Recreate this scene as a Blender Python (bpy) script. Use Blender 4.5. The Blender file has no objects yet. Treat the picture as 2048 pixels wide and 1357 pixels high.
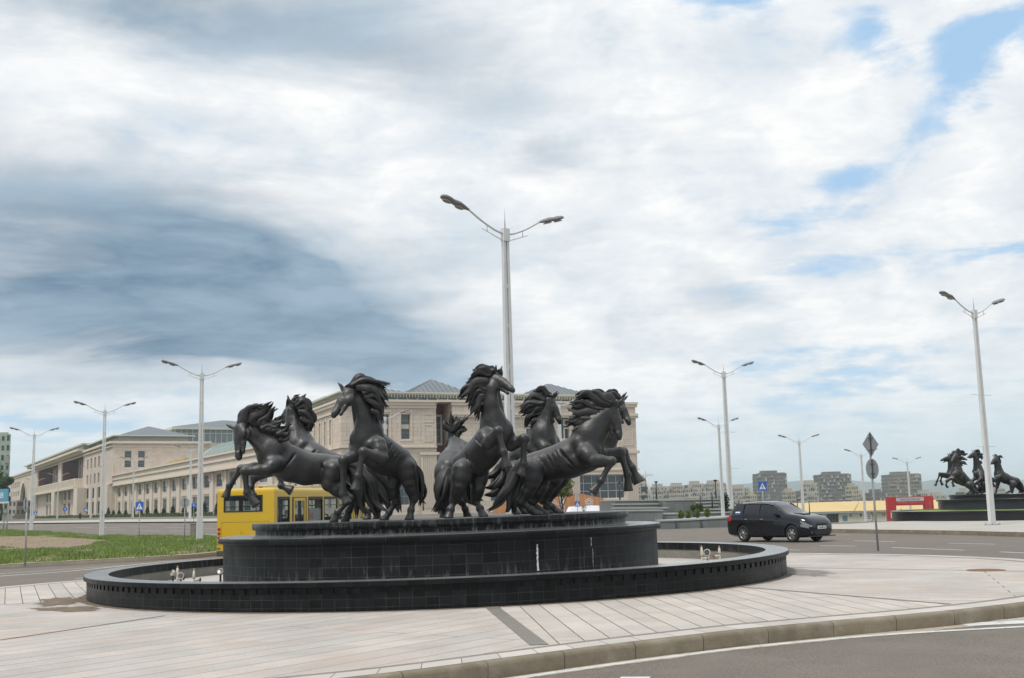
import bpy, math, random
import numpy as np
from mathutils import Vector, Matrix
random.seed(7); RNG = np.random.default_rng(7)
S = bpy.context.scene
C = S.collection
# ------------------------------------------------------------------ camera, sky, sun, exposure
FOC = 2260.0; PITCH = math.radians(8.31); ROLL = math.radians(-1.46); EYE = 1.75
cam = bpy.data.objects.new('camera', bpy.data.cameras.new('camera')); C.objects.link(cam)
cam.data.lens = 36 * FOC / 2048; cam.data.sensor_width = 36
cam.data.clip_start = 0.1; cam.data.clip_end = 30000
CM = Matrix.Rotation(math.pi / 2 + PITCH, 4, 'X') @ Matrix.Rotation(ROLL, 4, 'Z')
cam.matrix_world = Matrix.Translation((0, 0, EYE)) @ CM
S.camera = cam
S.view_settings.view_transform = 'Standard'; S.view_settings.look = 'None'
S.view_settings.exposure = 0.05; S.view_settings.gamma = 1.0
S.cycles.use_denoising = True
S.cycles.max_bounces = 6; S.cycles.diffuse_bounces = 3; S.cycles.glossy_bounces = 3
S.cycles.transmission_bounces = 4; S.cycles.volume_bounces = 1; S.cycles.transparent_max_bounces = 6
S.cycles.caustics_reflective = False; S.cycles.caustics_refractive = False
SUN_EL = math.radians(59); SUN_AZ = math.radians(222)     # azimuth clockwise from +Y (right of view)
sd = bpy.data.lights.new('sun', 'SUN'); sd.energy = 2.2; sd.angle = math.radians(11); sd.color = (1, .955, .88)
sun = bpy.data.objects.new('sun', sd); C.objects.link(sun)
sdir = Vector((math.sin(SUN_AZ) * math.cos(SUN_EL), math.cos(SUN_AZ) * math.cos(SUN_EL), math.sin(SUN_EL)))
sun.rotation_euler = sdir.to_track_quat('Z', 'Y').to_euler(); sun.location = (30, -10, 60)

class NT:                                                  # tiny node helper
    def __init__(s, tree): s.t = tree
    def n(s, typ, ins=None, **kw):
        nd = s.t.nodes.new(typ)
        for k, v in kw.items(): setattr(nd, k, v)
        for k, v in (ins or {}).items():
            if hasattr(v, 'links'): s.t.links.new(v, nd.inputs[k])
            else: nd.inputs[k].default_value = v
        return nd
    def m(s, op, a, b=0.0, c=0.0, clamp=False):
        nd = s.t.nodes.new('ShaderNodeMath'); nd.operation = op; nd.use_clamp = clamp
        for i, v in enumerate((a, b, c)):
            if hasattr(v, 'links'): s.t.links.new(v, nd.inputs[i])
            else: nd.inputs[i].default_value = v
        return nd.outputs[0]
    def mix(s, f, a, b, typ='MIX'):
        nd = s.t.nodes.new('ShaderNodeMix'); nd.data_type = 'RGBA'; nd.blend_type = typ
        for i, v in ((0, f), (6, a), (7, b)):
            if hasattr(v, 'links'): s.t.links.new(v, nd.inputs[i])
            elif i == 0: nd.inputs[i].default_value = v
            else: nd.inputs[i].default_value = (*v, 1) if len(v) == 3 else v
        return nd.outputs[2]
    def ramp(s, f, stops, interp='LINEAR'):
        nd = s.t.nodes.new('ShaderNodeValToRGB'); cr = nd.color_ramp; cr.interpolation = interp
        while len(cr.elements) < len(stops): cr.elements.new(0.5)
        for e, (p, c) in zip(cr.elements, stops):
            e.position = p; e.color = (c, c, c, 1) if isinstance(c, (int, float)) else (*c, 1)
        s.t.links.new(f, nd.inputs[0]); return nd.outputs[0]
    def noise(s, vec, scale, detail=4, rough=.55, dist=0.0):
        return s.n('ShaderNodeTexNoise', {'Vector': vec, 'Scale': scale, 'Detail': detail, 'Roughness': rough, 'Distortion': dist}).outputs['Fac']

def build_world():
    w = bpy.data.worlds.new('World'); S.world = w; w.use_nodes = True
    t = w.node_tree; t.nodes.clear(); N = NT(t)
    out = t.nodes.new('ShaderNodeOutputWorld')
    sky = N.n('ShaderNodeTexSky', sky_type='NISHITA', sun_disc=False, sun_elevation=SUN_EL, sun_rotation=SUN_AZ, altitude=300, air_density=1.0, dust_density=1.5, ozone_density=1.5)
    skyc = N.mix(1.0, sky.outputs[0], (.10, .10, .10), 'MULTIPLY')
    g = t.nodes.new('ShaderNodeTexCoord').outputs['Generated']
    xyz = N.n('ShaderNodeSeparateXYZ', {0: g}).outputs
    az = N.m('ARCTAN2', xyz[0], xyz[1]); el = N.m('ARCSINE', xyz[2])
    zz = N.m('ADD', N.m('MAXIMUM', xyz[2], 0.0), .14)
    pl = N.n('ShaderNodeCombineXYZ', {0: N.m('DIVIDE', xyz[0], zz), 1: N.m('DIVIDE', xyz[1], zz), 2: 0.0}).outputs[0]
    big = N.noise(pl, .55, 5, .55, .3)
    med = N.noise(pl, 2.1, 8, .6, .25)
    fine = N.noise(pl, 6.0, 6, .6, .2)
    mp = N.n('ShaderNodeMapping', {'Vector': g, 'Scale': (1, 1, 4.5)}).outputs[0]
    streak = N.noise(mp, 3.2, 6, .55, .5)
    # direction-space warp so that cloud masses get ragged borders
    wx = N.m('MULTIPLY', N.m('SUBTRACT', med, .5), .13); wy = N.m('MULTIPLY', N.m('SUBTRACT', streak, .5), .11)
    azw = N.m('ADD', az, wx); elw = N.m('ADD', el, wy)
    def blob(a0, e0, sx, sy, rot=0.0, p=1.0):
        a0, e0, sx, sy, rot = map(math.radians, (a0, e0, sx, sy, rot))
        da = N.m('SUBTRACT', azw, a0); de = N.m('SUBTRACT', elw, e0)
        u = N.m('ADD', N.m('MULTIPLY', da, math.cos(rot) / sx), N.m('MULTIPLY', de, math.sin(rot) / sx))
        v = N.m('ADD', N.m('MULTIPLY', da, -math.sin(rot) / sy), N.m('MULTIPLY', de, math.cos(rot) / sy))
        r2 = N.m('ADD', N.m('MULTIPLY', u, u), N.m('MULTIPLY', v, v))
        return N.m('MULTIPLY', N.m('POWER', 2.71828, N.m('MULTIPLY', r2, -1.0)), p)
    def add(l):
        r = l[0]
        for x in l[1:]: r = N.m('ADD', r, x)
        return r
    # dark cloud bellies (azimuth, elevation, spreads in degrees)
    dark = add([blob(-22, 14.6, 12, 2.6, -4, .42), blob(-17, 25, 13, 3.0, 0, .30), blob(-23, 12.0, 12, 3.6, -6, .80), blob(-12, 10.4, 7, 2.6, -10, .85), blob(-7, 8.4, 5.5, 1.6, -4, .8), blob(-19, 9.6, 9, 2.4, 0, .75), blob(-20, 5.8, 8, .7, 2, .5), blob(-12, 12.6, 5, 1.0, -10, .4), blob(-14, 14.2, 7, 1.2, -9, .35), blob(-22, 7.6, 9, 1.0, 2, .55), blob(-4, 22.5, 6, 3.2, -18, .48), blob(-20, 24.5, 12, 2.0, -4, .62), blob(2.2, 17.5, 1.8, .9, 0, .40), blob(-6, 6.7, 4, .6, 3, .55), blob(10, 10, 1.5, 1.2, 0, .35), blob(75, 20, 18, 7, 0, .5), blob(150, 25, 40, 12, 0, .6), blob(-100, 20, 40, 9, 0, .7)])
    lay = N.ramp(streak, [(.34, 0.0), (.60, 1.0)])
    dark = N.m('MULTIPLY', dark, N.m('ADD', .50, N.m('MULTIPLY', lay, .62)))
    dark = N.m('ADD', dark, N.m('MULTIPLY', N.m('SUBTRACT', big, .5), .45))
    iso0 = N.noise(mp, 6.5, 8, .6, .4)
    dark = N.m('ADD', dark, N.m('MULTIPLY', N.m('SUBTRACT', iso0, .5), .75))
    dark = N.m('ADD', dark, N.m('MULTIPLY', N.m('SUBTRACT', fine, .5), .30), clamp=True)
    blue = add([blob(11.5, 24.6, 4.5, 1.4, -3, 1.0), blob(19.0, 21.5, 2.2, 2.2, 40, .8), blob(22.5, 18.6, 3.0, 1.6, 50, .85), blob(26, 21, 3, 1.2, 10, .8), blob(16.5, 15.4, 4.0, 1.3, 15, .50), blob(18, 7.0, 9, 1.4, 5, .50), blob(12, 10.6, 7, .8, 4, .35), blob(23, 11, 4, .6, 4, .6), blob(14, 13.0, 4, .8, 6, .5), blob(-22, 4.0, 7, .8, 0, .5), blob(6, 13.6, 2.0, 1.0, 0, .35), blob(14, 4.5, 12, 1.4, 0, .45), blob(60, 40, 25, 14, 0, .6), blob(-60, 50, 25, 14, 0, .5)])
    cov = N.m('ADD', N.m('MULTIPLY', blue, -.74), N.m('ADD', .98, N.m('MULTIPLY', N.m('SUBTRACT', med, .5), 1.1)))
    puff = N.noise(pl, 4.2, 9, .62, .15)
    iso = N.noise(N.n('ShaderNodeMapping', {'Vector': g, 'Scale': (1, 1, 1.7)}).outputs[0], 9.0, 9, .60, .35)
    puff = N.m('ADD', N.m('MULTIPLY', puff, .35), N.m('MULTIPLY', iso, .65))
    cov = N.m('ADD', cov, N.m('MULTIPLY', N.m('SUBTRACT', puff, .5), 1.5))
    cov = N.m('ADD', cov, N.m('MULTIPLY', N.m('SUBTRACT', streak, .5), .7))
    cov = N.ramp(cov, [(.30, 0.0), (.72, 1.0)], 'EASE')
    white = N.mix(N.ramp(puff, [(.40, 0.0), (.58, 1.0)]), (.72, .78, .84), (.99, .99, .985))
    white = N.mix(N.ramp(med, [(.30, 0.0), (.46, 1.0)]), (.70, .77, .83), white)
    white = N.mix(N.ramp(fine, [(.40, 0.0), (.55, 1.0)]), N.mix(.35, white, (.76, .81, .86)), white)
    grey = N.mix(N.ramp(N.m('ADD', N.m('MULTIPLY', streak, .5), N.m('MULTIPLY', iso0, .5)), [(.40, 0.0), (.60, 1.0)]), (.125, .215, .32), (.33, .445, .56))
    cl = N.mix(N.ramp(dark, [(.02, 0.0), (1.0, 1.0)]), white, grey)
    veil = N.mix(.80, skyc, (.44, .68, .95))                 # thin high haze in the gaps
    col = N.mix(cov, veil, cl)
    low = N.ramp(el, [(0.0, 1.0), (.15, 0.0)], 'EASE')
    col = N.mix(N.m('MULTIPLY', low, .72), col, (.62, .76, .84))
    bg = N.n('ShaderNodeBackground', {0: col, 1: 1.0})
    t.links.new(bg.outputs[0], out.inputs[0])
build_world()

# ------------------------------------------------------------------ picture measurements -> world points
R3 = CM.to_3x3()
def ray(px, py):
    v = R3 @ Vector(((px - 1024) / FOC, -(py - 678.5) / FOC, -1)); return v / v.y
def P(px, py, d):
    v = ray(px, py) * d; return Vector((v.x, v.y, v.z + EYE))
def sstep(a, b, x):
    t = min(1, max(0, (x - a) / (b - a))); return t * t * (3 - 2 * t)
def gh(x, y):                                                # terrain height
    yy = max(y, 1.0); t = x / yy
    z = .09 * math.tanh(x / 10)
    left = 1 - sstep(.05, .11, t)
    z += left * (.65 * sstep(85, 175, y) * 1.0 + .45 * sstep(170, 200, y))
    right = sstep(.13, .24, t)
    z -= right * (3.2 * sstep(66, 165, y) + 2.0 * sstep(190, 280, y))
    far = sstep(280, 560, y) * sstep(-.12, .0, t)
    z -= far * (13 if t > .13 else 15)
    return z
def G(px, py, off=0.0):
    v = ray(px, py); lo = 4.0; prev = 4.0; d = 4.0
    while d < 6000:
        z = EYE + v.z * d - gh(v.x * d, d) - off
        if z <= 0:
            a, b = prev, d
            for _ in range(30):
                m = (a + b) / 2
                if EYE + v.z * m - gh(v.x * m, m) - off <= 0: b = m
                else: a = m
            return Vector((v.x * b, b, EYE + v.z * b))
        prev = d; d *= 1.01
    return Vector((v.x * 6000, 6000, -20))

# ------------------------------------------------------------------ object helpers
def tag(o, label=None, cat=None, group=None, kind=None):
    if label: o['label'] = label
    if cat: o['category'] = cat
    if group: o['group'] = group
    if kind: o['kind'] = kind
    return o
def empty(name, loc, rz=0.0, label=None, cat=None, group=None):
    o = bpy.data.objects.new(name, None); C.objects.link(o); o.location = loc; o.rotation_euler = (0, 0, rz)
    o.empty_display_size = .2
    return tag(o, label, cat, group)
def copy_tree(o, parent=None):
    c = o.copy(); C.objects.link(c); c.parent = parent
    for ch in list(o.children): copy_tree(ch, c)
    return c

class MB:
    """mesh builder: boxes, tubes, lofts collected into ONE mesh, box-mapped UVs in metres"""
    def __init__(s, M=None): s.v = []; s.f = []; s.m = []; s.sm = []; s.M = M or Matrix.Identity(4); s.uvf = {}
    def add(s, verts, faces, mi=0, smooth=False, uvs=None):
        b = len(s.v); s.v += [tuple(s.M @ Vector(p)) for p in verts]
        for k, f in enumerate(faces):
            if uvs: s.uvf[len(s.f)] = uvs[k]
            s.f.append([b + i for i in f]); s.m.append(mi); s.sm.append(smooth)
    def box(s, x0, x1, y0, y1, z0, z1, mi=0):
        s.add([(x0, y0, z0), (x1, y0, z0), (x1, y1, z0), (x0, y1, z0), (x0, y0, z1), (x1, y0, z1), (x1, y1, z1), (x0, y1, z1)],
              [(0, 3, 2, 1), (4, 5, 6, 7), (0, 1, 5, 4), (1, 2, 6, 5), (2, 3, 7, 6), (3, 0, 4, 7)], mi)
    def quad(s, a, b, c, d, mi=0): s.add([a, b, c, d], [(0, 1, 2, 3)], mi)
    def tube(s, pts, r, n=10, mi=0, cap=True, sq=None):
        pts = [Vector(p) for p in pts]; rs = r if isinstance(r, (list, tuple)) else [r] * len(pts)
        vs = []; up = Vector((0, 0, 1))
        for i, p in enumerate(pts):
            d = (pts[min(i + 1, len(pts) - 1)] - pts[max(i - 1, 0)]).normalized()
            a = d.cross(up)
            if a.length < .05: a = d.cross(Vector((0, 1, 0)))
            a.normalize(); b = d.cross(a)
            for k in range(n):
                t = 2 * math.pi * k / n + (math.pi / n if n == 4 else 0); q = sq or 1
                vs.append(p + a * math.cos(t) * rs[i] + b * math.sin(t) * rs[i] * q)
        fs = [(i * n + k, i * n + (k + 1) % n, (i + 1) * n + (k + 1) % n, (i + 1) * n + k) for i in range(len(pts) - 1) for k in range(n)]
        if cap: fs += [tuple(range(n))[::-1], tuple((len(pts) - 1) * n + k for k in range(n))]
        s.add(vs, fs, mi, n > 5)
    def lathe(s, prof, n=48, mi=0, cx=0, cy=0, a0=0, a1=2 * math.pi, smooth=True):
        full = abs(a1 - a0 - 2 * math.pi) < 1e-6; m = n if full else n + 1
        vs = [(cx + r * math.cos(a0 + (a1 - a0) * k / n), cy + r * math.sin(a0 + (a1 - a0) * k / n), z) for r, z in prof for k in range(m)]
        fs = []; uv = []; L = 0
        for i in range(len(prof) - 1):
            dl = math.hypot(prof[i + 1][0] - prof[i][0], prof[i + 1][1] - prof[i][1]); R = max(prof[i][0], prof[i + 1][0])
            for k in range(n):
                k2 = (k + 1) % m
                fs.append((i * m + k, i * m + k2, (i + 1) * m + k2, (i + 1) * m + k))
                u0, u1 = (a1 - a0) * k / n * R, (a1 - a0) * (k + 1) / n * R
                uv.append([(u0, L), (u1, L), (u1, L + dl), (u0, L + dl)])
            L += dl
        s.add(vs, fs, mi, smooth, uv)
    def build(s, name, mats, parent=None, bevel=0, loc=None, rz=0, autosmooth=None):
        me = bpy.data.meshes.new(name); me.from_pydata(s.v, [], s.f)
        if not isinstance(mats, (list, tuple)): mats = [mats]
        for m in mats: me.materials.append(m)
        me.polygons.foreach_set('material_index', s.m); me.polygons.foreach_set('use_smooth', s.sm)
        uv = me.uv_layers.new(name='UVMap'); me.update()
        co = s.v; data = np.zeros((len(me.loops), 2)); li = 0
        for i, p in enumerate(me.polygons):
            if i in s.uvf:
                for q in s.uvf[i]: data[li] = q; li += 1
            else:
                nx, ny, nz = map(abs, p.normal)
                for vi in p.vertices:
                    x, y, z = co[vi]
                    data[li] = (x, y) if nz > .7 else ((x, z) if ny >= nx else (y, z)); li += 1
        uv.data.foreach_set('uv', data.ravel())
        if autosmooth:
            me.set_sharp_from_angle(angle=math.radians(autosmooth))
        o = bpy.data.objects.new(name, me); C.objects.link(o)
        if parent: o.parent = parent
        if loc: o.location = loc
        if rz: o.rotation_euler = (0, 0, rz)
        if bevel:
            md = o.modifiers.new('bevel', 'BEVEL'); md.width = bevel; md.segments = 2; md.limit_method = 'ANGLE'; md.angle_limit = math.radians(40)
        return o

# ------------------------------------------------------------------ materials
def mat(name, col, rough=.7, var=.12, vscale=3.0, metal=0.0, bump=0.0, bscale=30.0, brick=None, coat=0.0, spec=.5, coord='Object', stain=None, trans=0.0, alpha=1.0, emis=None, slabs=None, grit=None):
    """brick = (w, h, mortar, mortar_colour, offset[, per-brick variation])"""
    m = bpy.data.materials.new(name); m.use_nodes = True; t = m.node_tree; N = NT(t)
    b = t.nodes['Principled BSDF']
    tc = t.nodes.new('ShaderNodeTexCoord')
    vec = tc.outputs[coord]
    base = (*col, 1)
    n1 = N.noise(vec, vscale, 5, .6)
    c = N.mix(N.ramp(n1, [(.3, 0.0), (.7, 1.0)]), tuple(x * (1 - var) for x in col), tuple(min(1, x * (1 + var)) for x in col))
    hgt = None
    if brick:
        bv = brick[5] if len(brick) > 5 else .1
        br = N.n('ShaderNodeTexBrick', {'Vector': tc.outputs['UV'], 'Color1': (1 - bv,) * 3 + (1,), 'Color2': (1 + bv,) * 3 + (1,), 'Mortar': (1, 1, 1, 1), 'Scale': 1.0, 'Mortar Size': brick[2], 'Mortar Smooth': .1, 'Bias': 0.0, 'Brick Width': brick[0], 'Row Height': brick[1]}, offset=brick[4], squash=1.0)
        c = N.mix(1.0, c, br.outputs['Color'], 'MULTIPLY')
        c = N.mix(br.outputs['Fac'], c, brick[3]); hgt = N.m('MULTIPLY', br.outputs['Fac'], -1.0)
    if slabs:                                                   # colour difference from slab to slab
        sw, sh, sa, sc1, sc2 = slabs
        b2 = N.n('ShaderNodeTexBrick', {'Vector': tc.outputs['UV'], 'Color1': (*sc1, 1), 'Color2': (*sc2, 1), 'Mortar': (1, 1, 1, 1), 'Scale': 1.0, 'Mortar Size': 0.0, 'Bias': 0.0, 'Brick Width': sw, 'Row Height': sh}, offset=.37, squash=1.0)
        c = N.mix(sa, c, N.mix(1.0, c, b2.outputs['Color'], 'MULTIPLY'))
    if grit:
        gs, ga = grit; g_ = N.noise(vec, gs, 3, .7)
        c = N.mix(1.0, c, N.ramp(g_, [(.30, 1 - ga), (.5, 1.0), (.72, 1 + ga * .6)]), 'MULTIPLY')
    if stain:
        sc, scol, lo, hi, amt = stain
        c = N.mix(N.m('MULTIPLY', N.ramp(N.noise(vec, sc, 6, .65, .4), [(lo, 0.0), (hi, 1.0)]), amt), c, scol)
    t.links.new(c, b.inputs['Base Color'])
    b.inputs['Roughness'].default_value = rough; b.inputs['Metallic'].default_value = metal
    b.inputs['Specular IOR Level'].default_value = spec; b.inputs['Coat Weight'].default_value = coat
    if trans: b.inputs['Transmission Weight'].default_value = trans
    if emis: b.inputs['Emission Color'].default_value = (*emis, 1); b.inputs['Emission Strength'].default_value = 1
    if bump or hgt is not None:
        h = N.m('MULTIPLY', N.noise(vec, bscale, 4, .6), bump if bump else .0)
        if hgt is not None: h = N.m('ADD', h, N.m('MULTIPLY', hgt, .6))
        bp = N.n('ShaderNodeBump', {'Height': h, 'Strength': .6, 'Distance': .012})
        t.links.new(bp.outputs[0], b.inputs['Normal'])
    if vscale > 0 and rough > .1:
        t.links.new(N.m('ADD', rough - .06, N.m('MULTIPLY', n1, .12)), b.inputs['Roughness'])
    return m
M = {}
M['white_metal'] = mat('pole_paint', (.62, .63, .62), .45, .06, 1.5, stain=(3, (.38, .35, .30), .55, .75, .35))
M['grey_metal'] = mat('galvanised_metal', (.36, .37, .38), .5, .10, 4, metal=.2)
M['lamp_grey'] = mat('lamp_housing', (.22, .215, .22), .5, .08, 4)
M['lens'] = mat('lamp_lens', (.30, .285, .24), .35, .1, 8)
M['dark_metal'] = mat('dark_metal', (.03, .03, .032), .5, .1, 4)
M['tyre'] = mat('tyre_rubber', (.018, .018, .018), .85, .1, 6)
M['glass_dark'] = mat('dark_glass', (.02, .028, .035), .06, .2, 2, spec=.6)
M['red'] = mat('red_vinyl', (.42, .022, .022), .5, .06, 1)
M['white'] = mat('white_paint', (.75, .75, .74), .5, .05, 2)
M['sign_blue'] = mat('sign_blue', (.02, .11, .48), .45, .03, 2)
M['black'] = mat('black_paint', (.012, .012, .012), .5, .05, 2)
M['foliage'] = mat('foliage', (.055, .10, .022), .7, .45, 6)
M['foliage_yellow'] = mat('foliage_yellow_green', (.12, .155, .025), .7, .4, 6)
M['bark'] = mat('bark', (.10, .075, .05), .9, .2, 8)
def text(txt, size, M4, name, mt, parent, extrude=.003, align='CENTER', spacing=1.0):
    cu = bpy.data.curves.new(name, 'FONT'); cu.body = txt; cu.size = size; cu.extrude = extrude
    cu.align_x = align; cu.align_y = 'CENTER'; cu.space_character = spacing; cu.resolution_u = 2
    o = bpy.data.objects.new(name, cu); C.objects.link(o)
    dg = bpy.context.evaluated_depsgraph_get(); me = bpy.data.meshes.new_from_object(o.evaluated_get(dg))
    bpy.data.objects.remove(o); bpy.data.curves.remove(cu)
    me.materials.clear(); me.materials.append(mt); me.name = name; me.transform(M4)
    o = bpy.data.objects.new(name, me); C.objects.link(o); o.parent = parent
    return o
# ------------------------------------------------------------------ sculpted horses: signed-distance body meshed as one continuous surface
def dust_sheen(m, col, amt):
    """dusty upward faces of a sculpture, with their sky sheen painted into the colour"""
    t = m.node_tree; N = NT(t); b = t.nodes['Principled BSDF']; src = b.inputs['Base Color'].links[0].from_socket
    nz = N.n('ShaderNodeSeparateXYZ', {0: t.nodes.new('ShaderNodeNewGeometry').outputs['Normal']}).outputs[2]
    f = N.m('MULTIPLY', N.ramp(nz, [(.25, 0.0), (1.0, 1.0)]), amt)  # the more a face points up, the paler: sheen painted in
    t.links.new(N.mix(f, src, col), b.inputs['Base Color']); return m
M['bronze'] = dust_sheen(mat('dark_bronze', (.016, .0155, .0155), .40, .35, 2.2, metal=0, bump=1.6, bscale=11, spec=.50, stain=(1.7, (.04, .038, .036), .50, .80, .7)), (.17, .17, .175), .60)
M['bronze_hair'] = dust_sheen(mat('dark_bronze_hair', (.015, .0145, .0145), .46, .3, 3.0, metal=0, bump=.8, bscale=14, spec=.38, stain=(2.4, (.035, .033, .031), .50, .8, .6)), (.10, .10, .10), .5)

def surface_nets(F, org, h):
    nx, ny, nz = F.shape; neg = F < 0
    c = np.zeros((nx - 1, ny - 1, nz - 1), np.int8)
    for i in (0, 1):
        for j in (0, 1):
            for k in (0, 1): c += neg[i:nx - 1 + i, j:ny - 1 + j, k:nz - 1 + k]
    act = (c > 0) & (c < 8); idx = -np.ones(c.shape, np.int32); I = np.argwhere(act); idx[act] = np.arange(len(I))
    acc = np.zeros((len(I), 3)); cnt = np.zeros(len(I)); cor = [(i, j, k) for i in (0, 1) for j in (0, 1) for k in (0, 1)]
    for a in cor:
        for ax in range(3):
            if a[ax]: continue
            b = list(a); b[ax] = 1
            fa = F[I[:, 0] + a[0], I[:, 1] + a[1], I[:, 2] + a[2]]; fb = F[I[:, 0] + b[0], I[:, 1] + b[1], I[:, 2] + b[2]]
            q = (fa < 0) != (fb < 0); t = np.where(q, fa / np.where(fa == fb, 1, fa - fb), 0)
            p = np.array(a, float)[None].repeat(len(I), 0); p[:, ax] = t
            acc[q] += p[q]; cnt[q] += 1
    V = (I + acc / cnt[:, None]) * h + org
    faces = []
    for ax in range(3):
        sl = [slice(1, -1)] * 3; s0 = list(sl); s1 = list(sl)
        s0[ax] = slice(0, -1); s1[ax] = slice(1, None)
        A, B = neg[tuple(s0)], neg[tuple(s1)]
        E_ = np.argwhere(A != B); off = np.array([1, 1, 1]); off[ax] = 0; E2 = E_ + off
        u, v = (ax + 1) % 3, (ax + 2) % 3
        def g(du, dv):
            q = E2.copy(); q[:, u] -= du; q[:, v] -= dv; return idx[q[:, 0], q[:, 1], q[:, 2]]
        quad = np.stack([g(1, 1), g(0, 1), g(0, 0), g(1, 0)], 1)
        fl = ~A[E_[:, 0], E_[:, 1], E_[:, 2]]; quad[fl] = quad[fl][:, ::-1]
        faces.append(quad)
    return V, np.concatenate(faces)

class SDF:
    def __init__(s): s.p = []
    def cone(s, a, b, ra, rb, k=.03, sq=None, cut=None): s.p.append(('c', np.array(a, float), np.array(b, float), ra, rb, k, sq, cut))
    def ell(s, c, axes, r, k=.03, sub=False): s.p.append(('e', np.array(c, float), np.array(axes, float), np.array(r, float), sub, k))
    def mesh(s, h):
        lo = np.full(3, 1e9); hi = -lo; bb = []
        for q in s.p:
            if q[0] == 'c': a, b, r = q[1], q[2], max(q[3], q[4]); l = np.minimum(a, b) - r; u = np.maximum(a, b) + r
            else: r = q[3].max(); l = q[1] - r; u = q[1] + r
            bb.append((l, u)); lo = np.minimum(lo, l); hi = np.maximum(hi, u)
        lo -= 3 * h; hi += 3 * h; n = np.ceil((hi - lo) / h).astype(int) + 1
        F = np.full(n, 1.0, np.float32); ax = [lo[i] + h * np.arange(n[i]) for i in range(3)]
        for q, (l, u) in zip(s.p, bb):
            k = q[5]; mg = k + 2.5 * h
            i0 = np.maximum(0, np.floor((l - mg - lo) / h).astype(int)); i1 = np.minimum(n, np.ceil((u + mg - lo) / h).astype(int) + 1)
            X, Y, Z = np.meshgrid(ax[0][i0[0]:i1[0]], ax[1][i0[1]:i1[1]], ax[2][i0[2]:i1[2]], indexing='ij', sparse=True)
            if q[0] == 'c':
                a, b, ra, rb, _, sq, cut = q[1:]
                px, py, pz = X - a[0], Y - a[1], Z - a[2]; ba = b - a
                t = np.clip((px * ba[0] + py * ba[1] + pz * ba[2]) / max(ba @ ba, 1e-9), 0, 1)
                dx, dy, dz = px - t * ba[0], py - t * ba[1], pz - t * ba[2]
                d2 = dx * dx + dy * dy + dz * dz
                if sq is not None:
                    L, sc = sq; w = dx * L[0] + dy * L[1] + dz * L[2]; d2 = d2 + w * w * (1 / sc ** 2 - 1)
                d = np.sqrt(d2) - (ra + (rb - ra) * t)
                if cut is not None:
                    o, nn = cut; d = np.maximum(d, (X - o[0]) * nn[0] + (Y - o[1]) * nn[1] + (Z - o[2]) * nn[2])
            else:
                c, A, r, sub = q[1:5]; e = [(X - c[0]) * A[i][0] + (Y - c[1]) * A[i][1] + (Z - c[2]) * A[i][2] for i in range(3)]
                k0 = np.sqrt(sum((e[i] / r[i]) ** 2 for i in range(3))); k1 = np.sqrt(sum((e[i] / r[i] ** 2) ** 2 for i in range(3)))
                d = k0 * (k0 - 1) / np.maximum(k1, 1e-6)
            R = F[i0[0]:i1[0], i0[1]:i1[1], i0[2]:i1[2]]
            if q[0] == 'e' and q[4]:
                hh = np.clip(.5 - .5 * (d + R) / k, 0, 1); R[...] = R * (1 - hh) + (-d) * hh + k * hh * (1 - hh)
            else:
                hh = np.clip(.5 + .5 * (R - d) / k, 0, 1); R[...] = R * (1 - hh) + d * hh - k * hh * (1 - hh)
        return surface_nets(F, lo, h)

def np_mesh(name, V, Fc, mt, parent, smooth=True):
    me = bpy.data.meshes.new(name); me.from_pydata(V.tolist(), [], Fc.tolist()); me.materials.append(mt)
    me.polygons.foreach_set('use_smooth', [smooth] * len(me.polygons)); me.update()
    o = bpy.data.objects.new(name, me); C.objects.link(o); o.parent = parent
    return o
def unit(v): v = np.array(v, float); return v / max(np.linalg.norm(v), 1e-9)

def catmull(pts, n):
    pts = [np.array(p, float) for p in pts]
    q = [2 * pts[0] - pts[1]] + pts + [2 * pts[-1] - pts[-2]]; out = []
    for i in range(1, len(q) - 2):
        for k in range(n):
            t = k / n; a, b, c, d = q[i - 1:i + 3]
            out.append(.5 * (2 * b + (c - a) * t + (2 * a - 5 * b + 4 * c - d) * t * t + (-a + 3 * b - 3 * c + d) * t ** 3))
    out.append(pts[-1]); return np.array(out)

def lock_mesh(mb, pts, w, thick, view, wave=.25, ph=0.0, twist=0.0):
    """one sculpted lock of hair: a curved, pointed, ridged blade"""
    path = catmull(pts, 7); n = len(path); vs = []; K = 16
    for i, p in enumerate(path):
        t = i / (n - 1); d = unit(path[min(i + 1, n - 1)] - path[max(i - 1, 0)])
        side = unit(np.cross(d, view)); nn = np.cross(side, d)
        c, s_ = math.cos(twist * t), math.sin(twist * t); side, nn = side * c + nn * s_, nn * c - side * s_
        ww = w * (min(1, .6 + t * 1.5) * (1 - t ** 1.9) ** .85 + .015); th = thick * (1 - .85 * t) + .003
        p = p + side * math.sin(t * 7 + ph) * w * wave * (t * (1.2 - t)) * 1.6
        for k in range(K):
            a = 2 * math.pi * k / K; u = math.cos(a); v = math.sin(a)
            rid = (1 - abs(u) ** 3) * (1 + .85 * math.cos(3.6 * math.pi * u + ph))            # strands grooved into the blade
            vs.append(p + side * u * ww + nn * (v * th * rid + (u * u - .4) * ww * .38))
    fs = [(i * K + k, i * K + (k + 1) % K, (i + 1) * K + (k + 1) % K, (i + 1) * K + k) for i in range(n - 1) for k in range(K)]
    fs += [tuple(range(K))[::-1], tuple((n - 1) * K + k for k in range(K))]
    mb.add(vs, fs, 0, True)

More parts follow.
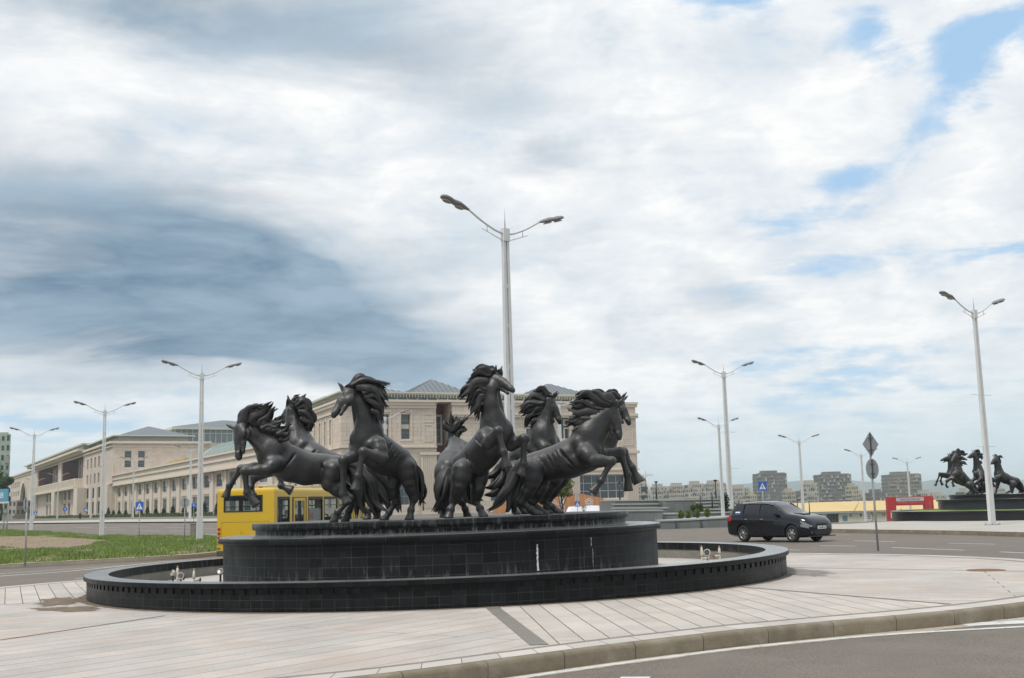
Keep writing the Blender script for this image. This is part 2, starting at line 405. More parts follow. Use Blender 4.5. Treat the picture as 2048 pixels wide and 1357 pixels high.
def horse(sp, d0, zf, res, label, group, name='horse_statue', cat='statue', rnd=1, sc=1.0, org=(0, 0)):
    """sp: joints measured in the photograph as (px, py, depth offset m, radius px)"""
    rg = random.Random(rnd)
    def W(q): return np.array(P(q[0], q[1], d0 + q[2] * sc))
    def R(q): return q[3] * (d0 + q[2] * sc) / FOC
    T = [(W(q), R(q)) for q in sp['torso']]; Nk = [(W(q), R(q)) for q in sp['neck']]
    s = SDF(); k_ = sc
    head = T[0][0] - T[-1][0]; hd = unit((head[0], head[1], 0)); L = np.array((hd[1], -hd[0], 0.0))
    if 'L' in sp: L = unit(sp['L'])
    up = np.array((0, 0, 1.0)); ax = unit(head); vert = unit(np.cross(L, ax)); vert *= 1 if vert[2] > 0 or abs(vert[2]) < .2 and vert[0] else -1
    # barrel
    for (a, ra), (b, rb) in zip(T, T[1:]): s.cone(a, b, ra, rb, .10 * k_, (L, .86))
    # shoulder, breast and croup muscles in pairs
    a, ra = T[0]; c, rc = T[-1]
    for sg in (-1, 1):
        s.cone(a + L * sg * ra * .40 + vert * ra * .45, a + L * sg * ra * .58 - vert * ra * .35 + ax * ra * .25, ra * .46, ra * .50, .022 * k_)
        s.ell(a + L * sg * ra * .36 + ax * ra * .55 + vert * ra * .0, (ax, L, vert), (ra * .52, ra * .46, ra * .62), .03 * k_)
        s.ell(a + L * sg * ra * .60 - ax * ra * .35 - vert * ra * .35, (ax, L, vert), (ra * .60, ra * .34, ra * .42), .03 * k_)
        s.ell(c + L * sg * rc * .42 - ax * rc * .15 + vert * rc * .12, (ax, L, vert), (rc * .85, rc * .60, rc * .78), .05 * k_)
    if d0 < 40:                                                # ribs, flank and shoulder grooves cut into the flesh
        for sg in (-1, 1):
            for j in range(sp.get('ribs', 0)):
                f = .30 + j * .085; pA = T[0][0] * (1 - f) + T[-1][0] * f; rA = np.interp(f, [0, .5, 1], [T[0][1], T[len(T) // 2][1], T[-1][1]])
                c_ = pA + L * sg * rA * .86 * .93 - vert * rA * (.02 + .03 * j); s.ell(c_, (unit(ax + vert * .25), L, unit(vert - ax * .25)), (.006, .012, rA * (.34 - .04 * j)), .040, True)
            s.ell(a + L * sg * ra * .80 - ax * ra * .78 - vert * ra * .1, (unit(ax + vert * .5), L, unit(vert - ax * .5)), (.016, .05, ra * .62), .035, True)
            s.ell(c + L * sg * rc * .86 + ax * rc * .85 - vert * rc * .45, (unit(ax - vert * .6), L, unit(vert + ax * .6)), (.018, .06, rc * .60), .04, True)
            s.ell(a + L * sg * ra * .62 + ax * ra * .42 + vert * ra * .25, (unit(ax - vert * .9), L, unit(vert + ax * .9)), (.014, .05, ra * .55), .03, True)
            s.ell(c + L * sg * rc * .92 - ax * rc * .10 - vert * rc * .35, (unit(ax + vert * .3), L, unit(vert - ax * .3)), (.014, .05, rc * .45), .03, True)
    # neck: deep from the side, narrow across
    nd = unit(Nk[0][0] - Nk[-1][0]); NL = unit(sp.get('NL', L)); NL = unit(NL - nd * (NL @ nd))
    for (a, ra), (b, rb) in zip(Nk, Nk[1:]): s.cone(a, b, ra, rb, .07 * k_, (NL, sp.get('nsq', .66)))
    s.cone(Nk[-1][0], T[0][0], Nk[-1][1], T[0][1] * .8, .10 * k_, (NL, .85))
    fwd = unit(np.cross(nd, NL)); fwd *= 1 if fwd @ ax > 0 else -1
    for sg in (-1, 1):                                        # long neck muscles and the groove of the throat
        s.cone(Nk[0][0] + NL * sg * Nk[0][1] * .3 + fwd * Nk[0][1] * .3, Nk[-1][0] + NL * sg * Nk[-1][1] * .38 + fwd * Nk[-1][1] * .5, Nk[0][1] * .33, Nk[-1][1] * .36, .02 * k_)
    # head
    P0, M0 = W(sp['head'][0]), W(sp['head'][1]); A = unit(M0 - P0); hl = np.linalg.norm(M0 - P0)
    hl = min(max(hl, .52 * k_), .60 * k_); M0 = P0 + A * hl; HL = unit(sp.get('HL', NL)); HL = unit(HL - A * (HL @ A))
    U = unit(np.cross(A, HL)); hint = np.array((sp['up'][0], 0, -sp['up'][1]), float); U *= 1 if U @ hint > 0 else -1
    def H(x, y, z): return P0 + (A * x + HL * y + U * z) * hl
    kk = .03 * k_; op = sp.get('open', .10) * .62
    s.cone(H(.02, 0, -.05), H(.42, 0, -.02), .235 * hl, .195 * hl, kk, (HL, .80))
    s.cone(H(.42, 0, .01), H(.88, 0, -.01), .180 * hl, .122 * hl, kk, (HL, .80))
    s.cone(H(.20, 0, .10), H(.86, 0, .055), .085 * hl, .055 * hl, .02 * k_)
    s.cone(H(.88, 0, -.02), H(1.0, 0, -.03), .128 * hl, .098 * hl, .02 * k_)
    s.cone(Nk[0][0], H(.10, 0, -.06), Nk[0][1] * .95, .21 * hl, .06 * k_, (NL, .75))
    for sg in (-1, 1):
        s.ell(H(.24, sg * .085, -.17), (A, HL, U), (.23 * hl, .10 * hl, .21 * hl), .022 * k_)
        s.cone(H(.30, sg * .055, -.22), H(.60, sg * .045, -.15 - op * .8), .062 * hl, .045 * hl, .02 * k_)
        s.cone(H(.30, sg * .125, .055), H(.42, sg * .118, .05), .045 * hl, .03 * hl, .012 * k_)          # brow
        s.ell(H(.36, sg * .150, .005), (A, HL, U), (.036 * hl,) * 3, .008 * k_)                           # eyeball
        s.cone(H(.44, sg * .125, -.03), H(.74, sg * .075, -.02), .030 * hl, .018 * hl, .012 * k_)         # cheek bone
        s.ell(H(.97, sg * .08, .02), (A, HL, U), (.062 * hl, .045 * hl, .055 * hl), .012 * k_)
        s.ell(H(1.01, sg * .108, .03), (A, HL, U), (.030 * hl, .035 * hl, .022 * hl), .01 * k_, True)      # nostril
        e0 = H(-.0, sg * .11, .14); e1 = H(sp.get('earx', -.12), sg * .18, .50)
        s.cone(e0, e0 * .5 + e1 * .5, .058 * hl, .062 * hl, .015 * k_, (HL, .8)); s.cone(e0 * .5 + e1 * .5, e1, .058 * hl, .012 * hl, .008 * k_)
    s.cone(H(.56, 0, -.17 - op * .5), H(.82, 0, -.15 - op * .75), .085 * hl, .065 * hl, .02 * k_)
    s.ell(H(.84, 0, -.165 - op * .75), (A, HL, U), (.085 * hl, .065 * hl, .06 * hl), .012 * k_)
    s.ell(H(.92, 0, -.11 - op * .36), (A, HL, U), (.24 * hl, .06 * hl, .016 * hl + op * .13 * hl), .01 * k_, True)
    # legs
    floor_pts = []
    for leg in sp['legs']:
        grounded = leg[0]; J = [[W(q), R(q)] for q in leg[1:]]
        if grounded:
            J[-1][0][2] = zf; J[-2][0][2] = max(J[-2][0][2], zf + .10 * k_); floor_pts.append(J[-1][0])
        nJ = len(J)
        for i in range(nJ - 2):
            (a, ra), (b, rb) = J[i], J[i + 1]
            if i == nJ - 3:                                       # cannon: thinner than the joints
                m = a * .45 + b * .55; s.cone(a, m, ra * .92, min(ra, rb) * .72, .02 * k_); s.cone(m, b, min(ra, rb) * .72, rb, .02 * k_)
                s.ell(a, np.eye(3), (ra * 1.12,) * 3, .02 * k_); s.ell(b, np.eye(3), (rb * 1.10,) * 3, .015 * k_)
                back = unit(np.cross(b - a, L)); s.cone(a + back * 0, m, ra * .6, rb * .5, .01 * k_)
            else:
                s.cone(a, b, ra, rb, (.05 if i == 0 else .03) * k_)
                if ra > 1.25 * rb:                                # bulging muscle high on the segment
                    q = a * .62 + b * .38; s.ell(q, np.eye(3), (ra * .93,) * 3, .03 * k_)
        f, rf = J[-2]; tip, rt = J[-1]; d = unit(tip - f); ln = np.linalg.norm(tip - f)
        mid = f + (tip - f) * .48
        s.cone(f, mid, rf * .95, rf * .86, .015 * k_)
        nn = np.array((0, 0, -1.0)) if grounded else d
        s.cone(mid, tip, rf * 1.0, rt * 1.12, .006 * k_, None, (tip, nn))
    for b in sp.get('blobs', []):
        s.ell(W(b), np.eye(3), (R(b),) * 3, .04 * k_)
    V, Fc = s.mesh(res)
    base = np.mean(floor_pts, 0) if floor_pts else T[-1][0]; o_ = Vector((float(base[0]), float(base[1]), zf))
    root = empty(name, o_, 0, label, cat, group); off = np.array(o_)
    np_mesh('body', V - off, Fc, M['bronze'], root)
    # mane
    view = unit(sp.get('mview', (0, 1, 0)))
    mb = MB()
    for lk in sp['mane']:
        w = lk[-1]; pts = lk[:-1]
        for j in range(6 if sc == 1 and d0 < 40 else 3):
            dj = (j - 2.5) * .058 * sc + rg.uniform(-.02, .02); jit = 0 if j == 1 else 1
            pp = []
            for i, q in enumerate(pts):
                f = i / (len(pts) - 1); f = f ** .7; dd = q[2] if len(q) > 2 else sp['md']
                pp.append(np.array(P(q[0] + jit * rg.uniform(-5, 5) * f * (d0 < 40), q[1] + jit * rg.uniform(-6, 6) * f * (d0 < 40), d0 + (dd + dj * (1 - .2 * f)) * (1 if sc == 1 else sc))) - off)
            lock_mesh(mb, pp, w * d0 / FOC * rg.uniform(.55, .95), w * d0 / FOC * .13, view, .8, rg.uniform(0, 6), rg.uniform(-1.3, 1.3))
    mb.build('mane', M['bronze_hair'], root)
    if sp.get('tail'):
        mb = MB()
        for lk in sp['tail']:
            w = lk[-1]; pts = lk[:-1]
            for j in range(5 if d0 < 40 else 2):
                dj = (j - 2) * .045 * sc + rg.uniform(-.02, .02)
                pp = [np.array(P(q[0] + rg.uniform(-3.5, 3.5) * (d0 < 40), q[1], d0 + q[2] * sc + dj)) for q in pts]
                for q in pp: q[2] = max(q[2], zf + .02)
                lock_mesh(mb, [q - off for q in pp], w * d0 / FOC * rg.uniform(.6, 1), w * d0 / FOC * .15, view, .35, rg.uniform(0, 6), rg.uniform(-.9, .9))
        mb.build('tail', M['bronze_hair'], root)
    return root

HORSES = {}
HORSES[1] = dict(d=22.30, label='bronze horse leaping left at the left end, head bowed, forelegs over the yellow bus',
 torso=[(551, 914, -.35, 34), (580, 928, -.25, 34), (612, 938, -.15, 31), (642, 938, -.05, 28), (668, 936, 0, 25)],
 neck=[(488, 861, -.55, 13), (511, 868, -.5, 20), (534, 886, -.42, 27), (546, 900, -.4, 31)],
 head=[(480, 857, -.58), (476, 925, -.78)], up=(-1, -.1), HL=(.55, .83, 0), open=.12, earx=-.22,
 legs=[(0, (552, 928, -.6, 17), (535, 940, -.75, 12), (489, 943, -.85, 8), (494, 986, -.85, 7), (514, 1012, -.85, 9)),
       (0, (548, 925, -.15, 17), (525, 934, -.1, 11), (482, 938, -.1, 8), (459, 972, -.1, 6.5), (451, 997, -.1, 9)),
       (1, (668, 942, -.25, 22), (658, 968, -.3, 15), (699, 999, -.25, 9), (675, 1025, -.3, 7), (667, 1040, -.3, 8)),
       (1, (676, 944, .25, 20), (676, 968, .25, 14), (710, 994, .2, 9), (698, 1022, .2, 7), (690, 1039, .2, 8))],
 md=-.5, mane=[((500, 848), (522, 828), (545, 808), 13), ((478, 852), (492, 828), (524, 808), 12), ((515, 852), (530, 838), (552, 816), 13), ((530, 858), (550, 850), (566, 832), 12), ((543, 862), (562, 860), (584, 847), 11),
   ((552, 868), (568, 866), (581, 858), 10), ((558, 878), (568, 878), (576, 872), 9), ((490, 850), (508, 820), (526, 812), 12), ((505, 850), (520, 842), (540, 836), 14), ((520, 858), (540, 852), (560, 846), 12)],
 tail=[((688, 918, .1), (712, 932, .2), (738, 968, .1), (752, 1005, .1), (778, 1025, 0), 14), ((688, 922, .1), (704, 940, .1), (718, 975, .0), (722, 1008, 0), (735, 1032, 0), 15), ((690, 922, .1), (722, 940, .3), (752, 982, .3), (778, 1010, .3), 8), ((690, 925, .1), (708, 950, .2), (712, 990, .2), (716, 1034, .1), 13), ((690, 925, .1), (716, 945, .15), (736, 990, .1), (752, 1034, .1), 14)])
HORSES[3] = dict(ribs=4, d=21.90, label='bronze rearing horse with open mouth facing left, between the bus and the museum corner',
 torso=[(737, 886, -.45, 34), (758, 906, -.25, 35), (778, 918, -.05, 33), (797, 926, .1, 29), (808, 934, .2, 23)],
 neck=[(710, 791, -.7, 14), (724, 805, -.65, 18), (735, 832, -.6, 23), (737, 858, -.52, 29)],
 head=[(697, 785, -.75), (666, 831, -.95)], up=(-1, -.6), HL=(.3, .95, 0), open=.14,
 legs=[(0, (756, 890, -.72, 17), (764, 918, -.85, 12), (727, 904, -1.0, 9), (716, 953, -1.05, 7.5), (711, 981, -1.05, 11)),
       (0, (718, 898, -.5, 17), (708, 913, -.6, 12), (687, 921, -.7, 9.5), (686, 988, -.65, 7.5), (694, 1008, -.65, 10)),
       (1, (812, 936, .0, 20), (818, 966, .0, 13), (828, 998, .1, 8.5), (822, 1021, .05, 7), (819, 1034, 0, 9)),
       (1, (796, 940, .45, 20), (787, 975, .35, 12), (792, 1005, .4, 8.5), (778, 1026, .35, 6.5), (768, 1036, .3, 9))],
 md=-.68, mane=[((700, 772), (725, 762), (752, 764), (777, 772), 10), ((712, 776), (738, 772), (756, 780), (777, 798), 11), ((724, 786), (745, 784), (760, 798), (774, 816), 11), ((734, 800), (750, 806), (760, 818), (765, 834), 10),
   ((702, 770), (722, 758), (748, 762), 9), ((742, 820), (755, 828), (764, 846), 7), ((716, 778), (740, 776), (764, 788), 12), ((728, 792), (748, 796), (770, 806), 11), ((694, 770), (700, 776), (706, 782), 7)],
 tail=[((828, 930, .3), (838, 948, .35), (846, 984, .3), (841, 1012, .3), 11), ((828, 932, .3), (834, 960, .3), (836, 990, .3), (848, 1008, .3), 8)])
HORSES[5] = dict(d=22.20, label='tallest bronze horse, rearing at the centre with its head turned right',
 torso=[(991, 868, -.45, 33), (981, 886, -.3, 34), (967, 904, -.1, 34), (951, 919, .05, 33), (934, 928, .15, 27)],
 neck=[(986, 762, -.55, 13), (981, 778, -.58, 17), (980, 808, -.58, 20), (986, 842, -.5, 27)],
 head=[(991, 756, -.55), (1026, 780, -.85)], up=(.6, -1), HL=(-.55, -.8, .05), open=.12,
 legs=[(0, (970, 872, -.72, 16), (975, 888, -.88, 12), (996, 862, -1.05, 9), (1007, 905, -1.1, 8), (1014, 937, -1.1, 11)),
       (0, (1010, 872, -.35, 17), (1022, 890, -.4, 13), (1048, 878, -.55, 10), (1047, 928, -.55, 7.5), (1041, 952, -.55, 10)),
       (1, (926, 942, -.15, 23), (919, 972, -.2, 15), (909, 1000, -.1, 9), (901, 1020, -.15, 8), (897, 1032, -.2, 9)),
       (1, (956, 945, .3, 22), (955, 978, .2, 14), (951, 1002, .3, 9), (960, 1018, .2, 7.5), (967, 1029, .1, 9))],
 md=-.5, mane=[((990, 742), (970, 738), (948, 744), 9), ((984, 750), (958, 750), (934, 764), 11), ((978, 762), (952, 764), (930, 776), (920, 796), 12), ((974, 778), (952, 780), (935, 805), 12), ((972, 792), (955, 800), (942, 828), 11), ((970, 806), (958, 815), (955, 838), 9),
   ((985, 746), (962, 744), (940, 756), 10), ((976, 770), (950, 772), (926, 786), 12), ((972, 786), (954, 792), (937, 816), 12), ((996, 740), (1000, 748), (990, 760), 6)],
 tail=[((922, 925, .3), (935, 960, .5), (945, 990, .6), (965, 1002, .6), 12), ((922, 925, .3), (930, 970, .5), (938, 1000, .5), (950, 1010, .5), 11)])
HORSES[7] = dict(ribs=4, d=22.80, label='bronze horse leaping right at the right end, nearest of that pair, long mane streaming',
 torso=[(1166, 905, -.2, 38), (1132, 920, -.1, 35), (1102, 928, 0, 31), (1076, 934, .05, 28), (1060, 937, .1, 27)],
 neck=[(1220, 824, -.3, 14), (1208, 832, -.3, 20), (1192, 850, -.28, 28), (1178, 872, -.25, 33)],
 head=[(1225, 818, -.3), (1240, 875, -.4)], up=(1, -.2), HL=(.15, .98, 0), open=.12, earx=-.25,
 legs=[(0, (1172, 908, -.5, 19), (1186, 922, -.62, 14), (1223, 923, -.65, 9), (1202, 962, -.65, 7), (1184, 986, -.65, 10)),
       (0, (1190, 905, .1, 18), (1206, 912, .2, 13), (1240, 905, .2, 10), (1255, 950, .2, 7.5), (1257, 983, .2, 9)),
       (1, (1064, 944, -.25, 24), (1062, 970, -.3, 15), (1043, 1004, -.25, 9.5), (1062, 1020, -.3, 8), (1076, 1029, -.3, 9)),
       (1, (1080, 946, .2, 22), (1082, 974, .2, 14), (1064, 1005, .2, 9), (1076, 1018, .2, 7.5), (1090, 1027, .2, 8.5))],
 md=-.25, mane=[((1222, 812), (1195, 796), (1172, 790), (1150, 800), 14), ((1208, 820), (1180, 812), (1160, 812), (1142, 806), 12), ((1200, 828), (1175, 826), (1155, 818), (1137, 824), 12), ((1190, 838), (1168, 838), (1150, 838), (1134, 844), 11), ((1180, 850), (1162, 850), (1146, 848), (1134, 852), 10), ((1172, 860), (1158, 858), (1144, 866), 9),
   ((1226, 808), (1200, 790), (1176, 786), 11), ((1230, 812), (1214, 800), (1190, 800), (1170, 808), 13), ((1205, 824), (1178, 820), (1152, 826), 12), ((1186, 845), (1160, 846), (1138, 838), 11), ((1240, 812), (1228, 806), (1210, 804), 7)],
 tail=[((1046, 925, .2), (1030, 945, .2), (1010, 985, .1), (985, 1020, .0), 14), ((1046, 928, .2), (1034, 955, .2), (1022, 1000, .1), (1012, 1026, .0), 15), ((1044, 926, .2), (1022, 955, .25), (1004, 1000, .1), (974, 1024, .0), 8), ((1044, 930, .2), (1036, 970, .2), (1030, 1005, .1), (1028, 1028, 0), 12)])
HORSES[8] = dict(d=24.00, label='bronze horse leaping right, almost hidden behind the rightmost one, its muzzle against the sky',
 torso=[(1196, 900, -.1, 34), (1166, 912, 0, 33), (1140, 925, .1, 30), (1118, 935, .15, 26)],
 neck=[(1237, 808, -.2, 12), (1230, 822, -.2, 16), (1218, 845, -.2, 22), (1208, 872, -.2, 28)],
 head=[(1236, 804, -.2), (1259, 846, -.4)], up=(1, -.4), HL=(.1, 1, 0), open=.14,
 legs=[(0, (1205, 900, -.3, 17), (1218, 908, -.3, 13), (1246, 905, -.3, 10), (1264, 936, -.3, 8), (1279, 966, -.3, 12)),
       (0, (1206, 905, .2, 16), (1220, 915, .2, 12), (1250, 916, .2, 9), (1262, 945, .2, 7), (1271, 965, .2, 9)),
       (1, (1110, 948, -.1, 21), (1098, 975, -.15, 12.5), (1085, 1001, -.1, 8), (1104, 1014, -.1, 6.5), (1120, 1024, -.1, 8)),
       (1, (1124, 948, .3, 20), (1112, 975, .3, 12), (1096, 1000, .3, 8), (1092, 1015, .3, 6.5), (1100, 1025, .3, 8))],
 md=-.15, mane=[((1236, 796), (1222, 788), (1205, 790), 8), ((1230, 806), (1215, 800), (1198, 800), 9), ((1226, 816), (1210, 812), (1195, 816), 9), ((1240, 798), (1228, 790), (1215, 792), 7)],
 tail=[((1104, 930, .2), (1088, 950, .25), (1076, 990, .2), (1066, 1020, .2), 11)])
HORSES[6] = dict(d=25.10, label='bronze horse facing right behind the central rearing one, wavy mane and tail swept left',
 torso=[(1086, 892, -.2, 31), (1070, 904, -.1, 31), (1050, 916, 0, 29), (1034, 926, .1, 25), (1022, 930, .1, 21)],
 neck=[(1094, 812, -.25, 13), (1090, 826, -.25, 16), (1086, 846, -.25, 19), (1085, 868, -.25, 26)],
 head=[(1098, 800, -.25), (1121, 844, -.35)], up=(1, -.5), HL=(.1, .99, 0), open=.16,
 legs=[(0, (1100, 900, -.4, 15), (1110, 915, -.45, 11), (1128, 912, -.5, 8), (1126, 945, -.5, 6), (1120, 960, -.5, 8)),
       (0, (1098, 905, .1, 15), (1106, 920, .1, 11), (1120, 918, .1, 8), (1118, 950, .1, 6), (1110, 966, .1, 8)),
       (1, (1030, 942, -.2, 19), (1032, 968, -.2, 12), (1018, 996, -.2, 8), (1026, 1012, -.2, 6), (1034, 1024, -.2, 8)),
       (1, (1040, 942, .3, 18), (1044, 968, .3, 11), (1032, 996, .3, 7.5), (1040, 1012, .3, 6), (1050, 1024, .3, 7.5))],
 md=-.2, mane=[((1098, 790), (1080, 784), (1062, 794), 9), ((1092, 800), (1066, 796), (1040, 818), 12), ((1088, 812), (1064, 814), (1042, 830), 11), ((1086, 824), (1066, 830), (1048, 852), 11), ((1084, 838), (1070, 846), (1064, 866), 9), ((1090, 806), (1062, 806), (1040, 824), 12), ((1088, 818), (1068, 822), (1050, 842), 11), ((1103, 790), (1094, 790), (1084, 796), 6)],
 tail=[((1014, 920, .1), (1000, 936, .2), (984, 952, .2), (968, 956, .1), 10), ((1014, 924, .1), (1002, 950, .2), (985, 972, .1), (966, 976, .1), 10), ((1014, 926, .1), (1004, 960, .2), (990, 985, .1), (970, 992, .1), 11), ((1014, 926, .1), (1008, 945, .1), (1000, 965, .0), (985, 980, 0), 10)])
HORSES[4] = dict(d=24.00, label='smaller looking bronze horse seen from behind, leaf-shaped tail reaching the plinth',
 torso=[(918, 906, .75, 27), (911, 918, .5, 29), (903, 930, .2, 31), (898, 942, 0, 29), (897, 950, -.05, 26)],
 neck=[(907, 870, .95, 10), (908, 880, .95, 12), (911, 892, .9, 17), (914, 900, .85, 22)], L=(.96, .28, 0), NL=(.95, .3, 0),
 head=[(904, 864, 1.0), (896, 888, 1.35)], up=(-.5, -1), HL=(.9, .35, 0), open=.06,
 legs=[(0, (905, 905, 1.0, 14), (895, 918, 1.2, 11), (884, 915, 1.5, 8), (882, 935, 1.6, 6), (880, 948, 1.6, 8)),
       (0, (930, 905, 1.0, 14), (936, 918, 1.2, 11), (944, 915, 1.5, 8), (944, 935, 1.6, 6), (944, 948, 1.6, 8)),
       (1, (888, 958, 0, 19), (886, 980, 0, 12), (884, 1002, -.1, 8), (886, 1018, 0, 6.5), (887, 1031, 0, 8)),
       (1, (912, 960, .1, 20), (920, 985, .1, 12), (924, 1004, .0, 8), (930, 1018, .05, 6.5), (935, 1031, .1, 8))],
 md=.95, mane=[((903, 866), (893, 852), (886, 836), 7), ((905, 864), (903, 848), (904, 830), 7), ((908, 864), (918, 846), (935, 834), 9), ((910, 868), (922, 860), (933, 856), 7), ((908, 862), (912, 846), (918, 834), 8), ((912, 876), (918, 864), (930, 862), 7)],
 tail=[((896, 936, -.35), (886, 960, -.5), (878, 990, -.55), (890, 1020, -.5), 14), ((897, 938, -.35), (898, 968, -.5), (892, 1002, -.5), (872, 1026, -.45), 13), ((896, 936, -.35), (890, 965, -.55), (884, 995, -.6), (866, 1024, -.5), 9), ((898, 938, -.3), (903, 970, -.45), (896, 1005, -.4), (888, 1030, -.35), 9)])
HORSES[2] = dict(d=25.80, label='bronze horse turning away behind the leftmost one, only thick neck and curled mane showing',
 torso=[(606, 905, 0, 31), (628, 920, -.1, 30), (655, 932, -.15, 28), (685, 940, -.2, 27), (712, 945, -.2, 25)],
 neck=[(587, 824, .15, 14), (588, 842, .15, 17), (593, 864, .1, 22), (601, 888, .05, 28)], NL=(.75, -.65, 0), nsq=.8,
 head=[(585, 815, .2), (560, 842, .62)], up=(-.3, -1), HL=(.82, .57, 0), open=.08,
 legs=[(0, (592, 915, -.25, 16), (585, 932, -.3, 12), (562, 950, -.35, 9), (562, 972, -.35, 6.5), (584, 982, -.35, 10)),
       (0, (590, 915, .25, 16), (560, 935, .3, 12), (510, 955, .35, 9), (502, 975, .35, 6.5), (505, 992, .35, 9)),
       (1, (716, 955, -.35, 21), (728, 980, -.4, 12), (742, 1004, -.3, 8), (738, 1020, -.35, 6.5), (734, 1033, -.4, 8)),
       (1, (722, 955, .15, 20), (740, 980, .15, 12), (758, 1002, .2, 8), (756, 1020, .2, 6.5), (754, 1032, .2, 8))],
 md=.1, mane=[((584, 808), (590, 798), (597, 789), 7), ((588, 808), (600, 800), (609, 794), 7), ((590, 812), (606, 806), (617, 818), (610, 832), 10), ((596, 822), (612, 828), (622, 840), (614, 862), 11), ((600, 836), (614, 846), (620, 862), 9), ((598, 826), (612, 834), (628, 846), 9), ((592, 816), (604, 814), (614, 824), 9), ((580, 806), (576, 802), (574, 812), 5)],
 tail=[((735, 935, -.1), (760, 950, -.1), (785, 985, -.1), (800, 1026, -.1), 13), ((735, 938, -.1), (752, 965, -.1), (770, 1000, -.1), (780, 1028, -.1), 12)])
# the second group, on the far roundabout, facing left
HORSES[11] = dict(d=65.0, label='dark far horse rearing left, leftmost head of its group, mouth wide open',
 torso=[(1905, 950, 0, 10.5), (1916, 957, 0, 10.5), (1926, 962, .1, 9.5), (1934, 966, .1, 8.5)],
 neck=[(1899, 918, -.1, 4.5), (1902, 925, -.1, 6), (1904, 934, -.05, 8), (1905, 943, 0, 9.5)],
 head=[(1899, 915, -.1), (1882, 921, -.2)], up=(-.2, -1), HL=(.1, .99, 0), open=.22,
 legs=[(0, (1900, 952, -.3, 5.5), (1894, 950, -.3, 4), (1880, 948, -.3, 3), (1874, 963, -.3, 2.2), (1870, 972, -.3, 3)),
       (0, (1902, 955, .3, 5.5), (1896, 954, .3, 4), (1884, 952, .3, 3), (1881, 962, .3, 2.2), (1885, 971, .3, 3)),
       (1, (1934, 968, -.3, 7), (1940, 975, -.3, 4.5), (1944, 981, -.3, 3), (1938, 986, -.3, 2.2), (1935, 990, -.3, 3)),
       (1, (1937, 968, .3, 7), (1944, 976, .3, 4.5), (1950, 982, .3, 3), (1946, 987, .3, 2.2), (1944, 990, .3, 3))],
 md=0, mane=[((1900, 912), (1908, 906), (1914, 904), 4), ((1903, 917), (1912, 912), (1922, 910), 5), ((1906, 924), (1916, 922), (1924, 920), 5), ((1908, 932), (1918, 930), (1926, 932), 5)],
 tail=[((1940, 964, .1), (1946, 972, .2), (1950, 982, .2), (1953, 989, .2), 4)])
HORSES[12] = dict(d=63.5, label='dark far horse rearing left, nearest of its group, mane over its face',
 torso=[(1914, 944, 0, 10.5), (1922, 954, 0, 10.5), (1930, 962, .1, 9.5), (1938, 968, .1, 8.5)],
 neck=[(1912, 914, -.1, 5), (1913, 922, -.1, 6.5), (1914, 931, -.05, 8), (1914, 939, 0, 9.5)],
 head=[(1912, 909, -.1), (1903, 924, -.3)], up=(-1, -.5), HL=(.1, .99, 0), open=.1,
 legs=[(0, (1910, 948, -.3, 5.5), (1906, 954, -.3, 4), (1894, 962, -.3, 3), (1892, 971, -.3, 2.2), (1896, 976, -.3, 3)),
       (0, (1915, 948, -.1, 5.5), (1918, 946, -.2, 4), (1906, 958, -.4, 3), (1905, 966, -.4, 2.2), (1908, 974, -.4, 3)),
       (1, (1938, 970, -.3, 7), (1944, 978, -.3, 4.5), (1950, 984, -.3, 3), (1944, 988, -.3, 2.2), (1941, 991, -.3, 3)),
       (1, (1940, 970, .3, 7), (1946, 977, .3, 4.5), (1951, 983, .3, 3), (1950, 987, .3, 2.2), (1948, 990, .3, 3))],
 md=0, mane=[((1912, 906), (1917, 901), (1922, 903), 4), ((1915, 910), (1924, 908), (1936, 908), 5), ((1916, 917), (1926, 916), (1934, 922), 5), ((1917, 925), (1926, 926), (1935, 930), 5), ((1914, 907), (1922, 904), (1930, 909), 5)],
 tail=[((1944, 966, .1), (1950, 974, .2), (1953, 983, .2), (1956, 990, .2), 4)])
HORSES[13] = dict(d=66.0, label='dark far horse rearing left, its head just left of the lamp post',
 torso=[(1957, 944, 0, 10), (1961, 952, 0, 10), (1965, 960, .1, 9.5), (1967, 966, .1, 8)],
 neck=[(1950, 910, -.1, 5), (1952, 918, -.1, 6), (1954, 928, -.05, 7.5), (1956, 937, 0, 9)],
 head=[(1949, 907, -.1), (1936, 915, -.3)], up=(-.6, -1), HL=(.1, .99, 0), open=.1,
 legs=[(0, (1952, 948, -.3, 5.5), (1952, 956, -.3, 4), (1944, 962, -.3, 3), (1948, 968, -.3, 2.2), (1953, 970, -.3, 3)),
       (0, (1960, 948, -.3, 5.5), (1962, 958, -.5, 4), (1954, 966, -.5, 3), (1958, 972, -.5, 2.2), (1962, 975, -.5, 3)),
       (1, (1966, 970, -.3, 7), (1968, 977, -.3, 4.5), (1972, 983, -.3, 3), (1966, 987, -.3, 2.2), (1963, 990, -.3, 3)),
       (1, (1968, 970, .3, 7), (1958, 978, .3, 4.5), (1966, 984, .3, 3), (1958, 988, .3, 2.2), (1955, 990, .3, 3))],
 md=0, mane=[((1950, 903), (1956, 902), (1961, 906), 4), ((1953, 907), (1960, 908), (1966, 910), 4.5), ((1955, 914), (1961, 914), (1964, 920), 4.5), ((1956, 924), (1961, 925), (1965, 928), 4)],
 tail=[((1972, 966, .1), (1978, 974, .2), (1982, 984, .2), (1984, 990, .2), 4)])
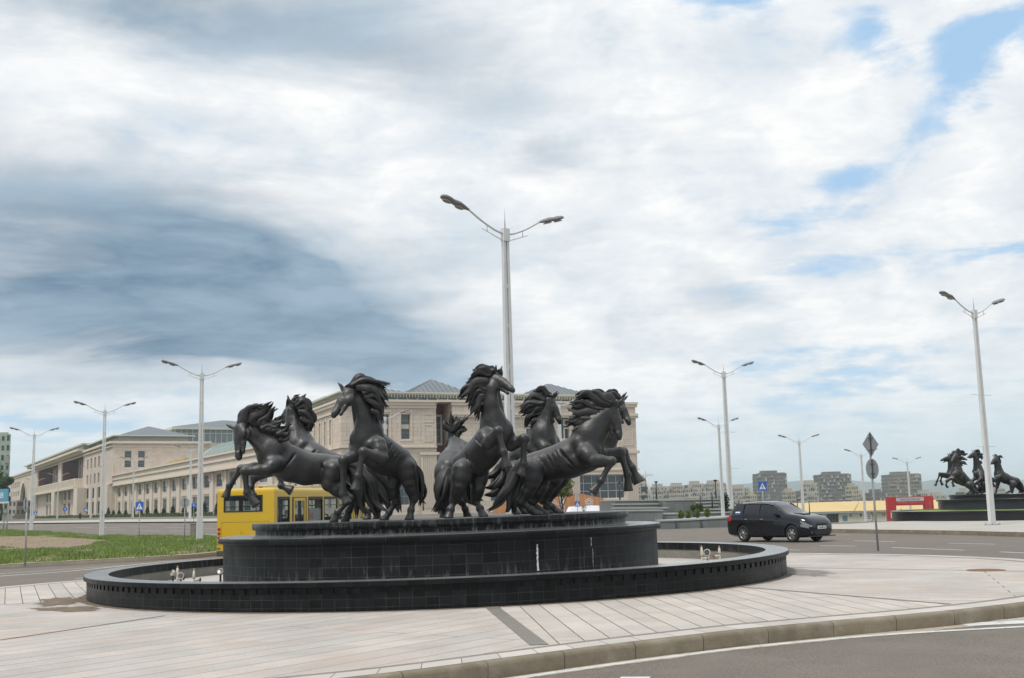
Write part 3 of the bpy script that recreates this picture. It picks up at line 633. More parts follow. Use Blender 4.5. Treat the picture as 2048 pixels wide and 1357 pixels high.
HORSES[14] = dict(d=64.5, label='dark far horse standing braced, rightmost of its group, tail to the right',
 torso=[(2000, 951, 0, 10), (2010, 957, 0, 10), (2021, 962, .1, 9), (2030, 963, .1, 8.5)],
 neck=[(1993, 920, -.1, 5), (1994, 927, -.1, 6), (1996, 935, -.05, 7), (1998, 944, 0, 8.5)],
 head=[(1992, 916, -.1), (1982, 928, -.3)], up=(-1, -.8), HL=(.1, .99, 0), open=.06,
 legs=[(0, (1994, 956, -.3, 5.5), (1992, 962, -.3, 4), (1984, 958, -.3, 3), (1986, 968, -.3, 2.2), (1990, 974, -.3, 3)),
       (1, (1998, 958, .3, 5.5), (1996, 966, .3, 4), (1994, 975, .3, 3), (1992, 984, .3, 2.2), (1991, 990, .3, 3)),
       (1, (2026, 968, -.3, 7), (2024, 976, -.3, 4.2), (2024, 984, -.3, 2.8), (2018, 989, -.3, 2.2), (2014, 993, -.3, 3)),
       (1, (2034, 968, .3, 7), (2038, 976, .3, 4.2), (2044, 984, .3, 2.8), (2042, 990, .3, 2.2), (2040, 993, .3, 3))],
 md=0, mane=[((1990, 913), (1992, 911), (1993, 909), 3.5), ((1994, 915), (2000, 914), (2006, 916), 4), ((1996, 922), (2000, 926), (2002, 934), 4), ((1995, 918), (1999, 918), (2003, 921), 4)],
 tail=[((2037, 962, .1), (2044, 972, .1), (2050, 984, .1), (2056, 992, .1), 4.5)])
# ------------------------------------------------------------------ terrain, roads, islands
M['soil'] = mat('dry_ground', (.16, .15, .10), .95, .3, .05, stain=(.3, (.09, .12, .04), .4, .6, .8))
M['asphalt'] = mat('asphalt', (.165, .143, .122), .88, .10, .35, bump=1.2, bscale=90, stain=(1.1, (.20, .175, .15), .45, .7, .6), grit=(60, .8))
M['asphalt2'] = M['asphalt']
M['mark'] = mat('road_paint', (.62, .62, .60), .7, .08, 4, stain=(9, (.30, .29, .27), .52, .62, .55))
M['kerb'] = mat('kerb_stone', (.20, .168, .118), .9, .12, 5, bump=1, bscale=30, brick=(.98, 50, .006, (.06, .052, .04), .0, .12), stain=(2.5, (.33, .30, .25), .5, .7, .5))
M['kerb_far'] = mat('pale_kerb_stone', (.42, .37, .29), .9, .12, 2)
M['pave'] = mat('sandstone_paving', (.46, .43, .398), .8, .12, .9, bump=.9, bscale=12, brick=(9.0, .44, .009, (.13, .115, .10), .37, .03), stain=(.8, (.42, .33, .27), .50, .68, .55), slabs=(.9, .44, .5, (.86, .87, .90), (1.10, 1.05, 1.02)), grit=(55, .22))
VARY = {}
M['pave_b'] = mat('sandstone_slabs', (.478, .446, .408), .8, .11, .9, bump=.9, bscale=12, brick=(4.0, .315, .008, (.09, .075, .065), .31, .05), stain=(1.2, (.43, .35, .29), .50, .68, .5), slabs=(.62, .315, .6, (.88, .88, .90), (1.09, 1.05, 1.02)), grit=(55, .22))
M['strip'] = mat('grey_strip', (.20, .19, .165), .85, .08, 3, brick=(.06, .9, .002, (.12, .11, .09), 0, .05))
M['strip_dark'] = mat('grey_border', (.22, .19, .165), .85, .1, 3)
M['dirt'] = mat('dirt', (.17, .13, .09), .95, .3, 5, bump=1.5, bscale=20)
M['mortar'] = mat('mortar', (.24, .22, .20), .95, .15, 5, bump=1, bscale=20)
def ragged(m):
    """the layer thins out towards a ragged, broken border"""
    t = m.node_tree; N = NT(t); tc = t.nodes.new('ShaderNodeTexCoord'); u = N.n('ShaderNodeSeparateXYZ', {0: tc.outputs['UV']}).outputs[0]
    n = N.noise(tc.outputs['Object'], 5.0, 8, .7); al = N.ramp(N.m('SUBTRACT', N.m('ADD', n, .42), u), [(.02, 0.0), (.30, 1.0)])
    t.links.new(al, t.nodes['Principled BSDF'].inputs['Alpha'])
M['sand'] = mat('pale_sand', (.40, .35, .28), .95, .15, 9)
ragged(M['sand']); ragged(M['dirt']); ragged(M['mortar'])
M['pave_far'] = mat('plaza_paving', (.42, .395, .36), .85, .08, .4)

def axis_pts(lim, n, c=5.0):
    u = np.linspace(-1, 1, n); return np.sinh(u * c) / math.sinh(c) * lim
xs = axis_pts(9000, 181, 7.0); ys = np.concatenate([np.array([-80, -40, -20, -8]), np.linspace(0, 1, 150) ** 3 * 9500 + 1])
vs = [(x, y, gh(x, y) - .03) for y in ys for x in xs]; nx = len(xs)
fs = [(j * nx + i, j * nx + i + 1, (j + 1) * nx + i + 1, (j + 1) * nx + i) for j in range(len(ys) - 1) for i in range(nx - 1)]
mb = MB(); mb.add(vs, fs, 0, True); tag(mb.build('ground', M['soil']), kind='structure')
xr = np.linspace(-150, 90, 121); yr = np.concatenate([np.linspace(-25, 100, 84), np.linspace(102, 260, 53)]); nx = len(xr)
vs = [(x, y, gh(x, y)) for y in yr for x in xr]
fs = [(j * nx + i, j * nx + i + 1, (j + 1) * nx + i + 1, (j + 1) * nx + i) for j in range(len(yr) - 1) for i in range(nx - 1) if yr[j] < 200 or xr[i] < 20]
mb = MB(); mb.add(vs, fs, 0, True); tag(mb.build('road', M['asphalt']), kind='structure')

def strip(mb, pts, w, off):
    """painted line: world polyline (x, y) with a width, laid just above the road"""
    out = []
    pts = [Vector((p[0], p[1], 0)) for p in pts]
    if len(pts) == 2:
        n = max(2, int((pts[1] - pts[0]).length / 1.5)); pts = [pts[0].lerp(pts[1], i / n) for i in range(n + 1)]
    L = 0; vs = []; uv = []
    for i, p in enumerate(pts):
        d = (pts[min(i + 1, len(pts) - 1)] - pts[max(i - 1, 0)]).normalized(); s = Vector((-d.y, d.x, 0)) * w / 2
        if i: L += (p - pts[i - 1]).length
        for q in (p - s, p + s): vs.append((q.x, q.y, gh(q.x, q.y) + off))
        uv.append(L)
    fs = [(2 * i, 2 * i + 2, 2 * i + 3, 2 * i + 1) for i in range(len(pts) - 1)]
    mb.add(vs, [f[::-1] if False else f for f in fs], 0, False, [[(uv[i], 0), (uv[i + 1], 0), (uv[i + 1], w), (uv[i], w)] for i in range(len(pts) - 1)])
def pxs(l, off=0.0): return [(G(x, y, off).x, G(x, y, off).y) for x, y in l]
mk = MB()
def smooth_px(l, n=8): return [tuple(p[:2]) for p in catmull([(x, y, 0) for x, y in pxs(l)], n)]
strip(mk, smooth_px([(800, 1398), (1024, 1359), (1200, 1333), (1480, 1297), (1760, 1271), (2048, 1254), (2250, 1245)]), .13, .004)
strip(mk, smooth_px([(1330, 1306), (1480, 1291), (1700, 1266), (1900, 1248), (2048, 1238)]), .08, .004)
strip(mk, pxs([(1240, 1357), (1300, 1357)]), .16, .004)
strip(mk, pxs([(1925, 1250), (2150, 1240)]), .34, .004)
strip(mk, smooth_px([(-150, 1168), (0, 1153), (150, 1142), (330, 1124), (430, 1118)]), .15, .004)
strip(mk, smooth_px([(-150, 1160), (0, 1148), (150, 1138), (260, 1131)]), .12, .004)
for a, b in [((150, 1158), (190, 1155)), ((205, 1147), (225, 1145)), ((1784, 1095.7), (1928, 1101)), ((1897, 1087), (1991, 1089)), ((1708, 1082), (1790, 1084)), ((1640, 1092), (1712, 1093)), ((2000, 1104.5), (2060, 1107)),
             ((1560, 1100), (1600, 1101)), ((1640, 1071), (1700, 1070))]:
    strip(mk, pxs([a, b]), .13, .004)
for a, b in [((215, 1060), (250, 1061)), ((270, 1061), (320, 1062.5)), ((340, 1062.5), (400, 1064)), ((410, 1069), (470, 1072)), ((150, 1055), (185, 1056)), ((200, 1055.5), (240, 1056.5)), ((255, 1054), (300, 1054.5)), ((330, 1055), (380, 1056)), ((395, 1057), (450, 1058)), ((60, 1052), (90, 1052)), ((300, 1049), (330, 1049.5)), ((345, 1049.5), (385, 1050)), ((350, 1070.5), (395, 1069))]:
    strip(mk, pxs([a, b]), .16, .006)
tag(mk.build('road_markings', M['mark']), kind='structure')

CX, CY = -1.68, 24.5                                       # centre of the island outline; the fountain stands a little behind it
FX, FY, FS, FZS = -1.631, 25.25, 1.034, .957
OA = [(-180, 12.0), (-155, 13.5), (-130, 15.0), (-112, 15.4), (-102, 14.9), (-95, 14.2), (-88.7, 13.45), (-82.7, 12.6), (-76.3, 11.98), (-68, 11.56), (-60, 11.62), (-45.6, 12.2), (-30, 12.8), (-12, 13.2), (5.5, 13.05), (19, 12.46), (34, 11.6), (60, 10.9), (90, 10.6), (120, 10.5), (152, 10.76), (164, 11.13), (180, 12.0)]
aa = np.arange(-180, 180, 1.5); rr = np.interp(aa, [a for a, _ in OA], [r for _, r in OA])
for _ in range(3): rr = (np.roll(rr, 1) + rr * 2 + np.roll(rr, -1)) / 4
def outline(off=0.0): return [(CX + (r + off) * math.cos(math.radians(a)), CY + (r + off) * math.sin(math.radians(a))) for a, r in zip(aa, rr)]
ZP = .18
def kerb_ring(pts, name, mt, zt=ZP, wd=.13, closed=True):
    """kerb with a rounded nose swept along a line; joints between its stones are in the material"""
    mb = MB(); n = len(pts); prof = [(0.012, -.04), (.0, zt - .05), (.012, zt - .018), (.04, zt), (wd, zt + .002)]; m = len(prof); vs = []; Ls = [0]
    for i in range(n):
        p = Vector(pts[i]); a = Vector(pts[(i - 1) % n] if closed or i else pts[0]); b = Vector(pts[(i + 1) % n] if closed or i < n - 1 else pts[-1])
        d = (b - a).normalized(); inn = Vector((-d.y, d.x))
        for q, z in prof: w = p + inn * q; vs.append((w.x, w.y, gh(w.x, w.y) + z))
        Ls.append(Ls[-1] + (Vector(pts[(i + 1) % n]) - p).length)
    cnt = n if closed else n - 1; fs = []; uv = []
    for i in range(cnt):
        j = (i + 1) % n
        for k in range(m - 1):
            fs.append((i * m + k, j * m + k, j * m + k + 1, i * m + k + 1)); uv.append([(Ls[i], .2), (Ls[i + 1], .2), (Ls[i + 1], .3), (Ls[i], .3)])
    mb.add(vs, fs, 0, True, uv); return tag(mb.build(name, mt, autosmooth=50), kind='structure')
kerb_ring(outline(), 'kerb', M['kerb'])

# island paving: one polygon cut along the dividing strips, every field with its own slab direction
import bmesh
bm = bmesh.new(); ol = outline(-.1)
bm.faces.new([bm.verts.new((x, y, 0)) for x, y in ol])
def cutline(p, q):
    d = Vector((q[0] - p[0], q[1] - p[1], 0)); nn = Vector((-d.y, d.x, 0))
    bmesh.ops.bisect_plane(bm, geom=bm.verts[:] + bm.edges[:] + bm.faces[:], plane_co=(p[0], p[1], 0), plane_no=nn)
LA = ((-.42, 17.95), (.22, 13.0)); LB = ((3.69, 20.62), (5.96, 16.01)); LC = ((-5.62, 18.38), (-6.93, 15.47)); LE = ((6.11, 24.96), (9.53, 21.73)); LF = ((-9.0, 22.0), (-13.5, 21.3))
for l in (LA, LB, LC, LE, LF): cutline(*l)
for gx in range(-18, 14, 2):
    bmesh.ops.bisect_plane(bm, geom=bm.verts[:] + bm.edges[:] + bm.faces[:], plane_co=(gx, 0, 0), plane_no=(1, 0, 0))
for v in bm.verts: v.co.z = gh(v.co.x, v.co.y) + ZP
def side(l, x, y): (a, b), (c, d) = l; return (c - a) * (y - b) - (d - b) * (x - a) > 0
uvl = bm.loops.layers.uv.new('UVMap')
for f in bm.faces:
    c = f.calc_center_median(); x, y = c.x, c.y; mi = 0
    if y < 24.5 and side(LA, x, y) and not side(LB, x, y): ang, mi = -85, 1
    elif y < 24.5 and side(LA, x, y) is False and side(LC, x, y): ang, mi = 52, 0
    elif side(LB, x, y) and not side(LE, x, y) and x > 2: ang, mi = -18, 0
    elif x > 5 and side(LE, x, y): ang, mi = -52, 0
    elif x < -5 and y > 21.6: ang, mi = -66, 1
    elif x < -4: ang, mi = 20, 0
    else: ang, mi = 10, 0
    f.material_index = mi; a = math.radians(ang); f.normal_update()
    if f.normal.z < 0: f.normal_flip()
    for lp in f.loops:
        q = lp.vert.co; lp[uvl].uv = (q.x * math.cos(a) + q.y * math.sin(a) + 40, -q.x * math.sin(a) + q.y * math.cos(a) + 40)
me = bpy.data.meshes.new('paving'); bm.to_mesh(me); bm.free(); me.materials.append(M['pave']); me.materials.append(M['pave_b'])
o = bpy.data.objects.new('paving', me); C.objects.link(o); tag(o, kind='structure')
def ring_sheet(o0, o1, off, mt, name):
    a, b = outline(o0), outline(o1); n = len(a); L = 0; vs = []; fs = []; uv = []
    for i in range(n):
        for p in (a[i], b[i]): vs.append((*p, gh(*p) + off))
    for i in range(n):
        j = (i + 1) % n; l = math.dist(a[i], a[j]); fs.append((2 * i + 1, 2 * i, 2 * j, 2 * j + 1)); uv.append([(0, L), (.4, L), (.4, L + l), (0, L + l)]); L += l
    mb = MB(); mb.add(vs, fs, 0, False, uv); tag(mb.build(name, mt), kind='structure')
M['border'] = mat('border_slabs', (.48, .447, .415), .8, .08, 1, brick=(9, .48, .006, (.16, .14, .12), 0, .12), bump=.7, bscale=12)
ring_sheet(-.12, -.50, ZP + .004, M['border'], 'border_paving')
ring_sheet(-.50, -.62, ZP + .004, M['strip_dark'], 'border_strip')
sm = MB(); strip(sm, [LA[0], LA[1]], .21, ZP + .005); tag(sm.build('paving_strip', M['strip']), kind='structure')
sm = MB()
for l in (LB, LC): strip(sm, [l[0], l[1]], .075, ZP + .005)
strip(sm, [(6.0, 25.05), (8.0, 23.2), (10.5, 21.0)], .05, ZP + .005)
strip(sm, [(-8.6, 22.06), (-13.3, 21.33)], .03, ZP + .005)
tag(sm.build('paving_divider', M['strip_dark']), kind='structure')
def edge_ring(name, mt, cx_, cy_, pts0, pts1, off):
    n = len(pts0); vs = []
    for a, b in zip(pts0, pts1): vs += [(*a, gh(*a) + off), (*b, gh(*b) + off)]
    mb = MB(); mb.add(vs, [(2 * i, 2 * i + 1, 2 * ((i + 1) % n) + 1, 2 * ((i + 1) % n)) for i in range(n)], 0, False, [[(0, 0), (1.15, 0), (1.15, 0), (0, 0)]] * n)
    for p in mb.f: p.reverse() if False else None
    o = mb.build(name, mt); bm = bmesh.new(); bm.from_mesh(o.data); bm.normal_update()
    for f in bm.faces:
        if f.normal.z < 0: f.normal_flip()
    bm.to_mesh(o.data); bm.free(); return tag(o, kind='structure')
circ = lambda r: [(FX + r * math.cos(2 * math.pi * k / 240), FY + r * math.sin(2 * math.pi * k / 240)) for k in range(240)]
edge_ring('dirt_shade_line', M['dirt'], FX, FY, circ(7.30), circ(7.55), ZP + .0035)  # ragged dirt ring that also paints contact shade round the basin foot
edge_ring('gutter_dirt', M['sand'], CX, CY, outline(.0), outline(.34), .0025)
def blotch(name, mt, cx_, cy_, rx, ry, rot, off, seed, label=None):
    rg = random.Random(seed); n = 40; ph = [rg.uniform(0, 6.3) for _ in range(4)]; vs = [(cx_, cy_, gh(cx_, cy_) + off)]
    for k in range(n):
        a = 2 * math.pi * k / n; r = 1 + .16 * math.sin(3 * a + ph[0]) + .11 * math.sin(7 * a + ph[1]) + .07 * math.sin(13 * a + ph[2]) + rg.uniform(-.05, .05)
        x, y = math.cos(a) * rx * r, math.sin(a) * ry * r
        X, Y = cx_ + x * math.cos(rot) - y * math.sin(rot), cy_ + x * math.sin(rot) + y * math.cos(rot); vs.append((X, Y, gh(X, Y) + off))
    mb = MB(); mb.add(vs, [(0, k + 1, (k + 1) % n + 1) for k in range(n)], 0, False, [[(0, 0), (1, 0), (1, 0)]] * n); return tag(mb.build(name, mt), kind='structure')
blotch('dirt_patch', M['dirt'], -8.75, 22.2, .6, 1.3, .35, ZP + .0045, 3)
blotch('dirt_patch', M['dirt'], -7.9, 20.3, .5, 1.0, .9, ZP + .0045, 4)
blotch('mortar_apron', M['mortar'], 5.35, 24.6, .95, 2.9, .1, ZP + .004, 5)
blotch('sand_drift', M['sand'], 1.3, 12.86, .22, 1.3, -1.05, .0035, 6)
# manhole cover on the right
p = G(1972, 1141, ZP); mb = MB(); mb.lathe([(.0, ZP + .012), (.30, ZP + .012), (.32, ZP + .008), (.36, ZP + .006), (.36, ZP)], 32)
M['rust'] = mat('rusty_iron', (.19, .10, .065), .85, .25, 8, bump=1, bscale=40)
tag(mb.build('manhole_cover', M['rust'], loc=(p.x, p.y, gh(p.x, p.y))), 'round rusty manhole cover set in the pale paving right of the fountain', 'manhole cover')

def px_sheet(name, mt, pxl, off, thick=0.0, refine=0, kind='structure', uvrot=0):
    pts = pxs(pxl, off); bm = bmesh.new(); vv = [bm.verts.new((x, y, 0)) for x, y in pts]; f = bm.faces.new(vv)
    X = [p[0] for p in pts]; Y = [p[1] for p in pts]
    if refine:
        for k in range(1, refine):
            bmesh.ops.bisect_plane(bm, geom=bm.verts[:] + bm.edges[:] + bm.faces[:], plane_co=(min(X) + (max(X) - min(X)) * k / refine, 0, 0), plane_no=(1, 0, 0))
            bmesh.ops.bisect_plane(bm, geom=bm.verts[:] + bm.edges[:] + bm.faces[:], plane_co=(0, min(Y) + (max(Y) - min(Y)) * k / refine, 0), plane_no=(0, 1, 0))
    for v in bm.verts: v.co.z = gh(v.co.x, v.co.y) + off
    bmesh.ops.recalc_face_normals(bm, faces=bm.faces[:])
    for f in bm.faces:
        if f.normal.z < 0: f.normal_flip()
    me = bpy.data.meshes.new(name); bm.to_mesh(me); bm.free(); me.materials.append(mt)
    me.uv_layers.new(name='UVMap'); o = bpy.data.objects.new(name, me); C.objects.link(o); tag(o, kind=kind); return pts
# grass island on the left
gpx = [(-160, 1141), (0, 1130), (150, 1122), (300, 1114), (380, 1109.5), (450, 1103), (520, 1096), (560, 1088), (520, 1080), (430, 1074), (330, 1074), (200, 1071), (120, 1066), (60, 1062.5), (0, 1061), (-160, 1060)]
M['grass_ground'] = mat('grass_ground', (.12, .125, .045), .95, .35, 1.2, stain=(.35, (.235, .18, .115), .40, .55, .95))
M['bare'] = mat('bare_soil', (.25, .185, .125), .95, .2, .8, bump=1.5, bscale=3, stain=(1.5, (.15, .12, .07), .5, .7, .6))
gp = px_sheet('grass_bed', M['grass_ground'], gpx, .16, refine=10)
px_sheet('bare_earth', M['bare'], [(-120, 1098), (0, 1098), (60, 1101), (140, 1103), (190, 1092), (215, 1083), (180, 1078), (90, 1075), (40, 1072), (0, 1074), (-120, 1074)], .175, refine=6)
kerb_ring(gp[:10], 'kerb', M['kerb_far'], .17, .2, closed=False)
M['blade'] = mat('grass_blades', (.15, .24, .045), .7, .45, .6, stain=(.9, (.28, .27, .09), .46, .66, .6))
def grass(name, n, poly_px, h0, h1, dens_fn, mt, off=.16):
    pts = pxs(poly_px, off); X = [p[0] for p in pts]; Y = [p[1] for p in pts]; rg = random.Random(11); vs = []; fs = []; c = 0; tries = 0
    def inside(x, y):
        r = False; j = len(pts) - 1
        for i in range(len(pts)):
            if (pts[i][1] > y) != (pts[j][1] > y) and x < (pts[j][0] - pts[i][0]) * (y - pts[i][1]) / (pts[j][1] - pts[i][1]) + pts[i][0]: r = not r
            j = i
        return r
    while c < n and tries < n * 12:
        tries += 1; x, y = rg.uniform(min(X), max(X)), rg.uniform(min(Y), max(Y))
        d = dens_fn(x, y)
        if rg.random() > d or not inside(x, y): continue
        z = gh(x, y) + off; a = rg.uniform(0, 6.28); h = rg.uniform(h0, h1) * (.45 + .9 * d); w = rg.uniform(.012, .026); lx, ly = rg.uniform(-.5, .5) * h, rg.uniform(-.5, .5) * h
        dx, dy = math.cos(a) * w, math.sin(a) * w; b = len(vs)
        vs += [(x - dx, y - dy, z - .02), (x + dx, y + dy, z - .02), (x + lx * .4 + dx * .6, y + ly * .4 + dy * .6, z + h * .6), (x + lx * .4 - dx * .6, y + ly * .4 - dy * .6, z + h * .6), (x + lx, y + ly, z + h)]
        fs += [(b, b + 1, b + 2, b + 3), (b + 3, b + 2, b + 4)]; c += 1
    me = bpy.data.meshes.new(name); me.from_pydata(vs, [], fs); me.materials.append(mt); me.update()
    o = bpy.data.objects.new(name, me); C.objects.link(o); return tag(o, kind='stuff')
from mathutils import noise as mnoise
def dens(x, y):
    q = G_inv(x, y); v = mnoise.noise(Vector((x * .25, y * .12, 1))) * 1.1 + .52 + mnoise.noise(Vector((x * .9, y * .4, 4))) * .7
    if bare_band(q): v *= .03
    return max(0, min(1, v))
RI = R3.transposed()
def proj(p):
    v = RI @ (Vector(p) - Vector((0, 0, EYE))); return 1024 + FOC * v.x / -v.z, 678.5 - FOC * v.y / -v.z
def G_inv(x, y): return proj((x, y, gh(x, y) + .16))
BX = [-200, 0, 60, 100, 140, 180, 215, 2000]; BH = [1094, 1094, 1097, 1098, 1097, 1090, 1080, 1080]; BL = [1074, 1074, 1073, 1074, 1076, 1079, 1080, 1080]
def bare_band(q):
    return np.interp(q[0], BX, BL) < q[1] < np.interp(q[0], BX, BH)
tag(grass('grass', 95000, gpx, .04, .17, dens, M['blade']), 'ragged green grass on the left traffic island', 'grass')
# far pavements
px_sheet('pavement', M['pave_far'], [(-60, 1048), (60, 1046.5), (200, 1045), (330, 1044), (460, 1043), (600, 1042), (600, 1036), (460, 1037), (250, 1039), (60, 1043), (-60, 1045)], .15, refine=4)

# ------------------------------------------------------------------ fountains
def tile_mat(name, w, h, z0, col=(.0055, .0062, .0072), drip=1.0, off=0.0, groutc=(.075, .08, .08), rough=.33):
    m = bpy.data.materials.new(name); m.use_nodes = True; t = m.node_tree; N = NT(t); b = t.nodes['Principled BSDF']
    tc = t.nodes.new('ShaderNodeTexCoord'); ob = tc.outputs['Object']; xyz = N.n('ShaderNodeSeparateXYZ', {0: ob}).outputs
    br = N.n('ShaderNodeTexBrick', {'Vector': tc.outputs['UV'], 'Color1': (.55, .55, .55, 1), 'Color2': (1.7, 1.7, 1.7, 1), 'Mortar': (1, 1, 1, 1), 'Scale': 1.0, 'Mortar Size': .0045, 'Mortar Smooth': .5, 'Bias': 0.0, 'Brick Width': w, 'Row Height': h}, offset=off, squash=1.0)
    dust_sheen = N.ramp(N.noise(ob, 1.1, 6, .6, .4), [(.35, 0.0), (.75, 1.0)])
    c = N.mix(N.m('MULTIPLY', dust_sheen, .30), col, (.018, .019, .019))
    c = N.mix(1.0, c, br.outputs['Color'], 'MULTIPLY')
    c = N.mix(N.m('MULTIPLY', br.outputs['Fac'], N.ramp(N.noise(ob, 2.5, 4, .6), [(.35, .08), (.7, .9)])), c, groutc)
    st = N.noise(N.n('ShaderNodeMapping', {'Vector': ob, 'Scale': (5, 5, .9)}).outputs[0], 2.4, 7, .68, .2)
    hm = N.ramp(N.m('SUBTRACT', xyz[2], z0), [(0.0, 1.0), (.10, .55), (.5, .18), (1.0, .08)])
    s = N.m('MULTIPLY', N.ramp(N.m('ADD', st, N.m('MULTIPLY', hm, .12)), [(.58, 0.0), (.78, 1.0)]), N.m('MULTIPLY', hm, drip))
    edge = N.m('MULTIPLY', N.ramp(N.m('SUBTRACT', xyz[2], N.m('ADD', z0, N.m('MULTIPLY', N.noise(ob, 9, 4, .7), .05))), [(0.0, 1.0), (.018, 0.0)]), .5 * drip)
    c = N.mix(N.m('MAXIMUM', s, edge), c, (.42, .43, .42))
    t.links.new(c, b.inputs['Base Color'])
    t.links.new(N.m('ADD', rough, N.m('MULTIPLY', dust_sheen, .25)), b.inputs['Roughness'])
    b.inputs['Specular IOR Level'].default_value = .16
    h_ = N.m('ADD', N.m('MULTIPLY', br.outputs['Fac'], -.5), N.m('MULTIPLY', N.noise(ob, 3.0, 3, .5), .25))
    t.links.new(N.n('ShaderNodeBump', {'Height': h_, 'Strength': .5, 'Distance': .01}).outputs[0], b.inputs['Normal'])
    return m
M['tile_low'] = tile_mat('black_tile_outer', .20, .135, -.2, drip=.12)
M['tile_cap'] = tile_mat('black_tile_cap', .28, .4, -9, drip=0, groutc=(.05, .05, .05), rough=.3)
M['tile_mid'] = tile_mat('black_tile_drum', .29, .185, .10, drip=.5, off=.0)
M['tile_top'] = tile_mat('black_tile_top', .30, .12, 1.11, drip=.75)
M['tile_dk'] = mat('tile_shadow_gap', (.010, .010, .010), .6, .1, 4)
M['coping'] = mat('grey_granite_top', (.16, .165, .165), .22, .12, 3, brick=(.62, 3.0, .004, (.08, .08, .08), 0, .15))
M['concrete'] = mat('raw_concrete', (.24, .225, .195), .9, .15, 4, bump=1, bscale=15, stain=(2, (.12, .11, .09), .5, .7, .6))
M['basin_floor'] = mat('basin_floor', (.46, .44, .41), .8, .10, 1.2, stain=(1.5, (.30, .28, .25), .5, .7, .5))
M['lime'] = mat('lime_deposit', (.62, .63, .62), .9, .1, 8)

def fountain(cx_, cy_, base, tilt, label, planted=False):
    root = empty('fountain', (cx_, cy_, base), 0, label, 'fountain'); root.rotation_euler = (0, tilt, 0); root.scale = (FS, FS, FZS)
    n = 144
    tl, tc_, tm, tt = (M['tile_low'], M['tile_cap'], M['tile_mid'], M['tile_top']) if not planted else (M['polish'],) * 4
    mb = MB(); mb.lathe([(7.09, -.35), (7.09, .27), (7.09, .285)], n); mb.build('outer_wall', tl, root)
    mb = MB(); mb.lathe([(7.085, .285), (7.074, .29), (7.074, .375), (7.14, .38), (7.15, .39), (7.15, .462), (7.142, .47)], n, 0, smooth=False)
    K = 208 if not planted else 0
    for k in range(K):
        a = 2 * math.pi * k / K; mb.M = Matrix.Rotation(a, 4, 'Z'); mb.box(7.0, 7.092, -.062, .062, .284, .379)
    mb.M = Matrix.Identity(4); mb.build('notched_band', tc_, root)
    mb = MB(); mb.lathe([(7.142, .4705), (6.70, .4705)], n); mb.build('coping', M['coping'] if not planted else M['polish'], root)
    mb = MB(); mb.lathe([(6.70, .47), (6.70, .29)], n); mb.build('inner_tiles', tm if not planted else M['polish'], root)
    mb = MB(); mb.lathe([(6.715, .292), (6.715, .02)], n); mb.build('inner_wall', M['concrete'], root)
    mb = MB(); mb.lathe([(6.72, .06 if not planted else .42), (4.4, .06 if not planted else .5)], n); mb.build('basin_floor' if not planted else 'lawn', M['basin_floor'] if not planted else M['blade'], root)
    mb = MB(); mb.lathe([(4.56, .0), (4.53, .10), (4.53, .995)], n); mb.build('drum', tm, root)
    mb = MB(); mb.lathe([(4.53, .993), (4.61, .995), (4.62, 1.0), (4.62, 1.10), (4.612, 1.108)], n); mb.build('drum_rim', M['tile_rim'] if not planted else tt, root)
    mb = MB(); mb.lathe([(4.612, 1.1085), (3.8, 1.1085)], n); mb.build('ledge', M['coping'], root)
    mb = MB(); mb.lathe([(3.89, 1.10), (3.89, 1.25)], n); mb.lathe([(3.89, 1.251), (3.945, 1.253), (3.955, 1.26), (3.955, 1.382), (3.947, 1.387)], n); mb.build('upper_drum', tt, root)
    mb = MB(); mb.lathe([(3.947, 1.3875), (.01, 1.389)], n); mb.build('platform', M['platform'], root)
    return root
M['tile_rim'] = tile_mat('black_tile_rim', .62, .5, -9, drip=0, rough=.3)
M['platform'] = mat('platform_stone', (.13, .13, .125), .7, .25, 1.5)
M['polish'] = mat('polished_black_granite', (.010, .011, .014), .22, .2, 1, brick=(1.2, .9, .004, (.03, .03, .03), 0, .15))
BASE = .177
ft = fountain(FX, FY, BASE, -.009, 'large round black tiled fountain with stepped drum carrying the eight bronze horses')
for px_, y0, y1, w in ((1075, 1091, 1144, .05), (1183, 1078, 1095, .018), (1186, 1100, 1135, .010)):
    v = ray(px_, y0); a = v.x * v.x + v.y * v.y; bq = -2 * (v.x * FX + v.y * FY); cq = FX * FX + FY * FY - (4.532 * FS) ** 2
    s_ = (-bq - math.sqrt(bq * bq - 4 * a * cq)) / 2 / a; X, Y = v.x * s_, v.y * s_; th = math.atan2(Y - FY, X - FX)
    mb = MB(); zt = EYE + v.z * s_; zb = EYE + ray(px_, y1).z * s_; rg = random.Random(px_); vs = []
    for i in range(13):
        z = zt + (zb - zt) * i / 12; ww = w * rg.uniform(.3, 1) / 4.53 * .5; d_ = rg.uniform(-.0012, .0012)
        for sg in (-1, 1): vs.append((4.533 * math.cos(th + d_ + sg * ww), 4.533 * math.sin(th + d_ + sg * ww), (z - BASE) / FZS))
    mb.add(vs, [(2 * i, 2 * i + 1, 2 * i + 3, 2 * i + 2) for i in range(12)], 0)
    mb.build('lime_streak', M['lime'], ft)
F2 = P(2052, 1040, 66.0); base2 = gh(F2.x, F2.y) + .17
fountain(F2.x, F2.y, base2 + .06, 0, 'distant polished black round plinth and low basin wall under the far group of horses', True)

ZT = BASE + 1.389 * FZS
for k in (1, 2, 3, 4, 5, 6, 7, 8):
    h = HORSES[k]; zf = ZT + .009 * (P(h['legs'][2][-1][0], 1035, h['d']).x - FX)
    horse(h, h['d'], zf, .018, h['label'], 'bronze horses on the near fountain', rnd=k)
for k in (11, 12, 13, 14):
    h = HORSES[k]; horse(h, h['d'], base2 + .06 + 1.389 * FZS, .04, h['label'], 'dark horses on the far plinth', rnd=k)

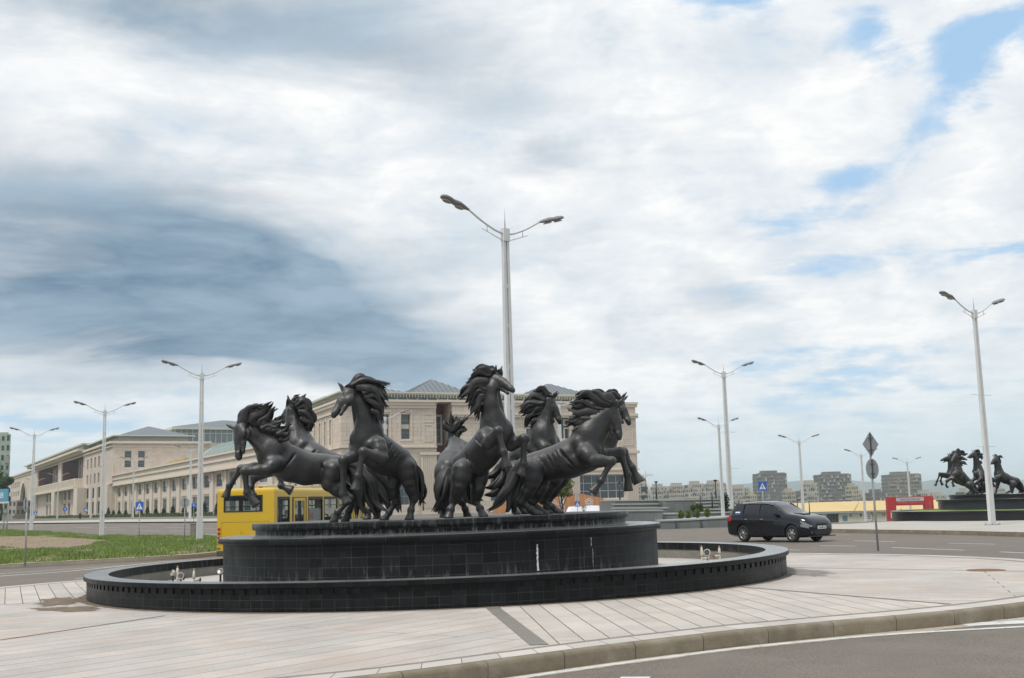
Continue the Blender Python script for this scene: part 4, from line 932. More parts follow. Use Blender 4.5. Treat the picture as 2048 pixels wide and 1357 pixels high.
# basin equipment: floodlights and pipe nozzles
M['fitting'] = mat('painted_fitting', (.52, .48, .42), .6, .12, 12)
M['brass'] = mat('brass', (.42, .27, .10), .4, .15, 12, metal=.5)
M['lampglass'] = mat('lamp_glass', (.10, .11, .13), .2, .2, 20)
FZ = BASE + .058
def floodlight(px_, py_, d, r, face, label, pole=True):
    c = P(px_, py_, d); root = empty('floodlight', (c.x, c.y, FZ), 0, label, 'floodlight', 'floodlights in the fountain basin')
    f = Vector(face).normalized(); q = f.to_track_quat('Z', 'Y').to_matrix().to_4x4(); hz = c.z - FZ
    mb = MB(Matrix.Translation((0, 0, hz)) @ q); mb.lathe([(.01, -.07), (r * .5, -.07), (r * .85, -.03), (r, 0), (r, .02), (r * .8, .025), (r * .78, .012)], 24); mb.build('housing', M['fitting'], root)
    mb = MB(Matrix.Translation((0, 0, hz)) @ q); mb.lathe([(r * .79, .012), (.005, .016)], 24)
    mb.build('lens', M['lampglass'], root)
    mb = MB(); mb.tube([(0, 0, 0), (0, 0, hz - r * .4)], .022, 8); mb.tube([Vector((0, 0, hz)) - f * .06, (0, 0, hz - r * .5)], .018, 8); mb.box(-.06, .06, -.06, .06, 0, .02); mb.build('stand', M['dark_metal'], root)
    return root
floodlight(345.5, 1146.5, 23.4, .062, (-1, -.6, .35), 'small round floodlight facing left in the left side of the fountain basin')
floodlight(361.5, 1152.5, 23.3, .068, (.15, -1, .25), 'round floodlight facing forward beside the brass valve in the left of the basin')
floodlight(441, 1143.5, 24.8, .07, (0, -1, .7), 'round floodlight half hidden beside the left edge of the black drum')
floodlight(1414.5, 1106, 26.2, .085, (-.7, -1, .2), 'tilted round floodlight near the pipe nozzles at the right of the basin')
def nozzle(px_, py_, d, label, wheel, tall=.16, side=1):
    c = P(px_, py_, d); root = empty('pipe_nozzle', (c.x, c.y, FZ), 0, label, 'pipe nozzle', 'pipe nozzles in the fountain basin'); h = max(.1, c.z - FZ)
    mb = MB(); mb.tube([(0, 0, 0), (0, 0, h)], .025, 10); mb.tube([(0, 0, h), (0, 0, h + .03), (0, 0, h + tall)], [.035, .035, .022], 10); mb.tube([(0, 0, h * .8), (.12 * side, -.03, h * .8)], .026, 10); mb.lathe([(.0, 0), (.07, .0), (.07, .02), (0, .02)], 12); mb.build('pipe', M['fitting'], root)
    mb = MB(Matrix.Translation((.14 * side, -.04, h * .8)) @ Matrix.Rotation(math.pi / 2, 4, 'Y')); mb.lathe([(.022, -.008), (.045, -.008), (.045, .008), (.022, .008), (.022, -.008)], 16); mb.tube([(-.04, 0, 0), (.04, 0, 0)], .006, 6); mb.tube([(0, -.04, 0), (0, .04, 0)], .006, 6); mb.build('valve_wheel', wheel, root)
    mb = MB(); mb.tube([(0, 0, h + tall), (0, 0, h + tall + .04)], [.022, .012], 8); mb.build('tip', M['brass'], root)
M['redvalve'] = mat('red_valve', (.35, .04, .03), .6, .2, 10)
nozzle(355, 1152, 23.6, 'brass tipped pipe nozzle between the two left floodlights', M['rust'])
nozzle(388, 1157, 23.6, 'pale pipe nozzle with a rusty valve wheel standing alone in the left of the basin', M['rust'])
nozzle(1404, 1113, 26.0, 'upright pipe nozzle in front of a ring at the right of the basin', M['fitting'], .2)
nozzle(1439, 1108, 26.6, 'pipe nozzle with a red valve nearest the inner rim at the right of the basin', M['redvalve'], .14, -1)
a = P(368, 1165, 23.4); b = P(384, 1163, 23.5); mb = MB(); mb.tube(catmull([(a.x, a.y, FZ + .02), (a.x + .05, a.y, FZ + .09), (b.x - .06, b.y, FZ + .10), (b.x, b.y, FZ + .02)], 6), .009, 6)
tag(mb.build('cable', M['dark_metal']), 'thin dark cable looping between the fittings in the left of the basin', 'cable')
# ------------------------------------------------------------------ street lamps
def lamp_head(mb, x0, z0, sx, length, tilt, mi=0):
    prof = [(0, .045, .04), (.06, .06, .05), (.16, .10, .075), (.36, .165, .10), (.50, .15, .095), (.58, .125, .085), (.70, .165, .10), (.88, .175, .09), (.97, .12, .06), (1.0, .02, .02)]
    n = 14; vs = []
    for t, w, h in prof:
        for k in range(n):
            a = 2 * math.pi * k / n; z = math.sin(a) * h * (1.0 if math.sin(a) > 0 else .55)
            vs.append((x0 + sx * (t * length * math.cos(tilt)), math.cos(a) * w, z0 + t * length * math.sin(tilt) + z))
    fs = [(i * n + k, i * n + (k + 1) % n, (i + 1) * n + (k + 1) % n, (i + 1) * n + k) for i in range(len(prof) - 1) for k in range(n)] + [tuple(range(n))[::-1], tuple((len(prof) - 1) * n + k for k in range(n))]
    mb.add(vs, fs, mi, True)
def make_lamp():
    root = empty('street_lamp', (0, 0, 0)); H = 10.0
    mb = MB()
    for sg in (-1, 1):
        vs = []
        for z, o_, w in ((0.0, .10, .085), (1.8, .092, .072), (H - .1, .066, .042)):
            for x, y in ((-w, -.075), (w, -.075), (w, .075), (-w, .075)): vs.append((sg * o_ + x, y * (1 - .3 * z / H), z))
        mb.add(vs, [(4 * i + k, 4 * i + (k + 1) % 4, 4 * i + 4 + (k + 1) % 4, 4 * i + 4 + k) for i in (0, 1) for k in range(4)] + [(8, 9, 10, 11)], 0)
    mb.box(-.17, .17, -.08, .08, 0, 1.55)
    for i in range(1, 6): mb.box(-.05, .05, -.045, .045, 1.9 + i * 1.25, 2.05 + i * 1.25)
    mb.box(-.115, .115, -.09, .09, H - .38, H + .02)
    mb.build('post', M['white_metal'], root)
    mb = MB(); mb.box(-.30, .30, -.22, .22, -.02, .035)
    for x in (-.25, .25):
        for y in (-.17, .17): mb.tube([(x, y, .03), (x, y, .10)], .025, 6)
    mb.build('base_plate', M['grey_metal'], root)
    mb = MB(); mb.tube([(0, 0, H), (0, 0, H + .65)], [.02, .004], 6); mb.build('spike', M['grey_metal'], root)
    for z in (6.0, 3.6):
        mb = MB(); mb.tube([(-.75, .0, z), (.75, .0, z)], .014, 6); mb.build('cross_bar', M['white_metal'], root)
    for sg in (-1, 1):
        mb = MB(); pts = [(sg * x, 0, H - .16 + .60 * (x / 1.4) ** 1.5) for x in (.1, .4, .7, 1.0, 1.3, 1.45)]; mb.tube(pts, .032, 8)
        mb.tube([(sg * .1, 0, H - .36), (sg * .9, 0, H - .08)], .014, 6); mb.tube([(sg * .70, 0, H - .14), (sg * .70, 0, H + .06)], .013, 6)
        mb.build('arm', M['white_metal'], root)
        mb = MB(); lamp_head(mb, sg * 1.38, H + .42, sg, 1.05, .27); hd = mb.build('lamp_head', M['lamp_grey'], root)
        mb = MB()
        for t in (.36, .80):
            cx_ = sg * (1.38 + t * 1.05 * .97); cz = H + .42 + t * 1.05 * .27 - .062
            vs = [(cx_ + .15 * math.cos(a), .11 * math.sin(a), cz + sg * .15 * math.cos(a) * .27 - .0) for a in [k * math.pi / 8 for k in range(16)]]; mb.add(vs + [(x, y, z - .03) for x, y, z in vs], [tuple(range(16)), tuple(range(31, 15, -1))] + [(k, 16 + k, 16 + (k + 1) % 16, (k + 1) % 16) for k in range(16)], 0)
        mb.build('lens', M['lens'], hd)
    return root
LAMP = make_lamp(); first = [LAMP]
def place_lamp(px, py, ang, label, s=1.0, group='tall white twin-armed street lamps'):
    v = ray(px, py); d = 20.0                                   # distance at which a pole of this height ends at that direction
    while d < 420 and EYE + v.z * d < gh(v.x * d, d) + 10.02 * s + (.16 if d < 60 else .1): d += .1
    o = first.pop() if first else copy_tree(LAMP)
    x = v.x * d; o.location = (x, d, gh(x, d) + (.16 if d < 60 else .05)); o.rotation_euler = (0, 0, math.radians(ang)); o.scale = (s, s, s)
    return tag(o, label, 'street lamp', group)
place_lamp(1010, 458, 39, 'tallest street lamp, rising behind the central rearing horse')
place_lamp(404, 745, 28, 'white street lamp above the yellow bus roof, beside the grey utility boxes')
place_lamp(210, 820, 28, 'white street lamp standing at the back edge of the grass island')
place_lamp(69, 868, 28, 'white street lamp right of the round sign back near the left edge')
place_lamp(382, 899, 28, 'street lamp on the far kerb just left of the tall lamp by the utility boxes')
place_lamp(268, 921, 28, 'far-kerb street lamp left of the blue crossing sign, below two upper windows')
place_lamp(184, 938, 28, 'street lamp on the far kerb partly behind the lamp at the back of the grass')
place_lamp(117, 952, 28, 'street lamp on the far kerb in front of the recessed dark red loggia')
place_lamp(71, 962, 28, 'distant street lamp overlapping the one near the round sign back')
place_lamp(18, 978, 28, 'smallest distant street lamp by the blue billboard at the left edge')
place_lamp(770, 833, 20, 'street lamp with one head visible behind the mane of the open-mouthed horse')
place_lamp(1118, 808, 10, 'street lamp behind the two rightmost near horses, in front of the museum')
place_lamp(1948, 620, 33, 'leaning-looking near street lamp with bolted base in front of the far horses')
place_lamp(1447, 742, 22, 'tall street lamp by the grey terraces, taller of the pair behind the dark car')
place_lamp(1437, 848, 22, 'short street lamp immediately left of the tall one by the terraces', .62)
place_lamp(1598, 881, 5, 'street lamp between the two left tower blocks behind the dark car')
place_lamp(1722, 908, 12, 'street lamp partly behind the grey diamond sign')
place_lamp(1814, 923, 2, 'street lamp in front of the red gate and the third tower block')
for o in [o for o in C.objects if o.get('category') == 'street lamp']:       # only the lamps right of the fountain carry cross bars
    if proj(o.location)[0] < 1200:
        for ch in [c for c in o.children if c.name.startswith('cross_bar')]: bpy.data.objects.remove(ch)
# thin black lamp posts on the terraces
def slim_post(px, ytop, ybot, d, label, head=True):
    t, b = P(px, ytop, d), P(px, ybot, d); root = empty('park_lamp', (t.x, t.y, b.z), 0, label, 'lamp post', 'slim black lamp posts by the terraces'); h = t.z - b.z
    mb = MB(); mb.tube([(0, 0, 0), (0, 0, h)], [.06, .045], 8); mb.build('post', M['dark_metal'], root)
    if head:
        mb = MB(); mb.lathe([(.01, h - .05), (.06, h - .02), (.15, h + .06), (.17, h + .08), (.11, h + .11), (.01, h + .13)], 12); mb.build('lamp_head', M['dark_metal'], root)
slim_post(1312, 966, 1001, 88, 'slim black lamp post with a small head just right of the leaning white mast')
slim_post(1430.5, 963, 1001, 84, 'slim black lamp post rising just left of the short white street lamp')
slim_post(1400.5, 991, 1037, 74, 'slim headless black post between the clipped bushes', False)
slim_post(1423.5, 985, 1022, 76, 'slim headless black post right of the clipped bushes', False)
slim_post(1448.5, 990, 1030, 77, 'slim headless black post seen between the two white lamps', False)
slim_post(1238.5, 966, 1001, 84, 'slim black lamp post in front of the big museum window grid')
slim_post(1594, 998, 1026, 120, 'slim black post above the rear of the dark car bonnet', False)
slim_post(1618, 1003, 1034, 118, 'slim black post right of the car windscreen before the yellow roof', False)
slim_post(846, 993, 1022, 90, 'slim black post seen right of the open-mouthed horse', False)

# ------------------------------------------------------------------ traffic signs
def sign(px, py, d, kind, size, label, base_py=None, yaw=0, lean=0, group='traffic signs', back=False, post_mat='grey_metal', gap=0):
    c = P(px, py, d); gz_ = gh(c.x, c.y) + (ZP if d < 34 else .1); root = empty('traffic_sign', (c.x, c.y, gz_), math.radians(yaw), label, 'traffic sign', group); h = c.z - gz_; r = size / 2
    mb = MB(); mb.tube([(lean * h, .035, 0), (0, .035, h + r * .6)], .03, 10); mb.build('post', M[post_mat], root)
    def plate(kd, cz, sz, name='plate'):
        R_ = sz / 2
        if kd == 'round': pts = [(R_ * math.cos(a), R_ * math.sin(a)) for a in [2 * math.pi * k / 32 for k in range(32)]]
        elif kd == 'oct': pts = [(R_ * 1.05 * math.cos(a), R_ * 1.05 * math.sin(a)) for a in [math.pi / 8 + math.pi / 4 * k for k in range(8)]]
        elif kd == 'diamond': pts = [(R_, 0), (0, R_), (-R_, 0), (0, -R_)]
        else: pts = [(-R_, -R_), (R_, -R_), (R_, R_), (-R_, R_)]
        n = len(pts); mb = MB(); vs = [(x, -.004, cz + z) for x, z in pts] + [(x, .004, cz + z) for x, z in pts]
        mb.add(vs, [tuple(range(n)), tuple(range(2 * n - 1, n - 1, -1))] + [(k, n + k, n + (k + 1) % n, (k + 1) % n) for k in range(n)], 0)
        return mb.build(name, M['sign_back'] if back else M['sign_blue'] if kd in ('square', 'round') else M['sign_back'], root, bevel=.004)
    plate(kind, h, size)
    if back:
        mb = MB(); mb.box(-.022, .022, -.02, -.004, h - r * .85, h + r * .85)
        for dz in (-.45, .45): mb.box(-.09, .09, -.026, -.004, h + r * dz - .012, h + r * dz + .012)
        mb.build('bracket', M['dark_bracket'], root)
    elif kind == 'square':                                          # pedestrian crossing: white triangle with a walking figure
        mb = MB(); s = size
        mb.add([(-.40 * s, -.007, h - .36 * s), (.40 * s, -.007, h - .36 * s), (0, -.007, h + .38 * s)], [(0, 1, 2)]); mb.build('white_triangle', M['white'], root)
        mb = MB(); q = lambda x, z: (x * s, -.011, h + z * s)
        mb.lathe([(0.0, 0), (.035 * s, 0)], 10) if False else None
        mb.add([q(-.03, .10), (q(.03, .10)), q(.035, .16), q(-.035, .16)], [(0, 1, 2, 3)])
        mb.add([q(-.05, .08), q(.05, .08), q(.03, -.10), q(-.04, -.10)], [(0, 1, 2, 3)])
        mb.add([q(-.04, -.08), q(.0, -.08), q(-.10, -.30), q(-.15, -.30)], [(0, 1, 2, 3)]); mb.add([q(.0, -.08), q(.04, -.10), q(.14, -.30), q(.09, -.30)], [(0, 1, 2, 3)])
        mb.add([q(-.05, .06), q(-.03, .03), q(-.13, -.06), q(-.15, -.03)], [(0, 1, 2, 3)]); mb.add([q(.04, .06), q(.05, .03), q(.15, -.04), q(.13, -.01)], [(0, 1, 2, 3)])
        mb.add([q(-.26, -.325), q(.26, -.325), q(.27, -.345), q(-.27, -.345)], [(0, 1, 2, 3)]); mb.build('walking_figure', M['black'], root)
    else:
        mb = MB(); q = lambda x, z: (x * size, -.007, h + z * size)
        mb.add([q(-.05, .30), q(.05, .30), q(.05, .0), q(-.05, .0)], [(0, 1, 2, 3)]); mb.add([q(-.05, .0), q(.28, -.22), q(.22, -.30), q(-.05, -.12)], [(0, 1, 2, 3)]); mb.build('arrow', M['white'], root)
    return root, plate, h
M['sign_back'] = mat('sign_back', (.30, .31, .315), .5, .05, 3, metal=.2)
M['dark_bracket'] = mat('dark_bracket', (.06, .06, .065), .5, .1, 3)
r_, pl, h_ = sign(1741, 889, 31, 'diamond', .70, 'grey backs of a diamond sign above a round sign on one leaning post', yaw=36, back=True, lean=.02)
pl('round', h_ - .67, .555, 'round_plate')
mb = MB(); mb.box(-.022, .022, -.02, -.004, h_ - .93, h_ - .42)
for dz in (-.80, -.54): mb.box(-.09, .09, -.026, -.004, h_ + dz - .012, h_ + dz + .012)
mb.build('bracket', M['dark_bracket'], r_)
sign(51.5, 1009, 41.5, 'round', .54, 'grey back of a round sign on a thin post rising from the left grass', yaw=-50, back=True, lean=.04)
sign(279, 1013, 74, 'square', .56, 'blue pedestrian crossing sign at the back of the left grass island', yaw=-10)
sign(369.5, 1006, 71, 'oct', .66, 'grey back of an octagonal sign just left of the utility boxes', yaw=-12, back=True)
sign(387.5, 1010, 140, 'round', .58, 'small round blue sign between the octagonal sign back and the white lamp', yaw=0)
sign(130, 1019, 225, 'round', .9, 'tiny round blue sign in front of the loggia of the far left block', yaw=0)
sign(172, 1020, 215, 'square', .75, 'tiny square blue crossing sign left of the lamp at the back of the grass', yaw=0)
sign(71, 1027, 240, 'square', .7, 'tiny blue crossing sign right of the round sign back', yaw=0)
sign(1525, 973, 75, 'square', .58, 'blue pedestrian crossing sign in front of the leftmost tower block', yaw=10)
sign(1155, 1008.5, 92, 'square', .42, 'small blue crossing sign in front of the timber hoarding')

# utility boxes
def ubox(px, py, d, w, h, mt, label):
    c = G(px, py, .16); root = empty('utility_box', c, .2, label, 'utility box'); mb = MB(); mb.box(-w / 2, w / 2, -.2, .2, 0, h); mb.build('cabinet', mt, root, bevel=.01)
    mb = MB(); mb.box(-w / 2 - .03, w / 2 + .03, -.24, .24, h + .002, h + .045); mb.build('lid', mt, root, bevel=.008)
    mb = MB(); mb.box(-w / 2 + .04, w / 2 - .04, -.212, -.203, .08, h - .05); mb.box(w / 2 - .1, w / 2 - .08, -.225, -.213, h * .45, h * .55); mb.build('door', mt, root)
ubox(386, 1073, 69, .38, .86, M['concrete'], 'taller brownish utility box left of the grey one behind the bus')
ubox(398.5, 1074, 69, .34, .74, M['sign_back'], 'grey metal utility box against the white lamp post behind the bus')
for i, (px, py) in enumerate(((7, 1059), (13.5, 1060))):
    c = G(px, py, .16); root = empty('bollard', c, 0, ('left one' if i == 0 else 'right one') + ' of two thin grey bollards behind the grass at the left edge', 'bollard', 'grey bollards at the left edge')
    mb = MB(); mb.tube([(0, 0, 0), (0, 0, .95)], .07, 10); mb.build('post', M['concrete'], root); mb = MB(); mb.lathe([(.09, .95), (.09, 1.02), (.0, 1.05)], 12); mb.build('cap', M['concrete'], root)

# ------------------------------------------------------------------ stone buildings
M['stone'] = mat('pale_pink_stone', (.60, .525, .44), .85, .06, .25, brick=(1.3, .62, .02, (.40, .33, .27), .5, .09))
M['stone_plain'] = mat('pale_stone_trim', (.63, .555, .465), .85, .06, .3)
M['stone_pink'] = mat('pink_stone', (.58, .485, .415), .85, .06, .25, brick=(1.6, .8, .02, (.35, .27, .23), .5, .05))
M['dark_red'] = mat('dark_red_cladding', (.135, .034, .038), .7, .1, .3, brick=(2.5, 2.5, .03, (.05, .02, .02), 0, .1))
M['plinth_dark'] = mat('dark_plinth_stone', (.045, .045, .05), .5, .2, .5)
M['attic'] = mat('attic_green_cream', (.56, .565, .48), .7, .06, .5)
M['roof_metal'] = mat('standing_seam_roof', (.19, .21, .23), .5, .08, .3, metal=.3)
M['roof_green'] = mat('green_vault', (.26, .32, .30), .45, .10, .4)
M['win_glass'] = mat('window_glass', (.030, .050, .060), .09, .3, .15, spec=.8)
M['win_frame'] = mat('window_frame', (.25, .27, .26), .5, .1, 2)
M['win_white'] = mat('white_window_frame', (.62, .62, .58), .6, .05, 2)
M['glassblue'] = mat('attic_glass', (.12, .17, .19), .15, .25, .3, spec=.8)

def wall(mb, L, z0, z1, ops, dep=.5, mi=0):
    """wall in local x (along) / y (inwards) / z, with real rectangular openings and reveals"""
    X = sorted({0, L} | {o[0] for o in ops} | {o[1] for o in ops}); Z = sorted({z0, z1} | {o[2] for o in ops} | {o[3] for o in ops})
    for i in range(len(X) - 1):
        for j in range(len(Z) - 1):
            cx_, cz = (X[i] + X[i + 1]) / 2, (Z[j] + Z[j + 1]) / 2
            if any(o[0] < cx_ < o[1] and o[2] < cz < o[3] for o in ops): continue
            mb.quad((X[i], 0, Z[j]), (X[i + 1], 0, Z[j]), (X[i + 1], 0, Z[j + 1]), (X[i], 0, Z[j + 1]), mi)
    for a, b, c, d in ops:
        mb.quad((a, 0, c), (b, 0, c), (b, dep, c), (a, dep, c), mi); mb.quad((a, 0, d), (a, dep, d), (b, dep, d), (b, 0, d), mi)
        mb.quad((a, 0, c), (a, dep, c), (a, dep, d), (a, 0, d), mi); mb.quad((b, 0, c), (b, 0, d), (b, dep, d), (b, dep, c), mi)
WCACHE = {}
def window(root, Mf, x0, x1, z0, z1, dep, nx=2, nz=2, name='window', fr='win_frame', medallion=False):
    """window set at the back of its opening: frame bars with panes, one object"""
    w, h = x1 - x0, z1 - z0; key = (round(w, 2), round(h, 2), nx, nz, fr, medallion)
    if key not in WCACHE:
        mb = MB(); t = .07 if w < 3 else .09
        mb.box(0, t, 0, .08, 0, h); mb.box(w - t, w, 0, .08, 0, h); mb.box(t, w - t, 0, .08, 0, t); mb.box(t, w - t, 0, .08, h - t, h)
        for i in range(1, nx): mb.box(w * i / nx - .035, w * i / nx + .035, .005, .07, t, h - t)
        for i in range(1, nz): mb.box(t, w - t, .008, .068, h * i / nz - .035, h * i / nz + .035)
        if medallion: mb.box(t, w - t, -.02, .06, h * .42, h * .60, 2)
        mb.quad((t, .05, t), (w - t, .05, t), (w - t, .05, h - t), (t, .05, h - t), 1)
        o = mb.build(name, [M[fr], M['win_glass'], M['stone_plain']], root); WCACHE[key] = o
    else:
        o = WCACHE[key].copy(); C.objects.link(o); o.parent = root
    o.matrix_local = Mf @ Matrix.Translation((x0, dep - .03, z0))
    return o
def hip(mb, x0, x1, y0, y1, z, h, mi=0, seams=True, ridge=None):
    dx, dy = x1 - x0, y1 - y0
    if dx >= dy: r0, r1 = (x0 + dy / 2, (y0 + y1) / 2, z + h), (x1 - dy / 2, (y0 + y1) / 2, z + h)
    else: r0, r1 = ((x0 + x1) / 2, y0 + dx / 2, z + h), ((x0 + x1) / 2, y1 - dx / 2, z + h)
    a, b, c, d = (x0, y0, z), (x1, y0, z), (x1, y1, z), (x0, y1, z)
    if dx >= dy: fs = [(a, b, r1, r0), (b, c, r1), (c, d, r0, r1), (d, a, r0)]
    else: fs = [(a, b, r0), (b, c, r1, r0), (c, d, r1), (d, a, r0, r1)]
    for f in fs:
        mb.add(f, [tuple(range(len(f)))], mi)
        if seams:
            A, B = Vector(f[0]), Vector(f[1]); L = (B - A).length; n = int(L / .75); top = [Vector(p) for p in f[2:]]; e = (B - A).normalized()
            nn = (B - A).cross(top[-1] - A).normalized()
            if nn.z < 0: nn = -nn
            T0 = (top[-1] - A).dot(e); T1 = (top[0] - A).dot(e); up = (top[-1] - A) - e * T0
            for k in range(1, n):
                s = L * k / n; f_ = s / T0 if s < T0 else ((L - s) / (L - T1) if s > T1 and L > T1 else 1); f_ = min(1, f_)
                p, q = A + e * s + nn * .002, A + e * s + up * f_ + nn * .002
                mb.add([p - e * .035, p + e * .035, q + e * .035, q - e * .035, p + nn * .09, q + nn * .09], [(0, 4, 5, 3), (4, 1, 2, 5)], mi)
    return r0, r1
def frameM(x, y, z, ang): return Matrix.Translation((x, y, z)) @ Matrix.Rotation(math.radians(ang), 4, 'Z')
def bands(mb, L, rows, ret=0):
    for z0, z1, p in rows: mb.box(-p, L + p * 0 + ret, -p, .0 - .001, z0, z1)

BZ = 1.05                                                     # museum ground level
# ---- near block: corner nearest the camera at (-25.3, 165)
B1 = empty('museum_building', (-25.3, 165, BZ), math.radians(23.1), 'big pale pink stone museum block with hipped metal roofs right behind the bronze horses', 'building', 'pale stone museum buildings')
FR = Matrix.Identity(4); LF_ = frameM(0, 40, 0, -90)           # front frame; left frame runs from the back to the corner
zt = 16.2
ops = [(5.9, 7.3, 10.7, 14.4), (9.2, 10.6, 10.7, 14.4), (8.9, 11.2, 1.0, 7.2), (5.2, 7.5, 1.0, 7.2)]
mb = MB(FR); wall(mb, 14.7, -1.5, zt, ops, .6); mb.build('front_wall', M['stone'], B1)
for a, b, c, d in ops: window(B1, FR, a, b, c, d, .5, 1 if c > 5 else 3, 4 if c > 5 else 5, medallion=c > 5)
ops = [(19.6 - 17 + k, 19.6 - 17 + k + 1.5, 10.7, 14.0) for k in (3.5, 9.5, 15.5)] + [(20.6, 29.3, 1.2, 4.9), (23.6, 26.6, 6.9, 7.8), (28.4, 29.6, 6.9, 7.8), (6, 14, 1.2, 4.9), (8.5, 11.5, 6.9, 7.8)]
mb = MB(frameM(17, -.8, 0, 0)); wall(mb, 31.6, -1.5, zt, ops, .7); mb.quad((31.6, 0, -1.5), (31.6, 30, -1.5), (31.6, 30, zt), (31.6, 0, zt)); mb.quad((0, 3.8, -1.5), (0, 0, -1.5), (0, 0, zt), (0, 3.8, zt)); mb.build('front_wall', M['stone'], B1)
for a, b, c, d in ops: window(B1, frameM(17, -.8, 0, 0), a, b, c, d, .6, 6 if b - a > 5 else 2, 3 if b - a > 5 else 1, fr='win_white' if b - a > 5 else 'win_frame')
mb = MB(FR); mb.quad((14.7, 3, -1.5), (17, 3, -1.5), (17, 3, zt), (14.7, 3, zt)); mb.quad((14.7, 0, -1.5), (14.7, 3, -1.5), (14.7, 3, zt), (14.7, 0, zt)); mb.build('recess_wall', M['dark_red'], B1)
mb = MB(FR); mb.box(14.95, 16.6, 2.75, 2.99, 9.9, 14.6); mb.build('window_surround', M['stone_plain'], B1)
window(B1, FR, 15.2, 16.35, 10.2, 14.3, 2.72, 1, 4)
lops = [(40 - s - 1.1, 40 - s, 10.2, 14.0) for s in (6.0, 9.4, 12.8, 16.2, 20, 24, 28, 32)] + [(40 - s - 1.1, 40 - s, 6.4, 8.6) for s in (6.0, 9.4, 12.8, 16.2, 20, 24, 28, 32)] + [(40 - s - 1.6, 40 - s, .8, 5.0) for s in (6, 12, 18, 24, 30)]
mb = MB(LF_); wall(mb, 40, -1.5, zt, lops, .35); mb.build('side_wall', M['stone'], B1)
for a, b, c, d in lops: window(B1, LF_, a, b, c, d, .28, 1, 3, medallion=(9 < c))
mb = MB(FR)                                                    # cornices, ledges, panels, pilasters
mb.box(-.55, 14.7, -.55, .0, zt, zt + .35); mb.box(-.35, 14.7, -.35, -.001, zt - .45, zt - .002); mb.box(-.2, 14.7, -.2, -.001, zt - .9, zt - .452)
mb.box(14.702, 48.9, -1.25, 3.0, zt, zt + .35); mb.box(16.8, 48.8, -1.1, -.802, zt - .45, zt - .002)
mb.box(17.0, 48.8, -1.35, -.802, 14.3, 14.7); mb.box(16.8, 48.9, -1.2, -.803, 13.95, 14.298)
mb.box(-.25, 14.7, -.3, -.002, 9.4, 9.62); mb.box(12.0, 14.95, -.65, -.302, 8.3, 8.7); mb.box(16.9, 48.95, -1.15, -.804, 8.3, 8.75); mb.box(16.95, 48.85, -1.0, -.805, 5.6, 5.85)
for x in (8.05, 12.0): mb.box(x, x + .12, -.05, -.001, 10.5, 14.6, 0)
for x0, x1 in ((5.6, 7.6), (8.9, 10.9)): mb.box(x0, x1, -.1, -.001, 10.35, 10.6); mb.box(x0, x0 + .18, -.1, -.002, 10.6, 14.7); mb.box(x1 - .18, x1, -.1, -.002, 10.6, 14.7); mb.box(x0, x1, -.14, -.003, 14.701, 14.95)
def panel(x0, x1, z0, z1, y=0, t=.14):
    mb.box(x0, x1, y - .06, y - .001, z0, z0 + t); mb.box(x0, x1, y - .06, y - .001, z1 - t, z1); mb.box(x0, x0 + t, y - .06, y - .001, z0 + t, z1 - t); mb.box(x1 - t, x1, y - .06, y - .001, z0 + t, z1 - t)
panel(.6, 1.6, 10.6, 14.2); panel(2.2, 4.4, 10.6, 13.2); panel(2.2, 4.4, 13.5, 14.6); panel(12.7, 14.2, 10.3, 12.9); panel(12.7, 14.2, 13.2, 14.5); panel(.6, 4.6, 9.7, 10.3)
for x in (29.0, 32.2, 35.6, 39.4, 42.8, 46.0): panel(x, x + 2.0, 9.6, 12.4, -.8); panel(x, x + 2.0, 12.7, 13.7, -.8)
for x in (20.5, 23.6): panel(x, x + 1.8, 9.6, 12.4, -.8)
mb.box(12.1, 14.6, -.42, -.303, -1.4, 8.3)
for k in range(8): mb.box(12.25 + k * .29, 12.25 + k * .29 + .15, -.52, -.421, .4, 8.1)
for x in (46.4, 36.0, 17.2): 
    mb.box(x, x + 2.1, -.95, -.806, -1.4, 8.3)
    for k in range(6): mb.box(x + .12 + k * .32, x + .28 + k * .32, -1.05, -.951, .4, 8.1)
mb.box(37.4, 46.6, -1.0, -.807, 5.0, 5.25); mb.box(37.4, 46.5, -1.05, -.808, .85, 1.1)
mb.build('cornice', M['stone_plain'], B1)
mb = MB(LF_)
mb.box(0, 40, -.55, -.001, zt, zt + .35); mb.box(0, 40, -.35, -.001, zt - .45, zt - .002); mb.box(0, 40, -.25, -.001, zt - 1.5, zt - 1.3); mb.box(0, 40, -.3, -.002, 9.4, 9.62); mb.box(0, 40, -.25, -.002, 5.6, 5.9)
for s in (4.9, 8.3, 11.7, 15.1, 18.5): mb.box(40 - s - .35, 40 - s, -.18, -.003, 9.7, 14.4)
for s in (1.0, 2.6): mb.box(40 - s - 1.2, 40 - s - 1.06, -.06, -.001, 10.2, 14); mb.box(40 - s - .3, 40 - s - .16, -.06, -.001, 10.2, 14)
mb.build('cornice', M['stone_plain'], B1)
mb = MB(FR)                                                    # attic with slatted frieze under a broad eave
mb.box(.6, 42.5, .8, 38, zt + .352, zt + 1.35); mb.box(-.3, 43.2, -.1, 38.6, zt + 1.352, zt + 1.55)
for k in range(90): mb.box(.2 + k * .47, .2 + k * .47 + .16, .25, .795, zt + .80, zt + 1.35)
for k in range(76): mb.box(.25, .598, .9 + k * .49, .9 + k * .49 + .16, zt + .80, zt + 1.35)
mb.box(.15, 42.6, .2, .249, zt + 1.15, zt + 1.351); mb.build('attic', M['attic'], B1)
mb = MB(FR)
for k in range(26): mb.box(1.0 + k * 1.6, 2.3 + k * 1.6, .76, .799, zt + .40, zt + .78)
for k in range(23): mb.box(.56, .599, 1.2 + k * 1.6, 2.5 + k * 1.6, zt + .40, zt + .78)
